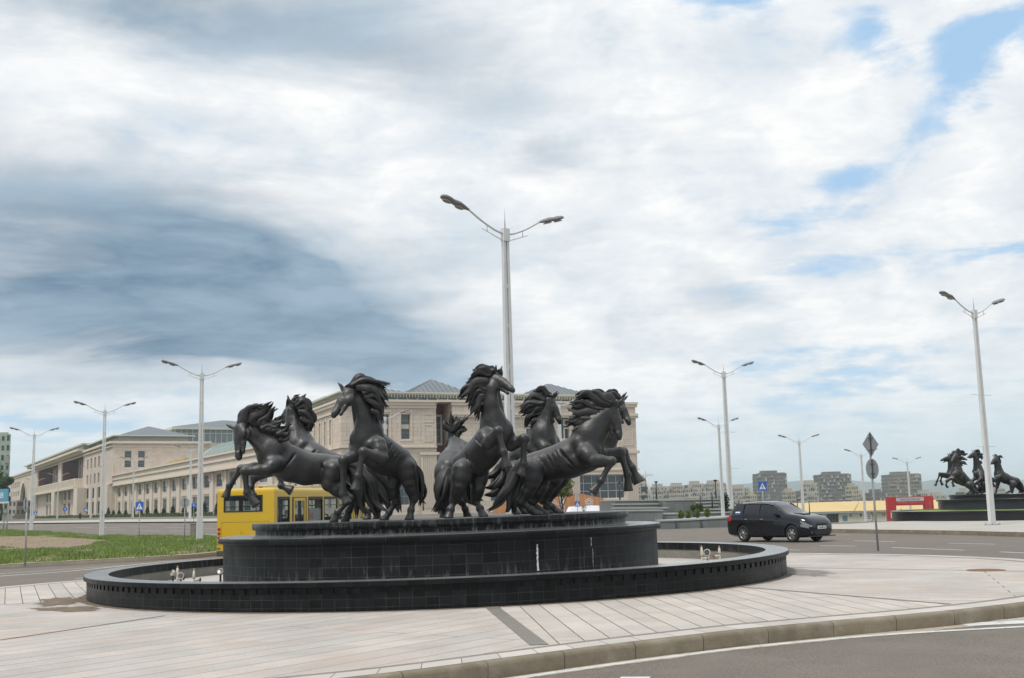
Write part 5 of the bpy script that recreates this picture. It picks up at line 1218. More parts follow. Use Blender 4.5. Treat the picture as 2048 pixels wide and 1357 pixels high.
mb.build('attic_windows', M['win_glass'], B1)
mb = MB(FR); ze = zt + 1.552
hip(mb, 11.2, 21.5, 1.5, 12.5, ze, 2.75); hip(mb, 31.3, 42.6, 1.5, 13, ze, 2.5); hip(mb, .2, 11, 1.0, 38, ze, 1.5); hip(mb, 21.6, 31.2, 6, 14, ze, .8); mb.box(1, 42, 13.6, 30, ze, ze + .6)
mb.build('roof', M['roof_metal'], B1)
mb = MB(FR)
for k in range(9): mb.tube([(24.5 + k * .55, 3, ze), (24.5 + k * .55, 3, ze + 1.25)], .04, 5)
mb.tube([(24.5, 3, ze + 1.25), (28.9, 3, ze + 1.25)], .04, 5); mb.tube([(24.5, 3, ze + .7), (28.9, 3, ze + .7)], .03, 5); mb.build('roof_railing', M['dark_metal'], B1)

# ---- long two-storey wing with pilasters and green vault
WC = (-39.0, 197.0); A2 = 28.8
B2 = empty('museum_wing', (WC[0], WC[1], BZ), math.radians(A2), 'long two-storey stone wing with evenly spaced windows and a green barrel vault', 'building', 'pale stone museum buildings')
WL = 172; LFW = frameM(0, WL, 0, -90)                         # x runs from the far end to the near end
nb = 16; pitch = WL / nb; ops = []
for k in range(nb):
    x = k * pitch + 2.7; ops += [(x, x + 5.0, 5.9, 8.6), (x, x + 5.0, .75, 4.1)]
mb = MB(LFW); wall(mb, WL, -1.5, 12.4, ops, .3); mb.quad((WL, 0, -1.5), (WL, 25, -1.5), (WL, 25, 12.4), (WL, 0, 12.4)); mb.quad((0, 0, 12.0), (WL, 0, 12.0), (WL, 25, 12.0), (0, 25, 12.0)); mb.build('side_wall', M['stone_pink'], B2)
for a, b, c, d in ops: window(B2, LFW, a, b, c, d, .22, 4, 3)
mb = MB(LFW)
for k in range(nb + 1):
    x = k * pitch - 1.6; mb.box(max(0, x), min(WL, x + 3.0), -.38, -.001, -1.2, 9.0)
    mb.box(max(0, x + .6), min(WL, x + 1.1), -.7, -.381, 7.2, 9.3)
for z0, z1, p in ((9.1, 9.5, 1.5), (9.5, 10.9, 1.1), (10.9, 11.2, 1.4), (11.2, 12.2, 1.15), (12.2, 12.6, 1.6)): mb.box(0, WL + p * .5, -p, -.002, z0 + .001, z1)
for k in range(nb): mb.box(k * pitch + 2.4, k * pitch + 8.0, -.16, -.003, 4.5, 5.4); mb.box(k * pitch + 2.4, k * pitch + 8.0, -.3, -.003, 8.75, 9.09)
mb.build('cornice', M['stone_plain'], B2)
mb = MB(LFW)
for k in range(nb + 1): mb.box(max(0, k * pitch - 1.7), min(WL, k * pitch + 1.5), -.5, -.382, -1.2, .7)
mb.build('dark_plinth', M['plinth_dark'], B2)
mb = MB(); R_ = 6.2; n = 14; y0, y1 = 20, 94; vs = []; ny = 30                     # vault
for j in range(ny + 1):
    for k in range(n + 1):
        a = math.pi * k / n; yy = y0 + (y1 - y0) * j / ny; s_ = 1.0
        if j > ny - 6: s_ = math.sqrt(max(.0, 1 - ((j - (ny - 6)) / 6) ** 2)) 
        vs.append((9 - R_ * math.cos(a) * s_, yy, 10.4 + R_ * math.sin(a) * s_))
mb.add(vs, [(j * (n + 1) + k, j * (n + 1) + k + 1, (j + 1) * (n + 1) + k + 1, (j + 1) * (n + 1) + k) for j in range(ny) for k in range(n)], 0, True)
for j in range(0, 24):
    yy = y0 + (y1 - y0) * j / ny; pts = [(9 - (R_ + .06) * math.cos(math.pi * k / n), yy, 10.4 + (R_ + .06) * math.sin(math.pi * k / n)) for k in range(n + 1)]; mb.tube(pts, .13, 5)
mb.build('vault', M['roof_green'], B2)
mb = MB(); mb.box(3, 4, 94.5, 112, 12.05, 14.0); mb.build('roof_plant', mat('yellow_insulation', (.45, .32, .08), .8, .2, .5), B2)

# ---- far left block
B3 = empty('museum_block', (WC[0], WC[1], BZ), math.radians(A2), 'tallest far stone block at the left with dark red loggia, tall arch and slatted attic', 'building', 'pale stone museum buildings')
Y0, Y1 = 172, 520; L3 = Y1 - Y0; LB3 = frameM(-1.5, Y1, 0, -90); Xs = lambda s: Y1 - s
ops = []; big = []
for s in (196, 204, 212, 220): ops += [(Xs(s) - 3.2, Xs(s), 16.2, 19.6), (Xs(s) - 3.2, Xs(s), 11.0, 14.2)]
for s in (194, 206, 218): ops += [(Xs(s) - 5, Xs(s), 1, 5), (Xs(s) - 5, Xs(s), 6.2, 9.6)]
for s in (262, 274, 318, 330): ops += [(Xs(s) - 6, Xs(s), 1, 5.2), (Xs(s) - 6, Xs(s), 6.5, 10.4)]
for s in (455, 465, 475, 485, 495): ops += [(Xs(s) - 5, Xs(s), 16, 19), (Xs(s) - 5, Xs(s), 11.5, 14.0), (Xs(s) - 5, Xs(s), 1.5, 7)]
big = [(Xs(290), Xs(232), 13.6, 22.0), (Xs(372), Xs(300), 13.6, 22.0), (Xs(448), Xs(418), -1.0, 17.5)]
mb = MB(LB3); wall(mb, L3, -1.5, 22.4, ops + big, .5); mb.build('side_wall', M['stone_pink'], B3)
for a, b, c, d in ops: window(B3, LB3, a, b, c, d, .4, 3, 3)
for a, b, c, d in big:
    mb = MB(LB3); mb.box(a - .01, b + .01, 9.0, 9.3, c - .01, d + .01); mb.quad((b, .49, c), (b, 9, c), (b, 9, d), (b, .49, d)); mb.quad((a, .49, c), (a, .49, d), (a, 9, d), (a, 9, c)); mb.quad((a, .49, d), (b, .49, d), (b, 9, d), (a, 9, d)); mb.quad((a, .49, c), (a, 9, c), (b, 9, c), (b, .49, c))
    mb.build('loggia', M['dark_red'], B3)
mb = MB(LB3)
for a, b in ((Xs(290), Xs(232)), (Xs(372), Xs(300))):
    for k in range(6): x = a + (b - a) * (.12 + .12 * k); mb.box(x, x + 1.6, 5.5, 7.0, 13.6, 22.0)
mb.box(Xs(372), Xs(232), -2.6, -.001, 10.8, 13.5); mb.box(Xs(374), Xs(230), -3.2, -.001, 9.9, 10.799)
for a in (292, 230, 376): mb.box(Xs(a), Xs(a) + 9, -3.2, -.001, -1.4, 9.898)
for k in range(30): mb.box(Xs(372) + k * 4.7, Xs(372) + k * 4.7 + 1.2, -3.1, -2.601, 11.2, 13.2)
mb.box(0, L3, -.9, -.002, 22.2, 22.9); mb.box(0, L3, -.5, -.002, 21.2, 21.5); mb.box(Xs(376), Xs(228), -2.6, -.003, 22.901, 23.6)
mb.box(Xs(190), L3, -.7, -.004, 9.8, 10.2); mb.box(Xs(184), Xs(172.4), -1.2, -.005, -1.4, 9.8)
for s in (198.5, 210.5): mb.box(Xs(s) - 2, Xs(s) + 2, -.6, -.002, -1.2, 9.4)
n = 16; ax0, ax1 = Xs(448), Xs(418); cxa, ra = (ax0 + ax1) / 2, (ax1 - ax0) / 2                       # arch ring fills the square head
zc = 17.5 - ra
for k in range(n):
    a0, a1 = math.pi * k / n, math.pi * (k + 1) / n; p = [(cxa + ra * math.cos(a), zc + ra * math.sin(a)) for a in (a0, a1)]
    o2 = [(x, 17.52) for x, _ in p]; mb.add([(p[0][0], -.1, p[0][1]), (p[1][0], -.1, p[1][1]), (o2[1][0], -.1, o2[1][1]), (o2[0][0], -.1, o2[0][1]), (p[0][0], 1.0, p[0][1]), (p[1][0], 1.0, p[1][1])], [(0, 1, 2, 3), (0, 4, 5, 1)])
    q = [(cxa + (ra + 1.6) * math.cos(a), zc + (ra + 1.6) * math.sin(a)) for a in (a0, a1)]; mb.add([(p[0][0], -.3, p[0][1]), (p[1][0], -.3, p[1][1]), (q[1][0], -.3, q[1][1]), (q[0][0], -.3, q[0][1])], [(0, 1, 2, 3)])
mb.build('cornice', M['stone_plain'], B3)
for a, b in ((Xs(360), Xs(344)), (Xs(300), Xs(284)), (Xs(248), Xs(230)), (Xs(184), Xs(172.2)), (Xs(415), Xs(385))):
    mb = MB(LB3); mb.box(a, b, -3.4, -3.201, -1.3, .9) if b < Xs(225) else mb.box(a, b, -1.4, -1.201, -1.3, .9); mb.build('dark_plinth', M['plinth_dark'], B3)
FB3 = frameM(-1.5, Y0, 0, 0); ops = [(3.6, 5.6, 14.9, 19.9), (7.6, 9.6, 14.9, 19.9)]
mb = MB(FB3); wall(mb, 30, -1.5, 22.4, ops, .8); mb.build('end_wall', M['stone'], B3)
for a, b, c, d in ops: window(B3, FB3, a, b, c, d, .7, 1, 4, medallion=True)
mb = MB(FB3); mb.box(-.9, 30, -.9, -.002, 22.2, 22.9); mb.box(-.4, 30, -.4, -.003, 21.2, 21.5); mb.box(.0, .3, -.15, -.001, 9.5, 16); mb.box(11.6, 11.75, -.1, -.001, 13.5, 18.5); mb.box(2.2, 2.35, -.1, -.001, 11.0, 17.5); mb.box(-.3, 3.6, -.5, -.001, 9.8, 10.3); mb.build('cornice', M['stone_plain'], B3)
mb = MB(); mb.box(1, 22, Y0 + 4, 420, 22.92, 24.6); mb.box(-1.2, 24, Y0 + 2, 422, 24.602, 25.0); mb.box(-3.0, 10, 226, 420, 25.002, 25.5)
for k in range(60): mb.box(-2.2, .98, 230 + k * 3.1, 231.2 + k * 3.1, 23.7, 24.6)
mb.build('attic', M['attic'], B3)
mb = MB(); hip(mb, 1, 23, Y0 + 4, Y0 + 30, 25.004, 3.6, seams=True); mb.box(2, 20, 215, 410, 25.51, 26.2); mb.build('roof', M['roof_metal'], B3)
# glazed rooftop pavilion behind the wing
B4 = empty('rooftop_pavilion', (WC[0], WC[1], BZ), math.radians(A2), 'glass-walled pavilion with hipped roof rising behind the green vault', 'building', 'pale stone museum buildings')
mb = MB(); mb.box(24, 70, 205, 250, -1, 24.5); mb.build('wall', M['stone'], B4)
mb = MB(); mb.box(24.3, 69.7, 205.3, 249.7, 24.502, 29.0); mb.build('glazing', M['glassblue'], B4)
mb = MB()
for k in range(24): mb.box(24.2 + k * 1.98, 24.5 + k * 1.98, 205.1, 205.298, 24.502, 29)
for k in range(22): mb.box(24.1, 24.298, 205.5 + k * 2, 205.8 + k * 2, 24.502, 29)
mb.box(23, 71, 204, 251, 29.002, 29.9); mb.box(24.15, 70, 205.12, 205.297, 27.6, 27.9); mb.build('eave', M['attic'], B4)
mb = MB(); hip(mb, 23.4, 70.6, 204.4, 250.6, 29.904, 4.2); mb.build('roof', M['roof_metal'], B4)

# hedge and flower strip in front of the wing, little conifers
def leaf_blob(mb, c, rx, ry, rz, n, leaf, seed, shape='ell'):
    rg = random.Random(seed)
    for _ in range(n):
        while True:
            x, y, z = (rg.uniform(-1, 1) for _ in range(3)); q = x * x + y * y + z * z
            if .25 < q < 1: break
        if shape == 'cone': f = (1 - (z + 1) / 2 * .72); x *= f; y *= f
        p = Vector(c) + Vector((x * rx, y * ry, z * rz)); a = Vector((rg.gauss(0, 1), rg.gauss(0, 1), rg.gauss(0, 1))).normalized(); b = a.orthogonal().normalized(); s = leaf * rg.uniform(.6, 1.4); e = a.cross(b)
        mb.add([p - b * s, p + e * s * .6, p + b * s, p - e * s * .6], [(0, 1, 2, 3)])
def bush(name, loc, rx, rz, label, cat, mt, n=220, leaf=.07, shape='ell', group=None, seed=1, trunk=0.0):
    root = empty(name, loc, 0, label, cat, group)
    mb = MB(); mb.tube([(0, 0, 0), (0, 0, trunk + rz * .9)], [.035 + trunk * .02, .02], 6); mb.build('stem' if trunk < .5 else 'trunk', M['bark'], root)
    mb = MB(); leaf_blob(mb, (0, 0, trunk + rz), rx, rx, rz, n, leaf, seed, shape)
    if shape != 'crown': leaf_blob(mb, (0, 0, trunk + rz), rx * .6, rx * .6, rz * .7, n // 3, leaf * 1.5, seed + 9, shape)
    mb.build('foliage' if trunk < .5 else 'crown', mt, root); return root
W2 = lambda x, y: Vector((WC[0] + x * math.cos(math.radians(A2)) - y * math.sin(math.radians(A2)), WC[1] + x * math.sin(math.radians(A2)) + y * math.cos(math.radians(A2)), 0))
M['conifer'] = mat('conifer_needles', (.018, .03, .014), .8, .35, 4)
rg = random.Random(5)
for i in range(15):
    p = W2(-5.5, 28 + i * 9.6 + rg.uniform(-1, 1)); z = gh(p.x, p.y); bush('conifer', (p.x, p.y, z), .75, 1.1 + rg.uniform(-.2, .3), 'small dark cone-shaped conifer in the row along the foot of the long wing', 'conifer', M['conifer'], 130, .22, 'cone', 'conifers along the wing', i)
mb = MB()
for i in range(3200):
    p = W2(-rg.uniform(7.5, 14), rg.uniform(10, 330)); z = gh(p.x, p.y); s = rg.uniform(.12, .3); a = rg.uniform(0, 3.14)
    mb.add([(p.x - math.cos(a) * s, p.y - math.sin(a) * s, z), (p.x + math.cos(a) * s, p.y + math.sin(a) * s, z), (p.x + rg.uniform(-.2, .2), p.y, z + rg.uniform(.3, .95))], [(0, 1, 2)])
tag(mb.build('flower_bed', M['foliage']), 'low straggly green planting between the far kerb and the long wing', 'planting', kind='stuff')
# ------------------------------------------------------------------ grey terraces, hoarding, mast, tree
M['terr'] = mat('grey_terrace_stone', (.15, .165, .16), .6, .12, .6, brick=(.6, .5, .012, (.11, .12, .115), 0, .08))
M['terr_top'] = mat('terrace_coping', (.33, .34, .32), .7, .10, 1)
def terr_obj(name, segs, label):
    """segs: (px0, px1, y_top_left, y_top_right, depth, back depth)"""
    root = empty(name, (P(segs[0][0], 1040, segs[0][4]).x, segs[0][4], 0), 0, label, 'terrace'); o_ = root.location; a = MB(); b = MB()
    for px0, px1, yt0, yt1, d, db in segs:
        A, B = P(px0, yt0, d), P(px1, yt1, d); x0, x1 = A.x - o_.x, B.x - o_.x; y0, y1 = d - o_.y, db - o_.y; z0, z1 = A.z, B.z
        a.add([(x0, y0, -.5), (x1, y0, -.5), (x1, y1, -.5), (x0, y1, -.5), (x0, y0, z0 - .08), (x1, y0, z1 - .08), (x1, y1, z1 - .08), (x0, y1, z0 - .08)], [(0, 3, 2, 1), (4, 5, 6, 7), (0, 1, 5, 4), (1, 2, 6, 5), (2, 3, 7, 6), (3, 0, 4, 7)])
        b.add([(x0 - .03, y0 - .05, z0 - .078), (x1 + .03, y0 - .05, z1 - .078), (x1 + .03, y1, z1 - .078), (x0 - .03, y1, z0 - .078), (x0 - .03, y0 - .05, z0), (x1 + .03, y0 - .05, z1), (x1 + .03, y1, z1), (x0 - .03, y1, z0)], [(0, 3, 2, 1), (4, 5, 6, 7), (0, 1, 5, 4), (1, 2, 6, 5), (2, 3, 7, 6), (3, 0, 4, 7)])
    a.build('retaining_wall', M['terr'], root); b.build('coping', M['terr_top'], root)
terr_obj('terrace', [(1228, 1325, 1021, 1020, 69.5, 72.0), (1325, 1356, 1027, 1026.5, 70.2, 72.1), (1228, 1336, 1016, 1015, 72.2, 74.5), (1229, 1316, 1008, 1007, 74.7, 77), (1230, 1330, 1000.5, 999.2, 77.2, 92), (1330, 1391, 999.5, 998.6, 73.2, 92.1), (1391, 1436, 1012, 1010, 76.4, 78.4), (1391, 1440, 1005, 1003.5, 78.6, 80.6), (1391, 1452, 998.5, 997.5, 80.8, 92.2), (1391, 1480, 1019, 1017, 74.2, 76.2), (1391, 1500, 1025, 1023, 72.6, 74.0)], 'broad grey stone steps and retaining walls between the museum and the dark car')
terr_obj('planter_wall', [(1318, 1350, 1041, 1040, 67.5, 72.2), (1350.3, 1400, 1040, 1037.5, 67.7, 72.3), (1400.3, 1475, 1037.5, 1033, 68.0, 72.4)], 'low grey planter wall at the kerb in front of the clipped bushes')
mb = MB()
for k, (px, py, w) in enumerate(((1362, 1038, 11), (1377, 1038, 10), (1395, 1036, 10.5), (1415, 1035, 11), (1386, 1022, 8), (1394.5, 1021, 7), (1402, 1021, 9))):
    d = 70.3 if k < 4 else 72.9; b = P(px, py + 1, d); wd = w * d / FOC / 2; hh = (17 if k < 4 else 12) * d / FOC / 2
    bush('clipped_bush', (b.x, b.y, b.z), wd * 1.12, hh * 1.12, ('%s of the four front clipped bushes on the planter' % ['leftmost', 'second from the left', 'third from the left', 'rightmost'][k]) if k < 4 else ('%s of the three bushes in the raised back row' % ['leftmost', 'middle', 'rightmost'][k - 4]), 'bush', M['clip_green'] if False else M['foliage_yellow'] if k < 4 else M['foliage'], 700, .035, 'ell', 'clipped bushes on the terraces', k)
c = P(1453.5, 1028, 73); bush('conifer', (c.x, c.y, P(1453.5, 1031, 73).z), .22, .75, 'narrow dark conifer seen between the two white lamps', 'conifer', M['conifer'], 260, .06, 'ell', None, 3)
# timber hoarding with letters and rosette
M['timber'] = mat('orange_timber', (.50, .235, .105), .7, .10, 1.0, brick=(.11, 9, .010, (.28, .12, .05), 0, .12))
M['timber_end'] = mat('pale_timber', (.60, .36, .22), .7, .08, 3)
D = 112.0; g0 = P(1100, 1000, D); HB = empty('hoarding', (g0.x, D, gh(g0.x, D)), 0, 'orange vertical timber hoarding with white letters and a lacy white rosette', 'hoarding')
def hp(px, py, dd=0): p = P(px, py, D + dd); return (p.x - g0.x, dd, p.z - gh(g0.x, D))
mb = MB()
def hpanel(l, dd, th=.2, mi=0):
    pts = [hp(x, y, dd) for x, y in l]; lo = [(p[0], p[1], -.2) for p in (pts[-1], pts[0])]; f = pts + [(pts[-1][0], dd, -.2), (pts[0][0], dd, -.2)]; n = len(f)
    mb.add(f + [(x, y + th, z) for x, y, z in f], [tuple(range(n))[::-1], tuple(range(n, 2 * n))] + [(k, (k + 1) % n, n + (k + 1) % n, n + k) for k in range(n)], mi)
hpanel([(985, 1003), (1100, 991.5), (1150, 987.5)], 0); hpanel([(1158, 987), (1185, 993), (1207, 997)], .0); mb.build('slat_panel', M['timber'], HB)
mb = MB(); a = [hp(1207, 997, 0), hp(1226, 1016, -.6), (hp(1226, 1016, -.6)[0], -.6, -.2), (hp(1207, 997)[0], 0, -.2)]; mb.add(a + [(x, y + .25, z) for x, y, z in a], [(0, 3, 2, 1), (4, 5, 6, 7), (0, 1, 5, 4), (1, 2, 6, 5), (2, 3, 7, 6), (3, 0, 4, 7)]); mb.build('prow', M['timber_end'], HB)
mb = MB(); a = [hp(1148.5, 986), hp(1159, 986.5), hp(1154.5, 1001)]; mb.add([(x, -.04, z) for x, y, z in a] + [(x, -.015, z) for x, y, z in a], [(0, 2, 1), (3, 4, 5), (0, 1, 4, 3), (1, 2, 5, 4), (2, 0, 3, 5)]); mb.build('gusset', M['grey_metal'], HB)
def htext(t, px, py, size, name):
    size *= 1.7
    x, y, z = hp(px, py); return text(t, size, Matrix.Translation((x, -.03, z)) @ Matrix.Rotation(math.pi / 2, 4, 'X'), name, M['white'], HB, .012)
htext('ALO', 1106, 1004, .22, 'letters'); htext('OPIAL', 1110, 1009, .20, 'letters')
x, y, z = hp(1178.5, 1005); mb = MB(Matrix.Translation((x, -.04, z)) @ Matrix.Scale(1.7, 4))
for k in range(8):
    a = 2 * math.pi * k / 8; c_ = (math.cos(a) * .155, 0, math.sin(a) * .155); mb.tube([(c_[0] + .075 * math.cos(q), 0, c_[2] + .075 * math.sin(q)) for q in [2 * math.pi * j / 12 for j in range(13)]], .016, 5)
mb.tube([(.085 * math.cos(q), 0, .085 * math.sin(q)) for q in [2 * math.pi * j / 16 for j in range(17)]], .014, 5); mb.build('rosette', M['white'], HB)
# tree behind the hoarding
tp = P(1122, 1000, 80.0)
def tree(loc, h, r, label, mt, seed, n=1600, leaf=.10, group=None, name='tree'):
    rg = random.Random(seed); root = empty(name, loc, 0, label, 'tree', group)
    mb = MB(); mb.tube([(0, 0, 0), (.03 * h, 0, h * .3), (0, .02 * h, h * .62)], [h * .035, h * .025, h * .012], 8); cl = []
    for k in range(9):
        a = rg.uniform(0, 6.28); z0 = h * rg.uniform(.25, .55); e = (math.cos(a) * r * rg.uniform(.4, .85), math.sin(a) * r * rg.uniform(.4, .85), h * rg.uniform(.5, .95)); mb.tube([(0, 0, z0), (e[0] * .5, e[1] * .5, (z0 + e[2]) / 2), e], [h * .014, h * .009, h * .004], 5); cl.append(e)
    mb.build('trunk', M['bark'], root); mb = MB()
    for e in cl + [(0, 0, h * .85), (0, 0, h * .6)]:
        s = r * rg.uniform(.35, .6); leaf_blob(mb, e, s, s, s * .8, n // 11, leaf, rg.random())
    mb.build('crown', mt, root); return root
tree((tp.x, 80, gh(tp.x, 80) + .3), 3.5, .75, 'small yellow-green tree behind the timber hoarding below the museum', M['foliage_yellow'], 3, 2200, .06)
# leaning mast with cross beam on the terrace
mc = P(1297, 999, 82); root = empty('mast', mc, 0, 'leaning white mast with a horizontal cross beam right of the museum corner', 'mast')
a, b = P(1303.5, 999, 82) - mc, P(1292, 949, 82) - mc; mb = MB(); mb.tube([a, b], [.10, .07], 8); mb.tube([b, b + Vector((-.07, 0, .33))], .035, 6); mb.build('post', M['white_metal'], root)
a, b = P(1268, 951, 82) - mc, P(1306, 950.5, 82) - mc; mb = MB(); mb.box(a.x, b.x, -.08, .08, b.z - .06, b.z + .07); mb.build('cross_beam', M['white_metal'], root)
# roof of two white cars parked behind the fountain

# ------------------------------------------------------------------ vehicles
M['car_blue'] = mat('dark_blue_paint', (.0028, .0038, .0095), .16, .08, 1, coat=.5, spec=.35)
M['car_white'] = mat('white_car_paint', (.60, .61, .63), .3, .04, 1, coat=.5)
M['car_silver'] = mat('silver_car_paint', (.42, .44, .46), .3, .05, 1, metal=.4, coat=.4)
M['chrome'] = mat('alloy', (.32, .32, .33), .3, .1, 8, metal=.8)
M['tail_red'] = mat('tail_light', (.42, .02, .03), .25, .1, 8)
M['head_glass'] = mat('headlamp_glass', (.22, .23, .24), .12, .3, 10)
M['car_glass'] = mat('car_glass', (.022, .026, .030), .03, .1, 2, spec=.9); M['car_glass'].node_tree.nodes['Principled BSDF'].inputs['IOR'].default_value = 1.8
M['windscreen_glass'] = mat('windscreen_glass', (.02, .022, .024), .04, .1, 2, spec=1.0); M['windscreen_glass'].node_tree.nodes['Principled BSDF'].inputs['IOR'].default_value = 2.8
def make_wheel(root, x, y, r, sg, w=.21):
    wh = empty('wheel', (x, y, r)); wh.parent = root
    mb = MB(Matrix.Rotation(math.pi / 2, 4, 'X')); mb.lathe([(r * .62, -w / 2), (r * .93, -w / 2), (r, -w / 2 + .04), (r, w / 2 - .04), (r * .93, w / 2), (r * .62, w / 2), (r * .62, -w / 2)], 28); mb.build('tyre', M['tyre'], wh)
    mb = MB(Matrix.Rotation(math.pi / 2 * (1 if sg < 0 else -1), 4, 'X')); mb.lathe([(r * .63, w / 2 - .01), (r * .58, w / 2 - .012), (r * .56, w / 2 - .06)], 28)
    for k in range(6):
        a = 2 * math.pi * k / 6; c, s = math.cos(a), math.sin(a); u = Vector((-s, c, 0))
        p, q = Vector((c * .03, s * .03, w / 2 - .02)), Vector((c * r * .59, s * r * .59, w / 2 - .03)); mb.add([p - u * .035, p + u * .035, q + u * .045, q - u * .045, p - u * .035 - Vector((0, 0, .03)), p + u * .035 - Vector((0, 0, .03)), q + u * .045 - Vector((0, 0, .03)), q - u * .045 - Vector((0, 0, .03))], [(0, 1, 2, 3), (4, 7, 6, 5), (0, 3, 7, 4), (1, 5, 6, 2)])
    mb.lathe([(.06, w / 2 - .03), (.055, w / 2 - .005), (.0, w / 2 - .002)], 12); mb.build('rim', M['chrome'], wh)
    mb = MB(Matrix.Rotation(math.pi / 2 * (1 if sg < 0 else -1), 4, 'X')); mb.lathe([(r * .60, w / 2 - .065), (.0, w / 2 - .065)], 20); mb.build('brake_disc', M['black'], wh)
def make_car(name, loc, rz, label, cat, paint, group=None, scoop=False, plate=None, screen='windscreen_glass'):
    root = empty(name, loc, rz, label, cat, group)
    #  x (front -> rear), z low, z shoulder, z top, half widths low / shoulder / top
    st = [(.00, .34, .60, .66, .52, .60, .48), (.05, .24, .64, .74, .68, .74, .62), (.22, .20, .72, .87, .80, .82, .70), (.60, .19, .80, .96, .84, .855, .74), (1.10, .19, .87, 1.02, .85, .87, .75), (1.32, .19, .90, 1.07, .855, .87, .73),
          (1.70, .19, .92, 1.27, .86, .872, .66), (2.08, .19, .935, 1.445, .86, .872, .60), (2.6, .19, .945, 1.485, .86, .872, .60), (3.2, .19, .955, 1.475, .86, .87, .60), (3.75, .20, .965, 1.455, .85, .865, .595), (4.06, .21, .97, 1.415, .84, .86, .59), (4.27, .23, .96, 1.10, .825, .85, .66), (4.37, .27, .88, .95, .79, .83, .68), (4.43, .36, .80, .84, .70, .74, .60)]
    ring = []; K = 18
    for x, zl, zs, zt_, wl, ws, wt in st:
        half = [(wl * .75, zl - .02), (wl, zl + .05), (max(wl, ws) * 1.008, zl + (zs - zl) * .45), (ws * 1.005, zl + (zs - zl) * .80), (ws * .985, zs), (wt + (ws - wt) * .18, zs + (zt_ - zs) * .80) if zt_ - zs > .2 else (wt + (ws - wt) * .5, zs + (zt_ - zs) * .6), (wt * .96, zt_ - .012 if zt_ - zs > .2 else zt_ - .005), (wt * .70, zt_ + .008), (wt * .3, zt_ + .018)]
        ring.append([(x, -a, z) for a, z in half] + [(x, a, z) for a, z in half[::-1]])
    L = 4.43
    mb = MB(); vs = [(L / 2 - p[0], p[1], p[2]) for r in ring for p in r]; m = len(ring[0]); fs = []; mi = []
    for i in range(len(ring) - 1):
        for k in range(m):
            k2 = (k + 1) % m; fs.append((i * m + k, i * m + k2, (i + 1) * m + k2, (i + 1) * m + k)); kk = min(k, m - 2 - k) if k < m - 1 else -1
            gl = (6 <= i <= 10 and kk == 4) or (5 <= i <= 6 and kk >= 6) or (i == 11 and kk >= 6)
            if i == 5 and kk == 5: gl = False
            mi.append((2 if i in (5, 6) and kk >= 6 else 1) if gl else 0)
    fs += [tuple(range(m))[::-1], tuple((len(ring) - 1) * m + k for k in range(m))]; mi += [0, 0]
    vs0 = list(vs)
    for f, q in zip(fs, mi): mb.add([vs[v] for v in f], [tuple(range(len(f)))], q, True)
    body = mb.build('body', [paint, M['car_glass'], M[screen]], root)
    bm = bmesh.new(); bm.from_mesh(body.data); bmesh.ops.remove_doubles(bm, verts=bm.verts[:], dist=.0004); bmesh.ops.recalc_face_normals(bm, faces=bm.faces[:]); bm.to_mesh(body.data); bm.free()
    cut = MB()
    for x in (L / 2 - .88, L / 2 - 3.50):
        for y in (-.80, .80):
            n = 24; c0 = [(x + .365 * math.cos(2 * math.pi * k / n), y - .22, .315 + .365 * math.sin(2 * math.pi * k / n)) for k in range(n)]; c1 = [(a, b + .44, c) for a, b, c in c0]
            cut.add(c0 + c1, [tuple(range(n)), tuple(range(2 * n - 1, n - 1, -1))] + [(k, n + k, n + (k + 1) % n, (k + 1) % n) for k in range(n)], 0)
    co = cut.build('cutter', M['black']); bm = bmesh.new(); bm.from_mesh(co.data); bmesh.ops.recalc_face_normals(bm, faces=bm.faces[:]); bm.to_mesh(co.data); bm.free()
    body.parent = None; md = body.modifiers.new('b', 'BOOLEAN'); md.operation = 'DIFFERENCE'; md.object = co; md.solver = 'EXACT'
    md2 = body.modifiers.new('s', 'BEVEL'); md2.width = .0; body.modifiers.remove(md2)
    dg = bpy.context.evaluated_depsgraph_get(); me = bpy.data.meshes.new_from_object(body.evaluated_get(dg)); me.materials.clear(); [me.materials.append(q) for q in (paint, M['car_glass'], M[screen])]; body.modifiers.clear(); body.data = me; body.parent = root
    me.set_sharp_from_angle(angle=math.radians(38)); bpy.data.objects.remove(co)
    for x in (L / 2 - .88, L / 2 - 3.50):
        for y, sg in ((-.755, -1), (.755, 1)): make_wheel(root, x, y, .315, sg)
    X = lambda x: L / 2 - x
    for y in (-1, 1):
        for x, w in ((2.62, .035), (3.52, .04)): mb = MB(); mb.add([(X(x - w), y * .868, .95), (X(x + w), y * .868, .95), (X(x + w), y * .655, 1.42), (X(x - w), y * .655, 1.42)], [(0, 1, 2, 3)]); mb.build('door_pillar', M['black'], root)
        for x in (1.62, 2.62, 3.42): mb = MB(); mb.box(X(x) - .004, X(x) + .004, y * .868 - .006, y * .868 + .012 * 1, .32, .92); mb.build('door_gap', M['black'], root)
    for y in (-1, 1):
        mb = MB(); mb.tube([(X(1.28), y * .765, .985), (X(1.66), y * .70, 1.215), (X(2.05), y * .625, 1.425)], .022, 6); mb.build('pillar', paint, root)
        mb = MB(); mb.tube([(X(1.9), y * .675, 1.375), (X(2.3), y * .655, 1.43), (X(3.0), y * .655, 1.44), (X(3.6), y * .655, 1.43)], .013, 5); mb.build('rain_guard', M['grey_metal'], root)
        for x in (2.42, 3.30): mb = MB(); mb.tube([(X(x) - .08, y * .885, .84), (X(x) + .08, y * .885, .84)], .014, 6); mb.build('door_handle', M['chrome'], root)
        mb = MB(); mb.box(X(1.62) - .07, X(1.62) + .07, min(y * .88, y * 1.04), max(y * .88, y * 1.04), .96, 1.08); mb.build('wing_mirror', M['black'], root, bevel=.025)
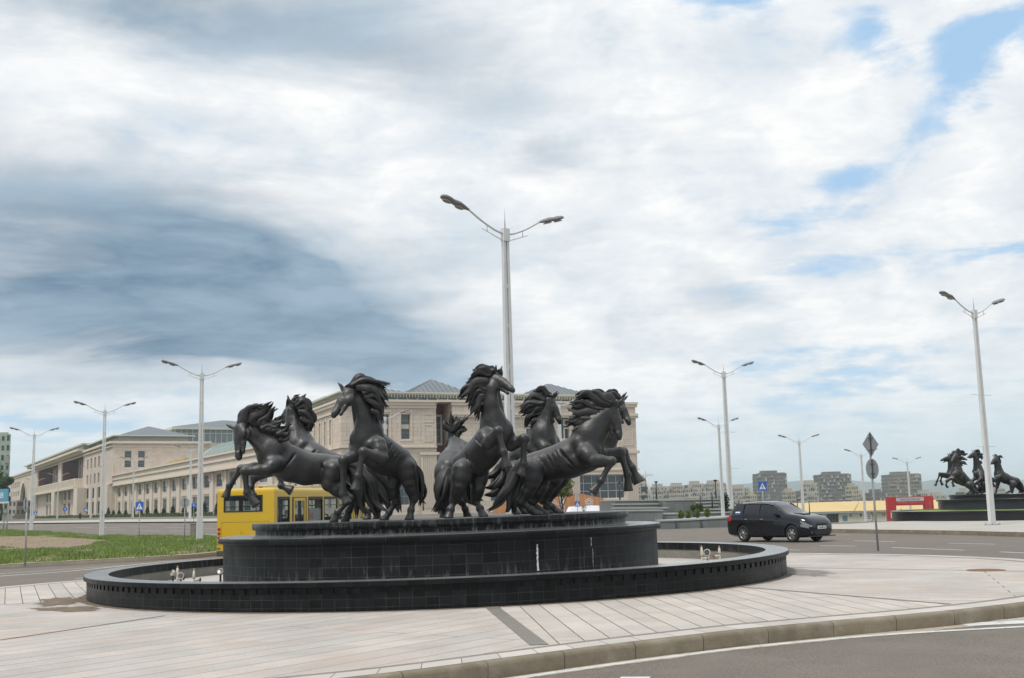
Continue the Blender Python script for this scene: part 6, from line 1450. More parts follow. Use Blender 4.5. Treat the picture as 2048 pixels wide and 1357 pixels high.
        mb = MB()                                               # headlight: a glass skin lying over the corner of the body
        for i in (0, 1, 2):
            for kk in (2, 3):
                k = kk if y < 0 else m - 2 - kk
                if i == 0 and kk == 2: continue
                q = [Vector(vs0[v]) for v in (i * m + k, i * m + k + 1, (i + 1) * m + k + 1, (i + 1) * m + k)]
                if i == 2: q[2] = q[1].lerp(q[2], .55); q[3] = q[0].lerp(q[3], .25)
                if kk == 2: lo = (0, 3) if y < 0 else (1, 2); q = [p_.lerp(q[(1, 0, 3, 2)[j_]], .55) if j_ in lo else p_ for j_, p_ in enumerate(q)]
                nn_ = (q[1] - q[0]).cross(q[3] - q[0]).normalized(); nn_ = nn_ if nn_.x + nn_.y * y > 0 else -nn_
                mb.add([p_ + nn_ * .012 for p_ in q], [(0, 1, 2, 3)])
        mb.build('headlight', M['head_glass'], root)
        mb = MB(Matrix.Translation((X(.055), y * .58, .36)) @ Matrix.Rotation(math.pi / 2, 4, 'Y')); mb.lathe([(.0, .035), (.05, .03), (.065, .0)], 16); mb.build('fog_light', M['head_glass'], root)
        mb = MB(); mb.box(X(4.37), X(4.12), min(y * .72, y * .862), max(y * .72, y * .862), .78, .95); mb.build('tail_light', M['tail_red'], root, bevel=.02)
    mb = MB(); mb.box(X(.07), X(-.012), -.34, .34, .56, .66)
    for z in (.585, .61, .635): mb.box(X(-.012), X(-.02), -.32, .32, z - .004, z + .004)
    mb.build('grille', M['black'], root)
    mb = MB(); mb.box(X(.1), X(-.01), -.44, .44, .27, .44); mb.build('lower_intake', M['black'], root)
    mb = MB(); mb.box(X(-.012), X(-.045), -.26, .26, .47, .58); np_ = mb.build('number_plate', M['white'], root)
    if plate: text(plate, .09, Matrix.Translation((X(-.05), 0, .525)) @ Matrix.Rotation(math.pi / 2, 4, 'Z') @ Matrix.Rotation(math.pi / 2, 4, 'X'), 'plate_characters', M['black'], np_, .002)
    if scoop:
        mb = MB(); x0, x1 = X(.72), X(1.18); vs = [(x0, -.26, .975), (x0, .26, .975), (x1, .30, 1.04), (x1, -.30, 1.04), (x0 + .02, -.24, 1.03), (x0 + .02, .24, 1.03), (x1, .28, 1.062), (x1, -.28, 1.062)]
        mb.add(vs, [(4, 5, 6, 7), (0, 3, 7, 4), (1, 5, 6, 2)]); mb.add([(x0 + .004, -.24, .98), (x0 + .004, .24, .98), (x0 + .022, .23, 1.02), (x0 + .022, -.23, 1.02)], [(0, 1, 2, 3)], 1); mb.build('bonnet_scoop', [paint, M['black']], root)
        mb = MB(); mb.box(X(.08), X(-.10), -.82, .80, .20, .235); mb.build('front_splitter', M['black'], root, bevel=.01)
        mb = MB(); mb.box(X(4.22), X(4.0), -.56, .56, 1.415, 1.44); mb.build('roof_spoiler', paint, root, bevel=.012)
        mb = MB(); mb.add([(X(3.60), -.842, 1.02), (X(3.92), -.842, 1.02), (X(3.90), -.800, 1.10), (X(3.62), -.800, 1.10)], [(0, 1, 2, 3)]); mb.build('window_sticker', M['sticker'], root)
        mb = MB(); mb.add([(X(3.62), -.826, 1.085), (X(3.90), -.826, 1.085), (X(3.88), -.80, 1.125), (X(3.64), -.80, 1.125)], [(0, 1, 2, 3)]); mb.build('window_sticker', M['white'], root)
    return root
M['sticker'] = mat('blue_sticker', (.03, .09, .30), .5, .1, 4)
cc = (G(1490, 1083.5) + G(1583, 1084.5) + G(1640, 1084) + G(1541, 1082.5)) / 4
yaw = -50
make_car('estate_car', (cc.x, cc.y + .2, gh(cc.x, cc.y)), math.radians(yaw), 'dark blue estate car with bonnet scoop and alloy wheels driving across the right road', 'car', M['car_blue'], None, True, 'CL-682-TG').scale = (.87, .95, 1.03)
p = P(1151, 1014, 98); make_car('hatchback_car', (p.x, 98, gh(p.x, 98) + .0), math.radians(84), 'left of two white cars whose roofs show over the plinth', 'car', M['car_white'], 'white cars behind the fountain', screen='glass_dark').scale = (.9, .9, .91)
p = P(1186, 1014, 96); make_car('hatchback_car', (p.x, 96, gh(p.x, 96) + .03), math.radians(-86), 'right of two white cars over the plinth, dark glass showing', 'car', M['car_white'], 'white cars behind the fountain', screen='glass_dark').scale = (.9, .9, .91)
p = P(1604, 1048, 150); make_car('silver_car', (p.x, 150, gh(p.x, 150)), math.radians(150), 'silver car almost hidden behind the bonnet of the dark blue estate', 'car', M['car_silver'])

# bus
M['bus_yellow'] = mat('bus_yellow', (.58, .375, .004), .35, .05, .8, coat=.3, stain=(.8, (.46, .28, .01), .5, .75, .4))
m = mat('bus_glass', (.02, .025, .028), .05, .1, 2, spec=.8); M['bus_glass'] = m
nt = m.node_tree; bs = nt.nodes['Principled BSDF']; mo = nt.nodes['Material Output']; tr = nt.nodes.new('ShaderNodeBsdfTransparent'); tr.inputs[0].default_value = (.78, .84, .84, 1); mx = nt.nodes.new('ShaderNodeMixShader'); mx.inputs[0].default_value = .22
nt.links.new(tr.outputs[0], mx.inputs[1]); nt.links.new(bs.outputs[0], mx.inputs[2]); nt.links.new(mx.outputs[0], mo.inputs[0])
PH = math.radians(15); c2 = Vector((-8.99, 42.39)); BL, BW = 9.0, 2.35
BUS = empty('bus', (c2.x - math.cos(PH) * BW / 2, c2.y + math.sin(PH) * BW / 2, gh(-10, 42.7)), -PH, 'yellow city bus with route number 50 seen from behind, left of the fountain plinth', 'bus')
# bus frame: x to the right side of the bus, y forward, z up; rear at y = 0
zb, zr = .15, 2.66; hw = BW / 2
SIDE = frameM(hw, 0, 0, 90); LEFT = frameM(-hw, BL, 0, -90); REAR = frameM(-hw, 0, 0, 0); FRONT = frameM(hw, BL, 0, 180)
sops = [(.28, 1.28, 1.28, 2.32), (1.50, 2.76, .42, 2.30), (2.92, 4.26, 1.28, 2.32), (4.40, 5.75, 1.28, 2.32), (5.87, 7.2, 1.28, 2.32), (7.4, 8.6, .42, 2.30)]
lops_ = [(BL - b, BL - a, 1.28, 2.32) for a, b in ((.28, 1.7), (1.85, 3.4), (3.55, 5.1), (5.25, 6.9), (7.05, 8.6))]; rops = [(.27, 1.88, 1.78, 2.40)]; fops = [(.15, 2.2, 1.1, 2.35)]
mb = MB(SIDE); wall(mb, BL, zb, zr - .14, sops, .06); mb.M = LEFT; wall(mb, BL, zb, zr - .14, lops_, .06); mb.M = REAR; wall(mb, BW, zb, zr - .14, rops, .06); mb.M = FRONT; wall(mb, BW, zb, zr - .14, fops, .06)
mb.M = Matrix.Identity(4)
rp = [(0, .0, -.14), (.02, .02, -.07), (.07, .07, -.02), (.16, .16, 0)]
vs = []
for ins, _, dz in rp: vs += [(-hw + ins, ins * .8, zr + dz), (hw - ins, ins * .8, zr + dz), (hw - ins, BL - ins * .8, zr + dz), (-hw + ins, BL - ins * .8, zr + dz)]
mb.add(vs, [(4 * i + k, 4 * i + (k + 1) % 4, 4 * i + 4 + (k + 1) % 4, 4 * i + 4 + k) for i in range(3) for k in range(4)] + [(12, 13, 14, 15)], 0)
mb.add([(-hw, 0, zb), (hw, 0, zb), (hw, BL, zb), (-hw, BL, zb)], [(3, 2, 1, 0)])
mb.build('body', M['bus_yellow'], BUS)
mb = MB(); mb.box(-hw + .08, hw - .08, .1, BL - .1, .50, .56); mb.build('floor', M['black'], BUS)
def bwin(Fm, o, name='window', rubber=True, split=True):
    a, b, c, d = o; mb = MB(Fm); mb.quad((a, .03, c), (b, .03, c), (b, .03, d), (a, .03, d)); w = mb.build(name, M['bus_glass'], BUS)
    mb = MB(Fm); t = .045
    mb.box(a, b, -.012, .05, c, c + t); mb.box(a, b, -.012, .05, d - t * (2.4 if split else 1), d); mb.box(a, a + t, -.012, .05, c + t, d - t); mb.box(b - t, b, -.012, .05, c + t, d - t)
    if split: mb.box(a + t, b - t, -.005, .05, c + (d - c) * .66, c + (d - c) * .66 + .025)
    mb.build('frame', M['black'], w)
for o in sops:
    if o[2] > 1: bwin(SIDE, o)
    else:
        a, b, c, d = o; mb = MB(SIDE)
        for u0, u1 in ((a + .02, (a + b) / 2 - .01), ((a + b) / 2 + .01, b - .02)) if o[0] > 5 else ((a + .12, b - .1),): mb.box(u0, u0 + .10, -.01, .04, c, d - .03); mb.box(u1 - .10, u1, -.01, .04, c, d - .03); mb.box(u0 + .1, u1 - .1, -.01, .04, d - .14, d - .03); mb.box(u0 + .1, u1 - .1, -.01, .04, c, c + .4)
        dr = mb.build('door', M['bus_yellow'], BUS); mb = MB(SIDE); mb.quad((a + .1, .03, c), (b - .1, .03, c), (b - .1, .03, d - .1), (a + .1, .03, d - .1)); mb.build('pane', M['bus_glass'], dr)
        mb = MB(SIDE); mb.box(a, a + .1, -.004, .05, c, d); mb.box(b - .08, b, -.004, .05, c, d); mb.box(a + .1, b - .08, -.004, .05, d - .028, d); mb.build('seal', M['black'], dr)
for o in lops_: bwin(LEFT, o)
bwin(REAR, rops[0], 'rear_window', split=False); bwin(FRONT, fops[0], 'windscreen', split=False)
for k, z in enumerate((1.17, 1.01, .85, .69)):
    mb = MB(frameM(-hw + .085, 0, z, 0) @ Matrix.Rotation(math.pi / 2, 4, 'X')); mb.lathe([(.058, .0), (.062, .012), (.05, .03), (.0, .035)], 18); mb.build('tail_light', M['tail_red'] if k < 2 else M['amber'] if k == 9 else M['dark_lamp'] if 'dark_lamp' in M else M['rust'], BUS)
    mb = MB(frameM(hw - .085, 0, z, 0) @ Matrix.Rotation(math.pi / 2, 4, 'X')); mb.lathe([(.058, .0), (.062, .012), (.05, .03), (.0, .035)], 18); mb.build('tail_light', M['tail_red'] if k < 2 else M['rust'], BUS)
mb = MB(REAR); mb.box(.02, .14, -.015, -.001, .42, .48); mb.build('reflector', M['rust'], BUS)
mb = MB(REAR)
for x0, x1, z0, z1 in ((.18, 2.17, 1.40, 1.412), (.18, .192, .60, 1.40), (2.158, 2.17, .60, 1.40), (.0, 2.35, .58, .592)): mb.box(x0, x1, -.003, -.0005, z0, z1)
mb.box(1.0, 1.03, -.02, -.0005, 1.0, 1.03); mb.build('engine_hatch', M['rust'], BUS)
for x0, x1, y0, y1 in ((-.78, .68, 1.25, 2.65), (-.5, .5, 4.6, 5.8)): mb = MB(); mb.box(x0 + .05, x1 - .05, y0 + .05, y1 - .05, zr + .001, zr + .10); mb.box(x0, x1, y0, y1, zr + .099, zr + .125); mb.build('roof_hatch', M['white_metal'], BUS)
mb = MB(SIDE)
for z in (.98, 1.20): mb.box(.02, BL - .02, -.006, -.0005, z, z + .014) if z > 1.1 else mb.box(.02, 1.48, -.006, -.0005, z, z + .014)
mb.build('side_seam', M['rust'], BUS)
mb = MB(REAR); mb.box(.01, BW - .01, -.05, -.001, .17, .36); mb.build('rear_bumper', M['dark_bracket'], BUS, bevel=.015)
mb = MB(); mb.box(.40, .52, .25, .37, zr - .0, zr + .05); mb.build('roof_marker', M['tail_red'], BUS, bevel=.01)
mb = MB(SIDE); mb.box(2.98, 4.15, .034, .036, 1.33, 1.86); sg_ = mb.build('route_sign', mat('route_board', (.42, .42, .41), .6, .05, 9), BUS)
text('50', .36, SIDE @ Matrix.Translation((3.27, .030, 1.55)) @ Matrix.Rotation(math.pi / 2, 4, 'X'), 'route_number', M['tail_red'], sg_, .002)
mb = MB(SIDE)
for k in range(5): mb.box(3.55, 4.1, .030, .0335, 1.42 + k * .085, 1.445 + k * .085)
mb.build('route_text', M['grey_metal'], sg_)
for y in (.75, 3.3, 4.2, 5.1, 6.0, 7.0):
    for x in (-.75, .70):
        if 1.3 < y < 2.9: continue
        mb = MB(); mb.box(x - .36, x + .36, y - .05, y + .45, .60, 1.0); mb.box(x - .36, x + .36, y - .05, y + .05, 1.0, 1.48); s = mb.build('seat', M['black'], BUS, bevel=.05)
        mb = MB()
        for u in (-.18, .18): mb.tube([(x + u + .14 * math.cos(q), y, 1.47 + .13 * math.sin(q)) for q in [math.pi * j / 8 for j in range(9)]], .017, 6)
        mb.build('grab_handle', M['black'], s)
mb = MB()
for x, y in ((.75, 1.4), (.75, 2.9), (-.3, 1.4), (-.3, 2.9)): mb.tube([(x, y, .56), (x, y, 2.45)], .02, 6)
mb.tube([(.75, 1.4, 1.35), (.75, 2.9, 1.35)], .018, 6); mb.build('hand_rail', M['grey_metal'], BUS)
for y in (2.3, 7.1):
    for x, sg in ((-hw + .14, -1), (hw - .14, 1)):
        w_ = empty('wheel', (x, y, .40)); w_.parent = BUS; mb = MB(Matrix.Rotation(math.pi / 2, 4, 'Y')); mb.lathe([(.22, -.13), (.38, -.13), (.40, -.09), (.40, .09), (.38, .13), (.22, .13), (.22, -.13)], 28); mb.build('tyre', M['tyre'], w_)
        mb = MB(Matrix.Rotation(math.pi / 2 * sg, 4, 'Y')); mb.lathe([(.22, .10), (.15, .06), (.07, .10), (0, .10)], 20); mb.build('rim', M['grey_metal'], w_)
        mb = MB(Matrix.Translation((0, 0, 0)))

# ------------------------------------------------------------------ right background: market hall, gate, awning, people
M['yroof'] = mat('yellow_sheet_roof', (.60, .44, .19), .55, .07, .15)
M['cream'] = mat('cream_render', (.58, .55, .46), .85, .07, .2)
M['canopy_white'] = mat('white_fascia', (.62, .63, .60), .7, .05, .5)
M['door_brown'] = mat('brown_doors', (.10, .055, .045), .5, .3, .8)
M['poster'] = mat('blue_poster', (.10, .19, .26), .6, .1, 1)
MH = empty('market_hall', (P(1700, 1000, 280).x, 280, 0), 0, 'long low cream market hall with broad pale yellow roof behind the far roundabout', 'building'); mx0 = MH.location.x
def mp(px, py, d=280): p = P(px, py, d); return p.x - mx0, p.z
xa, xb = mp(1493, 1026)[0], mp(2090, 1026)[0]; ze_, zg = mp(1700, 1026)[1], -5.6
mb = MB(); doors = [(1622, 1643), (1653, 1677)]; ops = [(mp(a, 1032)[0] - xa, mp(b, 1032)[0] - xa, zg + .3, ze_ - .15) for a, b in doors]
for a, b in ((1699, 1701.3), (1702.5, 1704), (1720, 1723.5), (1765, 1766.5), (1768, 1770), (1786, 1790), (1829, 1836)): ops.append((mp(a, 1032)[0] - xa, mp(b, 1032)[0] - xa, ze_ - .95, ze_ - .35))
mb.M = frameM(xa, 0, 0, 0); wall(mb, xb - xa, zg - 1, ze_, ops, .4); mb.M = Matrix.Identity(4); mb.box(xa, xb, .41, 18, zg, ze_ - .01); mb.build('wall', M['cream'], MH)
for a, b, c, d in ops:
    mb = MB(frameM(xa, 0, 0, 0)); mb.quad((a, .3, c), (b, .3, c), (b, .3, d), (a, .3, d)); n = 4 if b - a > 1.5 else 1
    for k in range(n + 1): x = a + (b - a) * k / n; mb.box(x - .05, x + .05, .2, .29, c, d, 1)
    if n > 1: mb.box(a, b, .2, .295, c + 1.9, c + 2.0, 1)
    mb.build('door' if n > 1 else 'window', [M['win_glass'], M['door_brown']], MH)
mb = MB(); mb.box(xa - 1, xb, -.7, -.001, ze_ - .0, ze_ + .42); mb.build('fascia', M['canopy_white'], MH)
zr_ = mp(1700, 1003, 290)[1]; xh = mp(1716, 1005, 290)[0]
mb = MB(); x1_ = xh - 4.8
mb.add([(xa - 1.2, -.9, ze_ + .421), (x1_, -.9, ze_ + .421), (xh, 9, zr_), (xa - 1.2, 9, zr_ - .15)], [(0, 1, 2, 3)])
mb.add([(x1_, -.9, ze_ + .421), (xb, -.9, ze_ + .421), (xb, 9, zr_ - .35), (xh, 9, zr_)], [(0, 1, 2, 3)])
mb.add([(xa - 1.2, 9, zr_ - .15), (xh, 9, zr_), (xb, 9, zr_ - .35), (xb, 20, ze_ + .4), (xa - 1.2, 20, ze_ + .4)], [(0, 1, 2, 3, 4)])
mb.tube([(x1_, -2.0, ze_ + .45), (xh, 9, zr_ + .02)], .09, 4); xq = mp(1872, 1020)[0]; mb.tube([(xq, -2, ze_ + .45), (xq + 6.5, 9, zr_ - .2)], .09, 4)
mb.build('roof', M['yroof'], MH)
mb = MB(); a, b = mp(1685, 1035)[0], mp(1694.5, 1035)[0]; mb.box(a, b, -.06, -.001, mp(1690, 1042.5)[1], mp(1690, 1031.5)[1]); mb.build('poster', M['poster'], MH)
cxp, czp = mp(1738, 1034.5); mb = MB(Matrix.Translation((cxp, -.12, czp))); mb.box(-1.1, 1.0, .02, .1, -1.55, 1.65); mb.build('banner', M['canopy_white'], MH)
mb = MB(Matrix.Translation((cxp, -.16, czp)))
for k in range(26):
    a = 2 * math.pi * k / 26 + .1; c_, s_ = math.cos(a), math.sin(a); mb.add([(c_ * .80, 0, s_ * 1.1), (c_ * .88 - s_ * .16, 0, s_ * 1.2 + c_ * .16), (c_ * 1.08 - s_ * .1, 0, s_ * 1.42 + c_ * .1), (c_ * .98 + s_ * .08, 0, s_ * 1.25 - c_ * .08)], [(0, 1, 2, 3)])
for z, w in ((.55, .14), (.15, .30), (-.28, .5), (-.75, .12)): mb.box(-w, w, -.01, .0, z - .07, z + .07)
mb.build('wreath_emblem', M['door_brown'], MH)
# red gate
GD = 175.0; ga, gb = P(1773, 993, GD), P(1864, 993, GD); gx0 = ga.x; zg_ = P(1780, 1043.5, GD).z; GT = empty('gate', (gx0, GD, zg_), 0, 'red promotional gate with white banner across the top and white arrows on its legs', 'gate')
wx = lambda px: P(px, 1000, GD).x - gx0; zt_ = P(1790, 994, GD).z - zg_; m1 = M['red']
for a, b in ((1772.5, 1789.5), (1847, 1864.5)):
    mb = MB(); mb.box(wx(a), wx(b), -.5, .5, 0, zt_); leg = mb.build('leg', m1, GT, bevel=.05)
    mb = MB(); x = wx(a) + .35; mb.add([(x, -.56, .45), (x, -.56, 1.45), (x + .62, -.56, .95)], [(0, 2, 1)]); mb.build('arrow', M['white'], leg)
mb = MB(); mb.box(wx(1789.6), wx(1846.9), -.4, .4, zt_ - 1.35, zt_ - .05); bmx = mb.build('beam', m1, GT)
mb = MB(); mb.box(wx(1790.5), wx(1846), -.44, -.401, zt_ - .72, zt_ - .18); mb.build('banner', mat('banner_grey', (.48, .46, .46), .7, .03, 2), bmx)
def gtext(t, x, z, s, name, mt, rot=0): return text(t, s, Matrix.Translation((x, -.47, z)) @ Matrix.Rotation(math.pi / 2, 4, 'X') @ Matrix.Rotation(rot, 4, 'Z'), name, mt, GT, .01)
gtext('PRINCIPAL PARTNER', (wx(1790) + wx(1846)) / 2, zt_ - .45, .33, 'banner_letters', M['strip_dark'])
gtext('PORTING  TERRA PLAZA', (wx(1790) + wx(1846)) / 2, zt_ - .98, .36, 'beam_letters', mat('pale_red_letters', (.55, .20, .19), .6, .05, 1))
t_ = text('PARTNERS', .30, Matrix.Translation((wx(1857), -.56, zt_ * .58)) @ Matrix.Rotation(math.pi / 2, 4, 'X') @ Matrix.Rotation(math.pi / 2, 4, 'Z'), 'leg_letters', mat('leg_letters', (.55, .26, .25), .6, .05, 1), GT, .01)
# blue awning
p0, p1 = P(1866, 1022, 240), P(1915, 1022, 240); AW = empty('awning', (p0.x, 240, gh(p0.x, 240)), 0, 'blue market awning between the red gate and the far black plinth', 'awning'); z = p0.z - gh(p0.x, 240); w = p1.x - p0.x
M['awning_blue'] = mat('awning_blue', (.01, .085, .36), .6, .1, .5)
mb = MB(); mb.add([(0, 0, z - .2), (w, 0, z - .2), (w, 2, z + .35), (.4, 2, z + .35)], [(0, 1, 2, 3)]); mb.box(0, w, -.02, .0, z - .62, z - .2); mb.add([(0, 0, z - .62), (0, 0, z - .2), (.4, 2, z + .35)], [(0, 1, 2)]); mb.build('canopy', M['awning_blue'], AW)
mb = MB()
for x in (.2, w / 2, w - .2): mb.tube([(x, .1, 0), (x, .1, z - .3)], .05, 6)
mb.box(0, w, 2.1, 2.3, 0, z - .1); mb.build('stall_front', M['dark_metal'], AW); mb = MB(); mb.box(w * .35, w * .6, -.045, -.021, z - .50, z - .34); mb.build('lettering', M['canopy_white'], AW)

def person(px, py, d, label, top, legs, yaw=0, h=1.72, skin=(.35, .22, .15)):
    g = G(px, py, 0) if d is None else P(px, py, d); root = empty('person', (g.x, g.y, g.z if d is not None else gh(g.x, g.y)), yaw, label, 'person'); s = SDF(); s2 = SDF(); s3 = SDF(); H = h
    for sg in (-1, 1):
        s2.cone((sg * .09, 0, .90), (sg * .10, .03 * sg, .48), .085, .06, .02); s2.cone((sg * .10, .03 * sg, .48), (sg * .11, .05 * sg, .08), .06, .04, .02); s2.cone((sg * .11, .05 * sg, .05), (sg * .12, .05 * sg - .14, .04), .045, .035, .01)
        s.cone((sg * .19, 0, 1.42), (sg * .25, .02, 1.14), .055, .045, .03); s.cone((sg * .25, .02, 1.14), (sg * .25, -.08, .90), .045, .032, .02); s3.ell((sg * .25, -.10, .85), np.eye(3), (.035, .045, .06), .02)
    s2.cone((-.06, 0, .93), (.06, 0, .93), .12, .12, .05); s.cone((0, 0, .98), (0, 0, 1.20), .135, .14, .05); s.cone((-.10, 0, 1.38), (.10, 0, 1.38), .10, .10, .06)
    s3.cone((0, 0, 1.44), (0, -.01, 1.54), .05, .05, .03); s3.ell((0, -.01, 1.62), np.eye(3), (.075, .09, .11), .02); s3.ell((0, -.10, 1.61), np.eye(3), (.014, .02, .02), .01)
    for q, nm, c in ((s, 'shirt', top), (s2, 'trousers', legs), (s3, 'body', skin)):
        V, Fc = q.mesh(.018); np_mesh(nm, V, Fc, mat('cloth_' + nm, c, .85, .1, 4), root)
    hh = SDF(); hh.ell((0, .015, 1.66), np.eye(3), (.085, .095, .09), .02); V, Fc = hh.mesh(.015); np_mesh('hair', V, Fc, M['black'], root); root.scale = (h / 1.72,) * 3
person(1798, 1045, 165, 'distant person in a blue shirt standing inside the red gate', (.04, .13, .42), (.08, .08, .10))
person(1806, 1045, 166, 'distant person in dark purple clothes beside the blue-shirted one in the red gate', (.06, .04, .12), (.05, .05, .08), 1)
person(1803.5, 1040, 185, 'distant person in dark green further back in the red gate', (.03, .09, .06), (.05, .05, .05), 2)
person(160, 1043.5, 215, 'lone distant person in black on the far left pavement', (.015, .015, .018), (.015, .015, .018))

# far roundabout paving, kerb
fp = px_sheet('far_paving', M['pave_far'], [(1560, 1052), (1640, 1058.5), (1750, 1060), (1900, 1062), (2048, 1065.5), (2300, 1072), (2300, 1040), (2100, 1036), (1870, 1041.5), (1780, 1043.5), (1700, 1048), (1610, 1050)], .16, refine=8)
kerb_ring(fp[:6], 'kerb', M['kerb'], .165, .15, closed=False)
# ------------------------------------------------------------------ city far away, hills, haze
M['panel_grey'] = mat('panel_block_grey', (.155, .145, .135), .9, .22, .08)
M['panel_pale'] = mat('panel_block_pale', (.40, .37, .32), .9, .12, .06)
M['panel_cream'] = mat('panel_block_cream', (.42, .37, .27), .9, .1, .06)
M['far_win'] = mat('far_window', (.05, .05, .055), .5, .6, .35)
M['balc'] = mat('balcony_pale', (.34, .33, .30), .9, .35, .3)
def block(px0, px1, ytop, d, label, mt, storeys, bays, roof=True, dp=16, seed=1, cat='apartment block', group='apartment blocks on the horizon', name='apartment_block', ang=0):
    rg = random.Random(seed); a, b = P(px0, ytop, d), P(px1, ytop, d); x0 = a.x; w = b.x - a.x; zg0 = gh((a.x + b.x) / 2, d); H_ = a.z - zg0
    root = empty(name, (x0, d, zg0), math.radians(ang), label, cat, group)
    mb = MB(); mb.box(0, w, 0, dp, -3, H_); mb.build('wall', mt, root)
    fh = 2.9; bw = w / bays; wn = MB(); bl = MB(); nst = int(H_ / fh)
    for f in range(nst):
        z = H_ - (f + 1) * fh + .9
        for k in range(bays):
            x = k * bw + bw * .25
            if rg.random() < .88: wn.box(x, x + bw * .5, -.04, .3, z, z + fh * rg.choice((.45, .5, .55)))
            if rg.random() < .30: bl.box(k * bw + bw * .08, k * bw + bw * .92, -.9, -.05, z - .9, z + .15 + (rg.random() < .4) * 1.2)
        for k in range(max(2, int(dp / bw))):
            y = k * dp / max(2, int(dp / bw)) + 1
            if rg.random() < .8: wn.box(-.04, .3, y, y + 1.5, z, z + 1.4); wn.box(w - .3, w + .04, y, y + 1.5, z, z + 1.4)
    tag(wn.build('windows', M['far_win'], root), kind='stuff'); tag(bl.build('balconies', M['balc'], root), kind='stuff')
    if roof:
        mb = MB(); mb.box(w * .22, w * .72, 3, dp - 3, H_, H_ + 2.3); mb.box(w * .05, w * .95, .5, .8, H_, H_ + .5); mb.build('roof_box', mt, root)
    return root
block(1513, 1573, 948, 900, 'leftmost of the three dark tower blocks, behind the blue crossing sign', M['panel_grey'], 14, 15, seed=3, name='tower_block', cat='tower block', group='grey tower blocks')
block(1637, 1702, 950, 900, 'middle of the three dark tower blocks, behind the car bonnet', M['panel_grey'], 14, 16, seed=4, name='tower_block', cat='tower block', group='grey tower blocks')
block(1775, 1842, 950, 900, 'rightmost of the three tower blocks, behind the lamp over the red gate', mat('panel_block_brown', (.20, .18, .15), .9, .22, .08), 14, 16, seed=5, name='tower_block', cat='tower block', group='grey tower blocks')
for i, (a, b, y, m_, lb) in enumerate(((1262, 1300, 974, 'panel_pale', 'first long pale apartment block right of the museum corner'), (1300.5, 1337, 975, 'panel_pale', 'second long pale apartment block, behind the thin black lamp'), (1337.5, 1376, 973, 'panel_pale', 'third long pale apartment block in the row right of the museum'), (1376.5, 1410, 969.5, 'panel_pale', 'fourth long pale apartment block, slightly higher in the row'), (1410.5, 1452, 968, 'panel_pale', 'fifth long pale apartment block behind the white twin lamps'),
        (1462, 1500, 977, 'panel_pale', 'separate pale apartment block right of the white lamps'), (1501, 1513, 991, 'panel_cream', 'low cream block touching the leftmost tower'), (1574, 1591, 984, 'panel_cream', 'yellowish block right of the leftmost tower'), (1592, 1611, 989, 'panel_grey', 'low grey block left of the lamp between the towers'), (1612, 1636, 968, 'panel_pale', 'mid-height pale block attached to the middle tower'),
        (1703, 1716, 973, 'panel_cream', 'narrow cream block right of the middle tower'), (1717, 1742, 988, 'panel_pale', 'low pale block behind the diamond sign post'), (1743, 1774, 986, 'panel_grey', 'low grey block left of the rightmost tower'), (1843, 1868, 987, 'panel_pale', 'low pale block right of the rightmost tower'), (1869, 1893, 991, 'panel_pale', 'last low pale block before the far horses'), (1281, 1293, 957, 'panel_pale', 'tall pale block behind the leaning mast'), (1930, 1941, 983, 'panel_pale', 'tiny pale block seen between the far horses'), (1994, 2010, 978, 'panel_pale', 'pale block seen under the rightmost far horse'))):
    block(a, b, y, 760 + (i % 3) * 25, lb, M[m_], 9, max(3, int((b - a) / 3.6)), seed=20 + i)
# left edge: pale green tower, tree, billboard
GB = block(-70, 14, 868, 330, 'tall pale green tower block with rounded balconies at the left edge', mat('green_render', (.36, .44, .36), .8, .12, .15), 12, 9, seed=8, cat='tower block', name='green_tower_block', group=None, ang=25)
tp = P(2, 1000, 240); tree((tp.x, 240, gh(tp.x, 240) - .5), 9.5, 2.0, 'dark leafy tree in front of the pale green tower at the left edge', M['foliage'], 8, 2600, .34)
tp = P(-45, 1000, 235); tree((tp.x, 235, gh(tp.x, 235) - .5), 12, 4.5, 'second dark tree just outside the left edge', M['foliage'], 9, 1500, .34)
a, b = P(-60, 980, 160), P(16, 1003, 160); BBd = empty('billboard', (a.x, 160, gh(a.x, 160)), 0, 'light blue billboard with a white 8 cut off by the left edge', 'billboard'); gz0 = gh(a.x, 160)
M['bb_blue'] = mat('billboard_blue', (.10, .33, .46), .6, .05, .3)
mb = MB(); mb.box(0, b.x - a.x, -.15, .15, b.z - gz0, a.z - gz0); mb.build('panel', M['bb_blue'], BBd); mb = MB(); mb.box(-.1, b.x - a.x + .1, -.12, .12, b.z - gz0 - .28, b.z - gz0 - .002); mb.build('frame', M['white_metal'], BBd)
mb = MB()
for x in (1.0, b.x - a.x - 1.6): mb.tube([(x, .0, 0), (x, .0, b.z - gz0 - .28)], .1, 8)
mb.build('post', M['grey_metal'], BBd); c = P(4.5, 992, 160); text('8', 1.15, Matrix.Translation((c.x - a.x, -.17, c.z - gz0)) @ Matrix.Rotation(math.pi / 2, 4, 'X'), 'numeral', M['white'], BBd, .01)
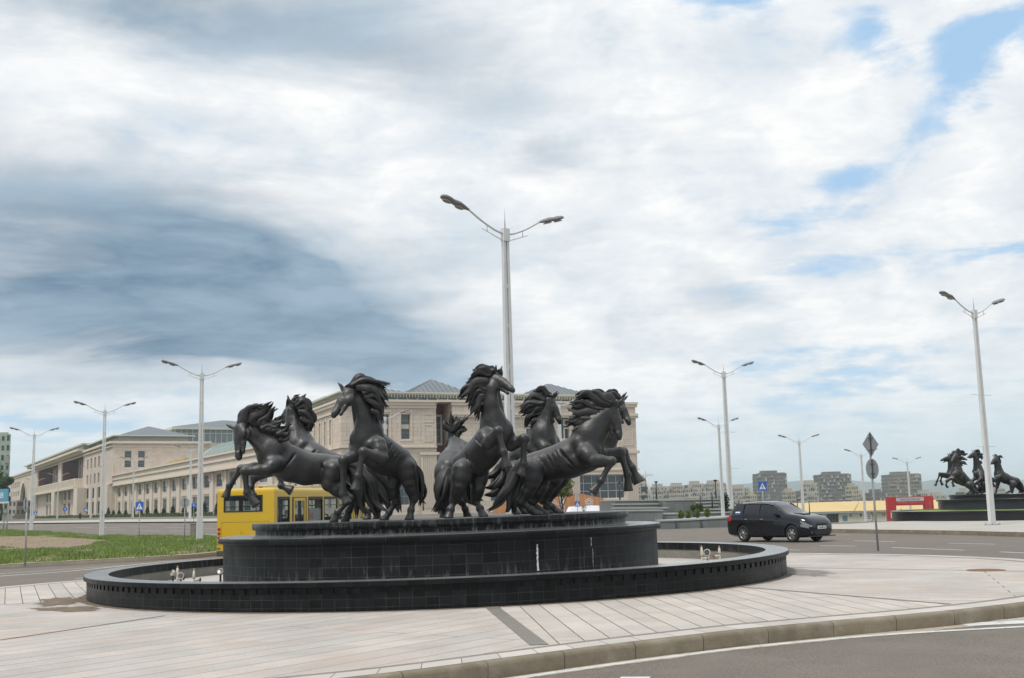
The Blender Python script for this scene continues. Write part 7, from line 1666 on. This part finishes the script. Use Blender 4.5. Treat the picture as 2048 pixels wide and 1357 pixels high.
# arcade-like low building behind the billboard
block(-80, 33, 1004, 420, 'low pale arcade building behind the billboard at the left edge', M['panel_pale'], 3, 14, roof=False, seed=31, group=None, name='low_building', cat='building')

# hills
M['hill'] = mat('wooded_hills', (.06, .075, .06), .95, .3, .002)
pr = [(-400, 985), (700, 985), (1240, 980), (1440, 973), (1500, 968), (1560, 965), (1600, 961), (1660, 964), (1700, 961), (1740, 965), (1780, 968), (1820, 970), (1845, 964), (1870, 960), (1930, 963), (1980, 966), (2040, 961), (2100, 958), (2400, 955), (2900, 965)]
vs = []; fs = []; n = 300; HD = 5200.0
for k in range(n + 1):
    px = -400 + 3300 * k / n; y = np.interp(px, [p[0] for p in pr], [p[1] for p in pr]); p = P(px, y, HD); jit = mnoise.noise(Vector((k * .12, 3, 1))) * 5 + mnoise.noise(Vector((k * .5, 3, 1))) * 1.6
    for j, (dy, zf_) in enumerate(((-1500, -.0), (-900, .35), (-450, .72), (0, 1.0), (700, .8), (2500, .0))):
        z0 = -22; h_ = (p.z + jit - z0); vs.append((p.x * (HD + dy) / HD, HD + dy, z0 + h_ * zf_ + mnoise.noise(Vector((k * .3, j * 2.1, 5))) * 6 * (0 < zf_ < 1)))
mm = 6; fs = [(k * mm + j, (k + 1) * mm + j, (k + 1) * mm + j + 1, k * mm + j + 1) for k in range(n) for j in range(mm - 1)]
mb = MB(); mb.add(vs, fs, 0, True); tag(mb.build('hills', M['hill']), kind='structure')
# haze: one closed volume around everything but the sky
HZ = MB(); HZ.box(-9800, 9800, -150, 9900, -60, 95); hm_ = bpy.data.materials.new('haze'); hm_.use_nodes = True; t = hm_.node_tree; t.nodes.clear()
pv = t.nodes.new('ShaderNodeVolumePrincipled'); pv.inputs['Color'].default_value = (.82, .94, 1.0, 1); pv.inputs['Density'].default_value = 1.9e-4; pv.inputs['Anisotropy'].default_value = .2
ou = t.nodes.new('ShaderNodeOutputMaterial'); t.links.new(pv.outputs[0], ou.inputs['Volume'])
tag(HZ.build('haze', hm_), kind='stuff')
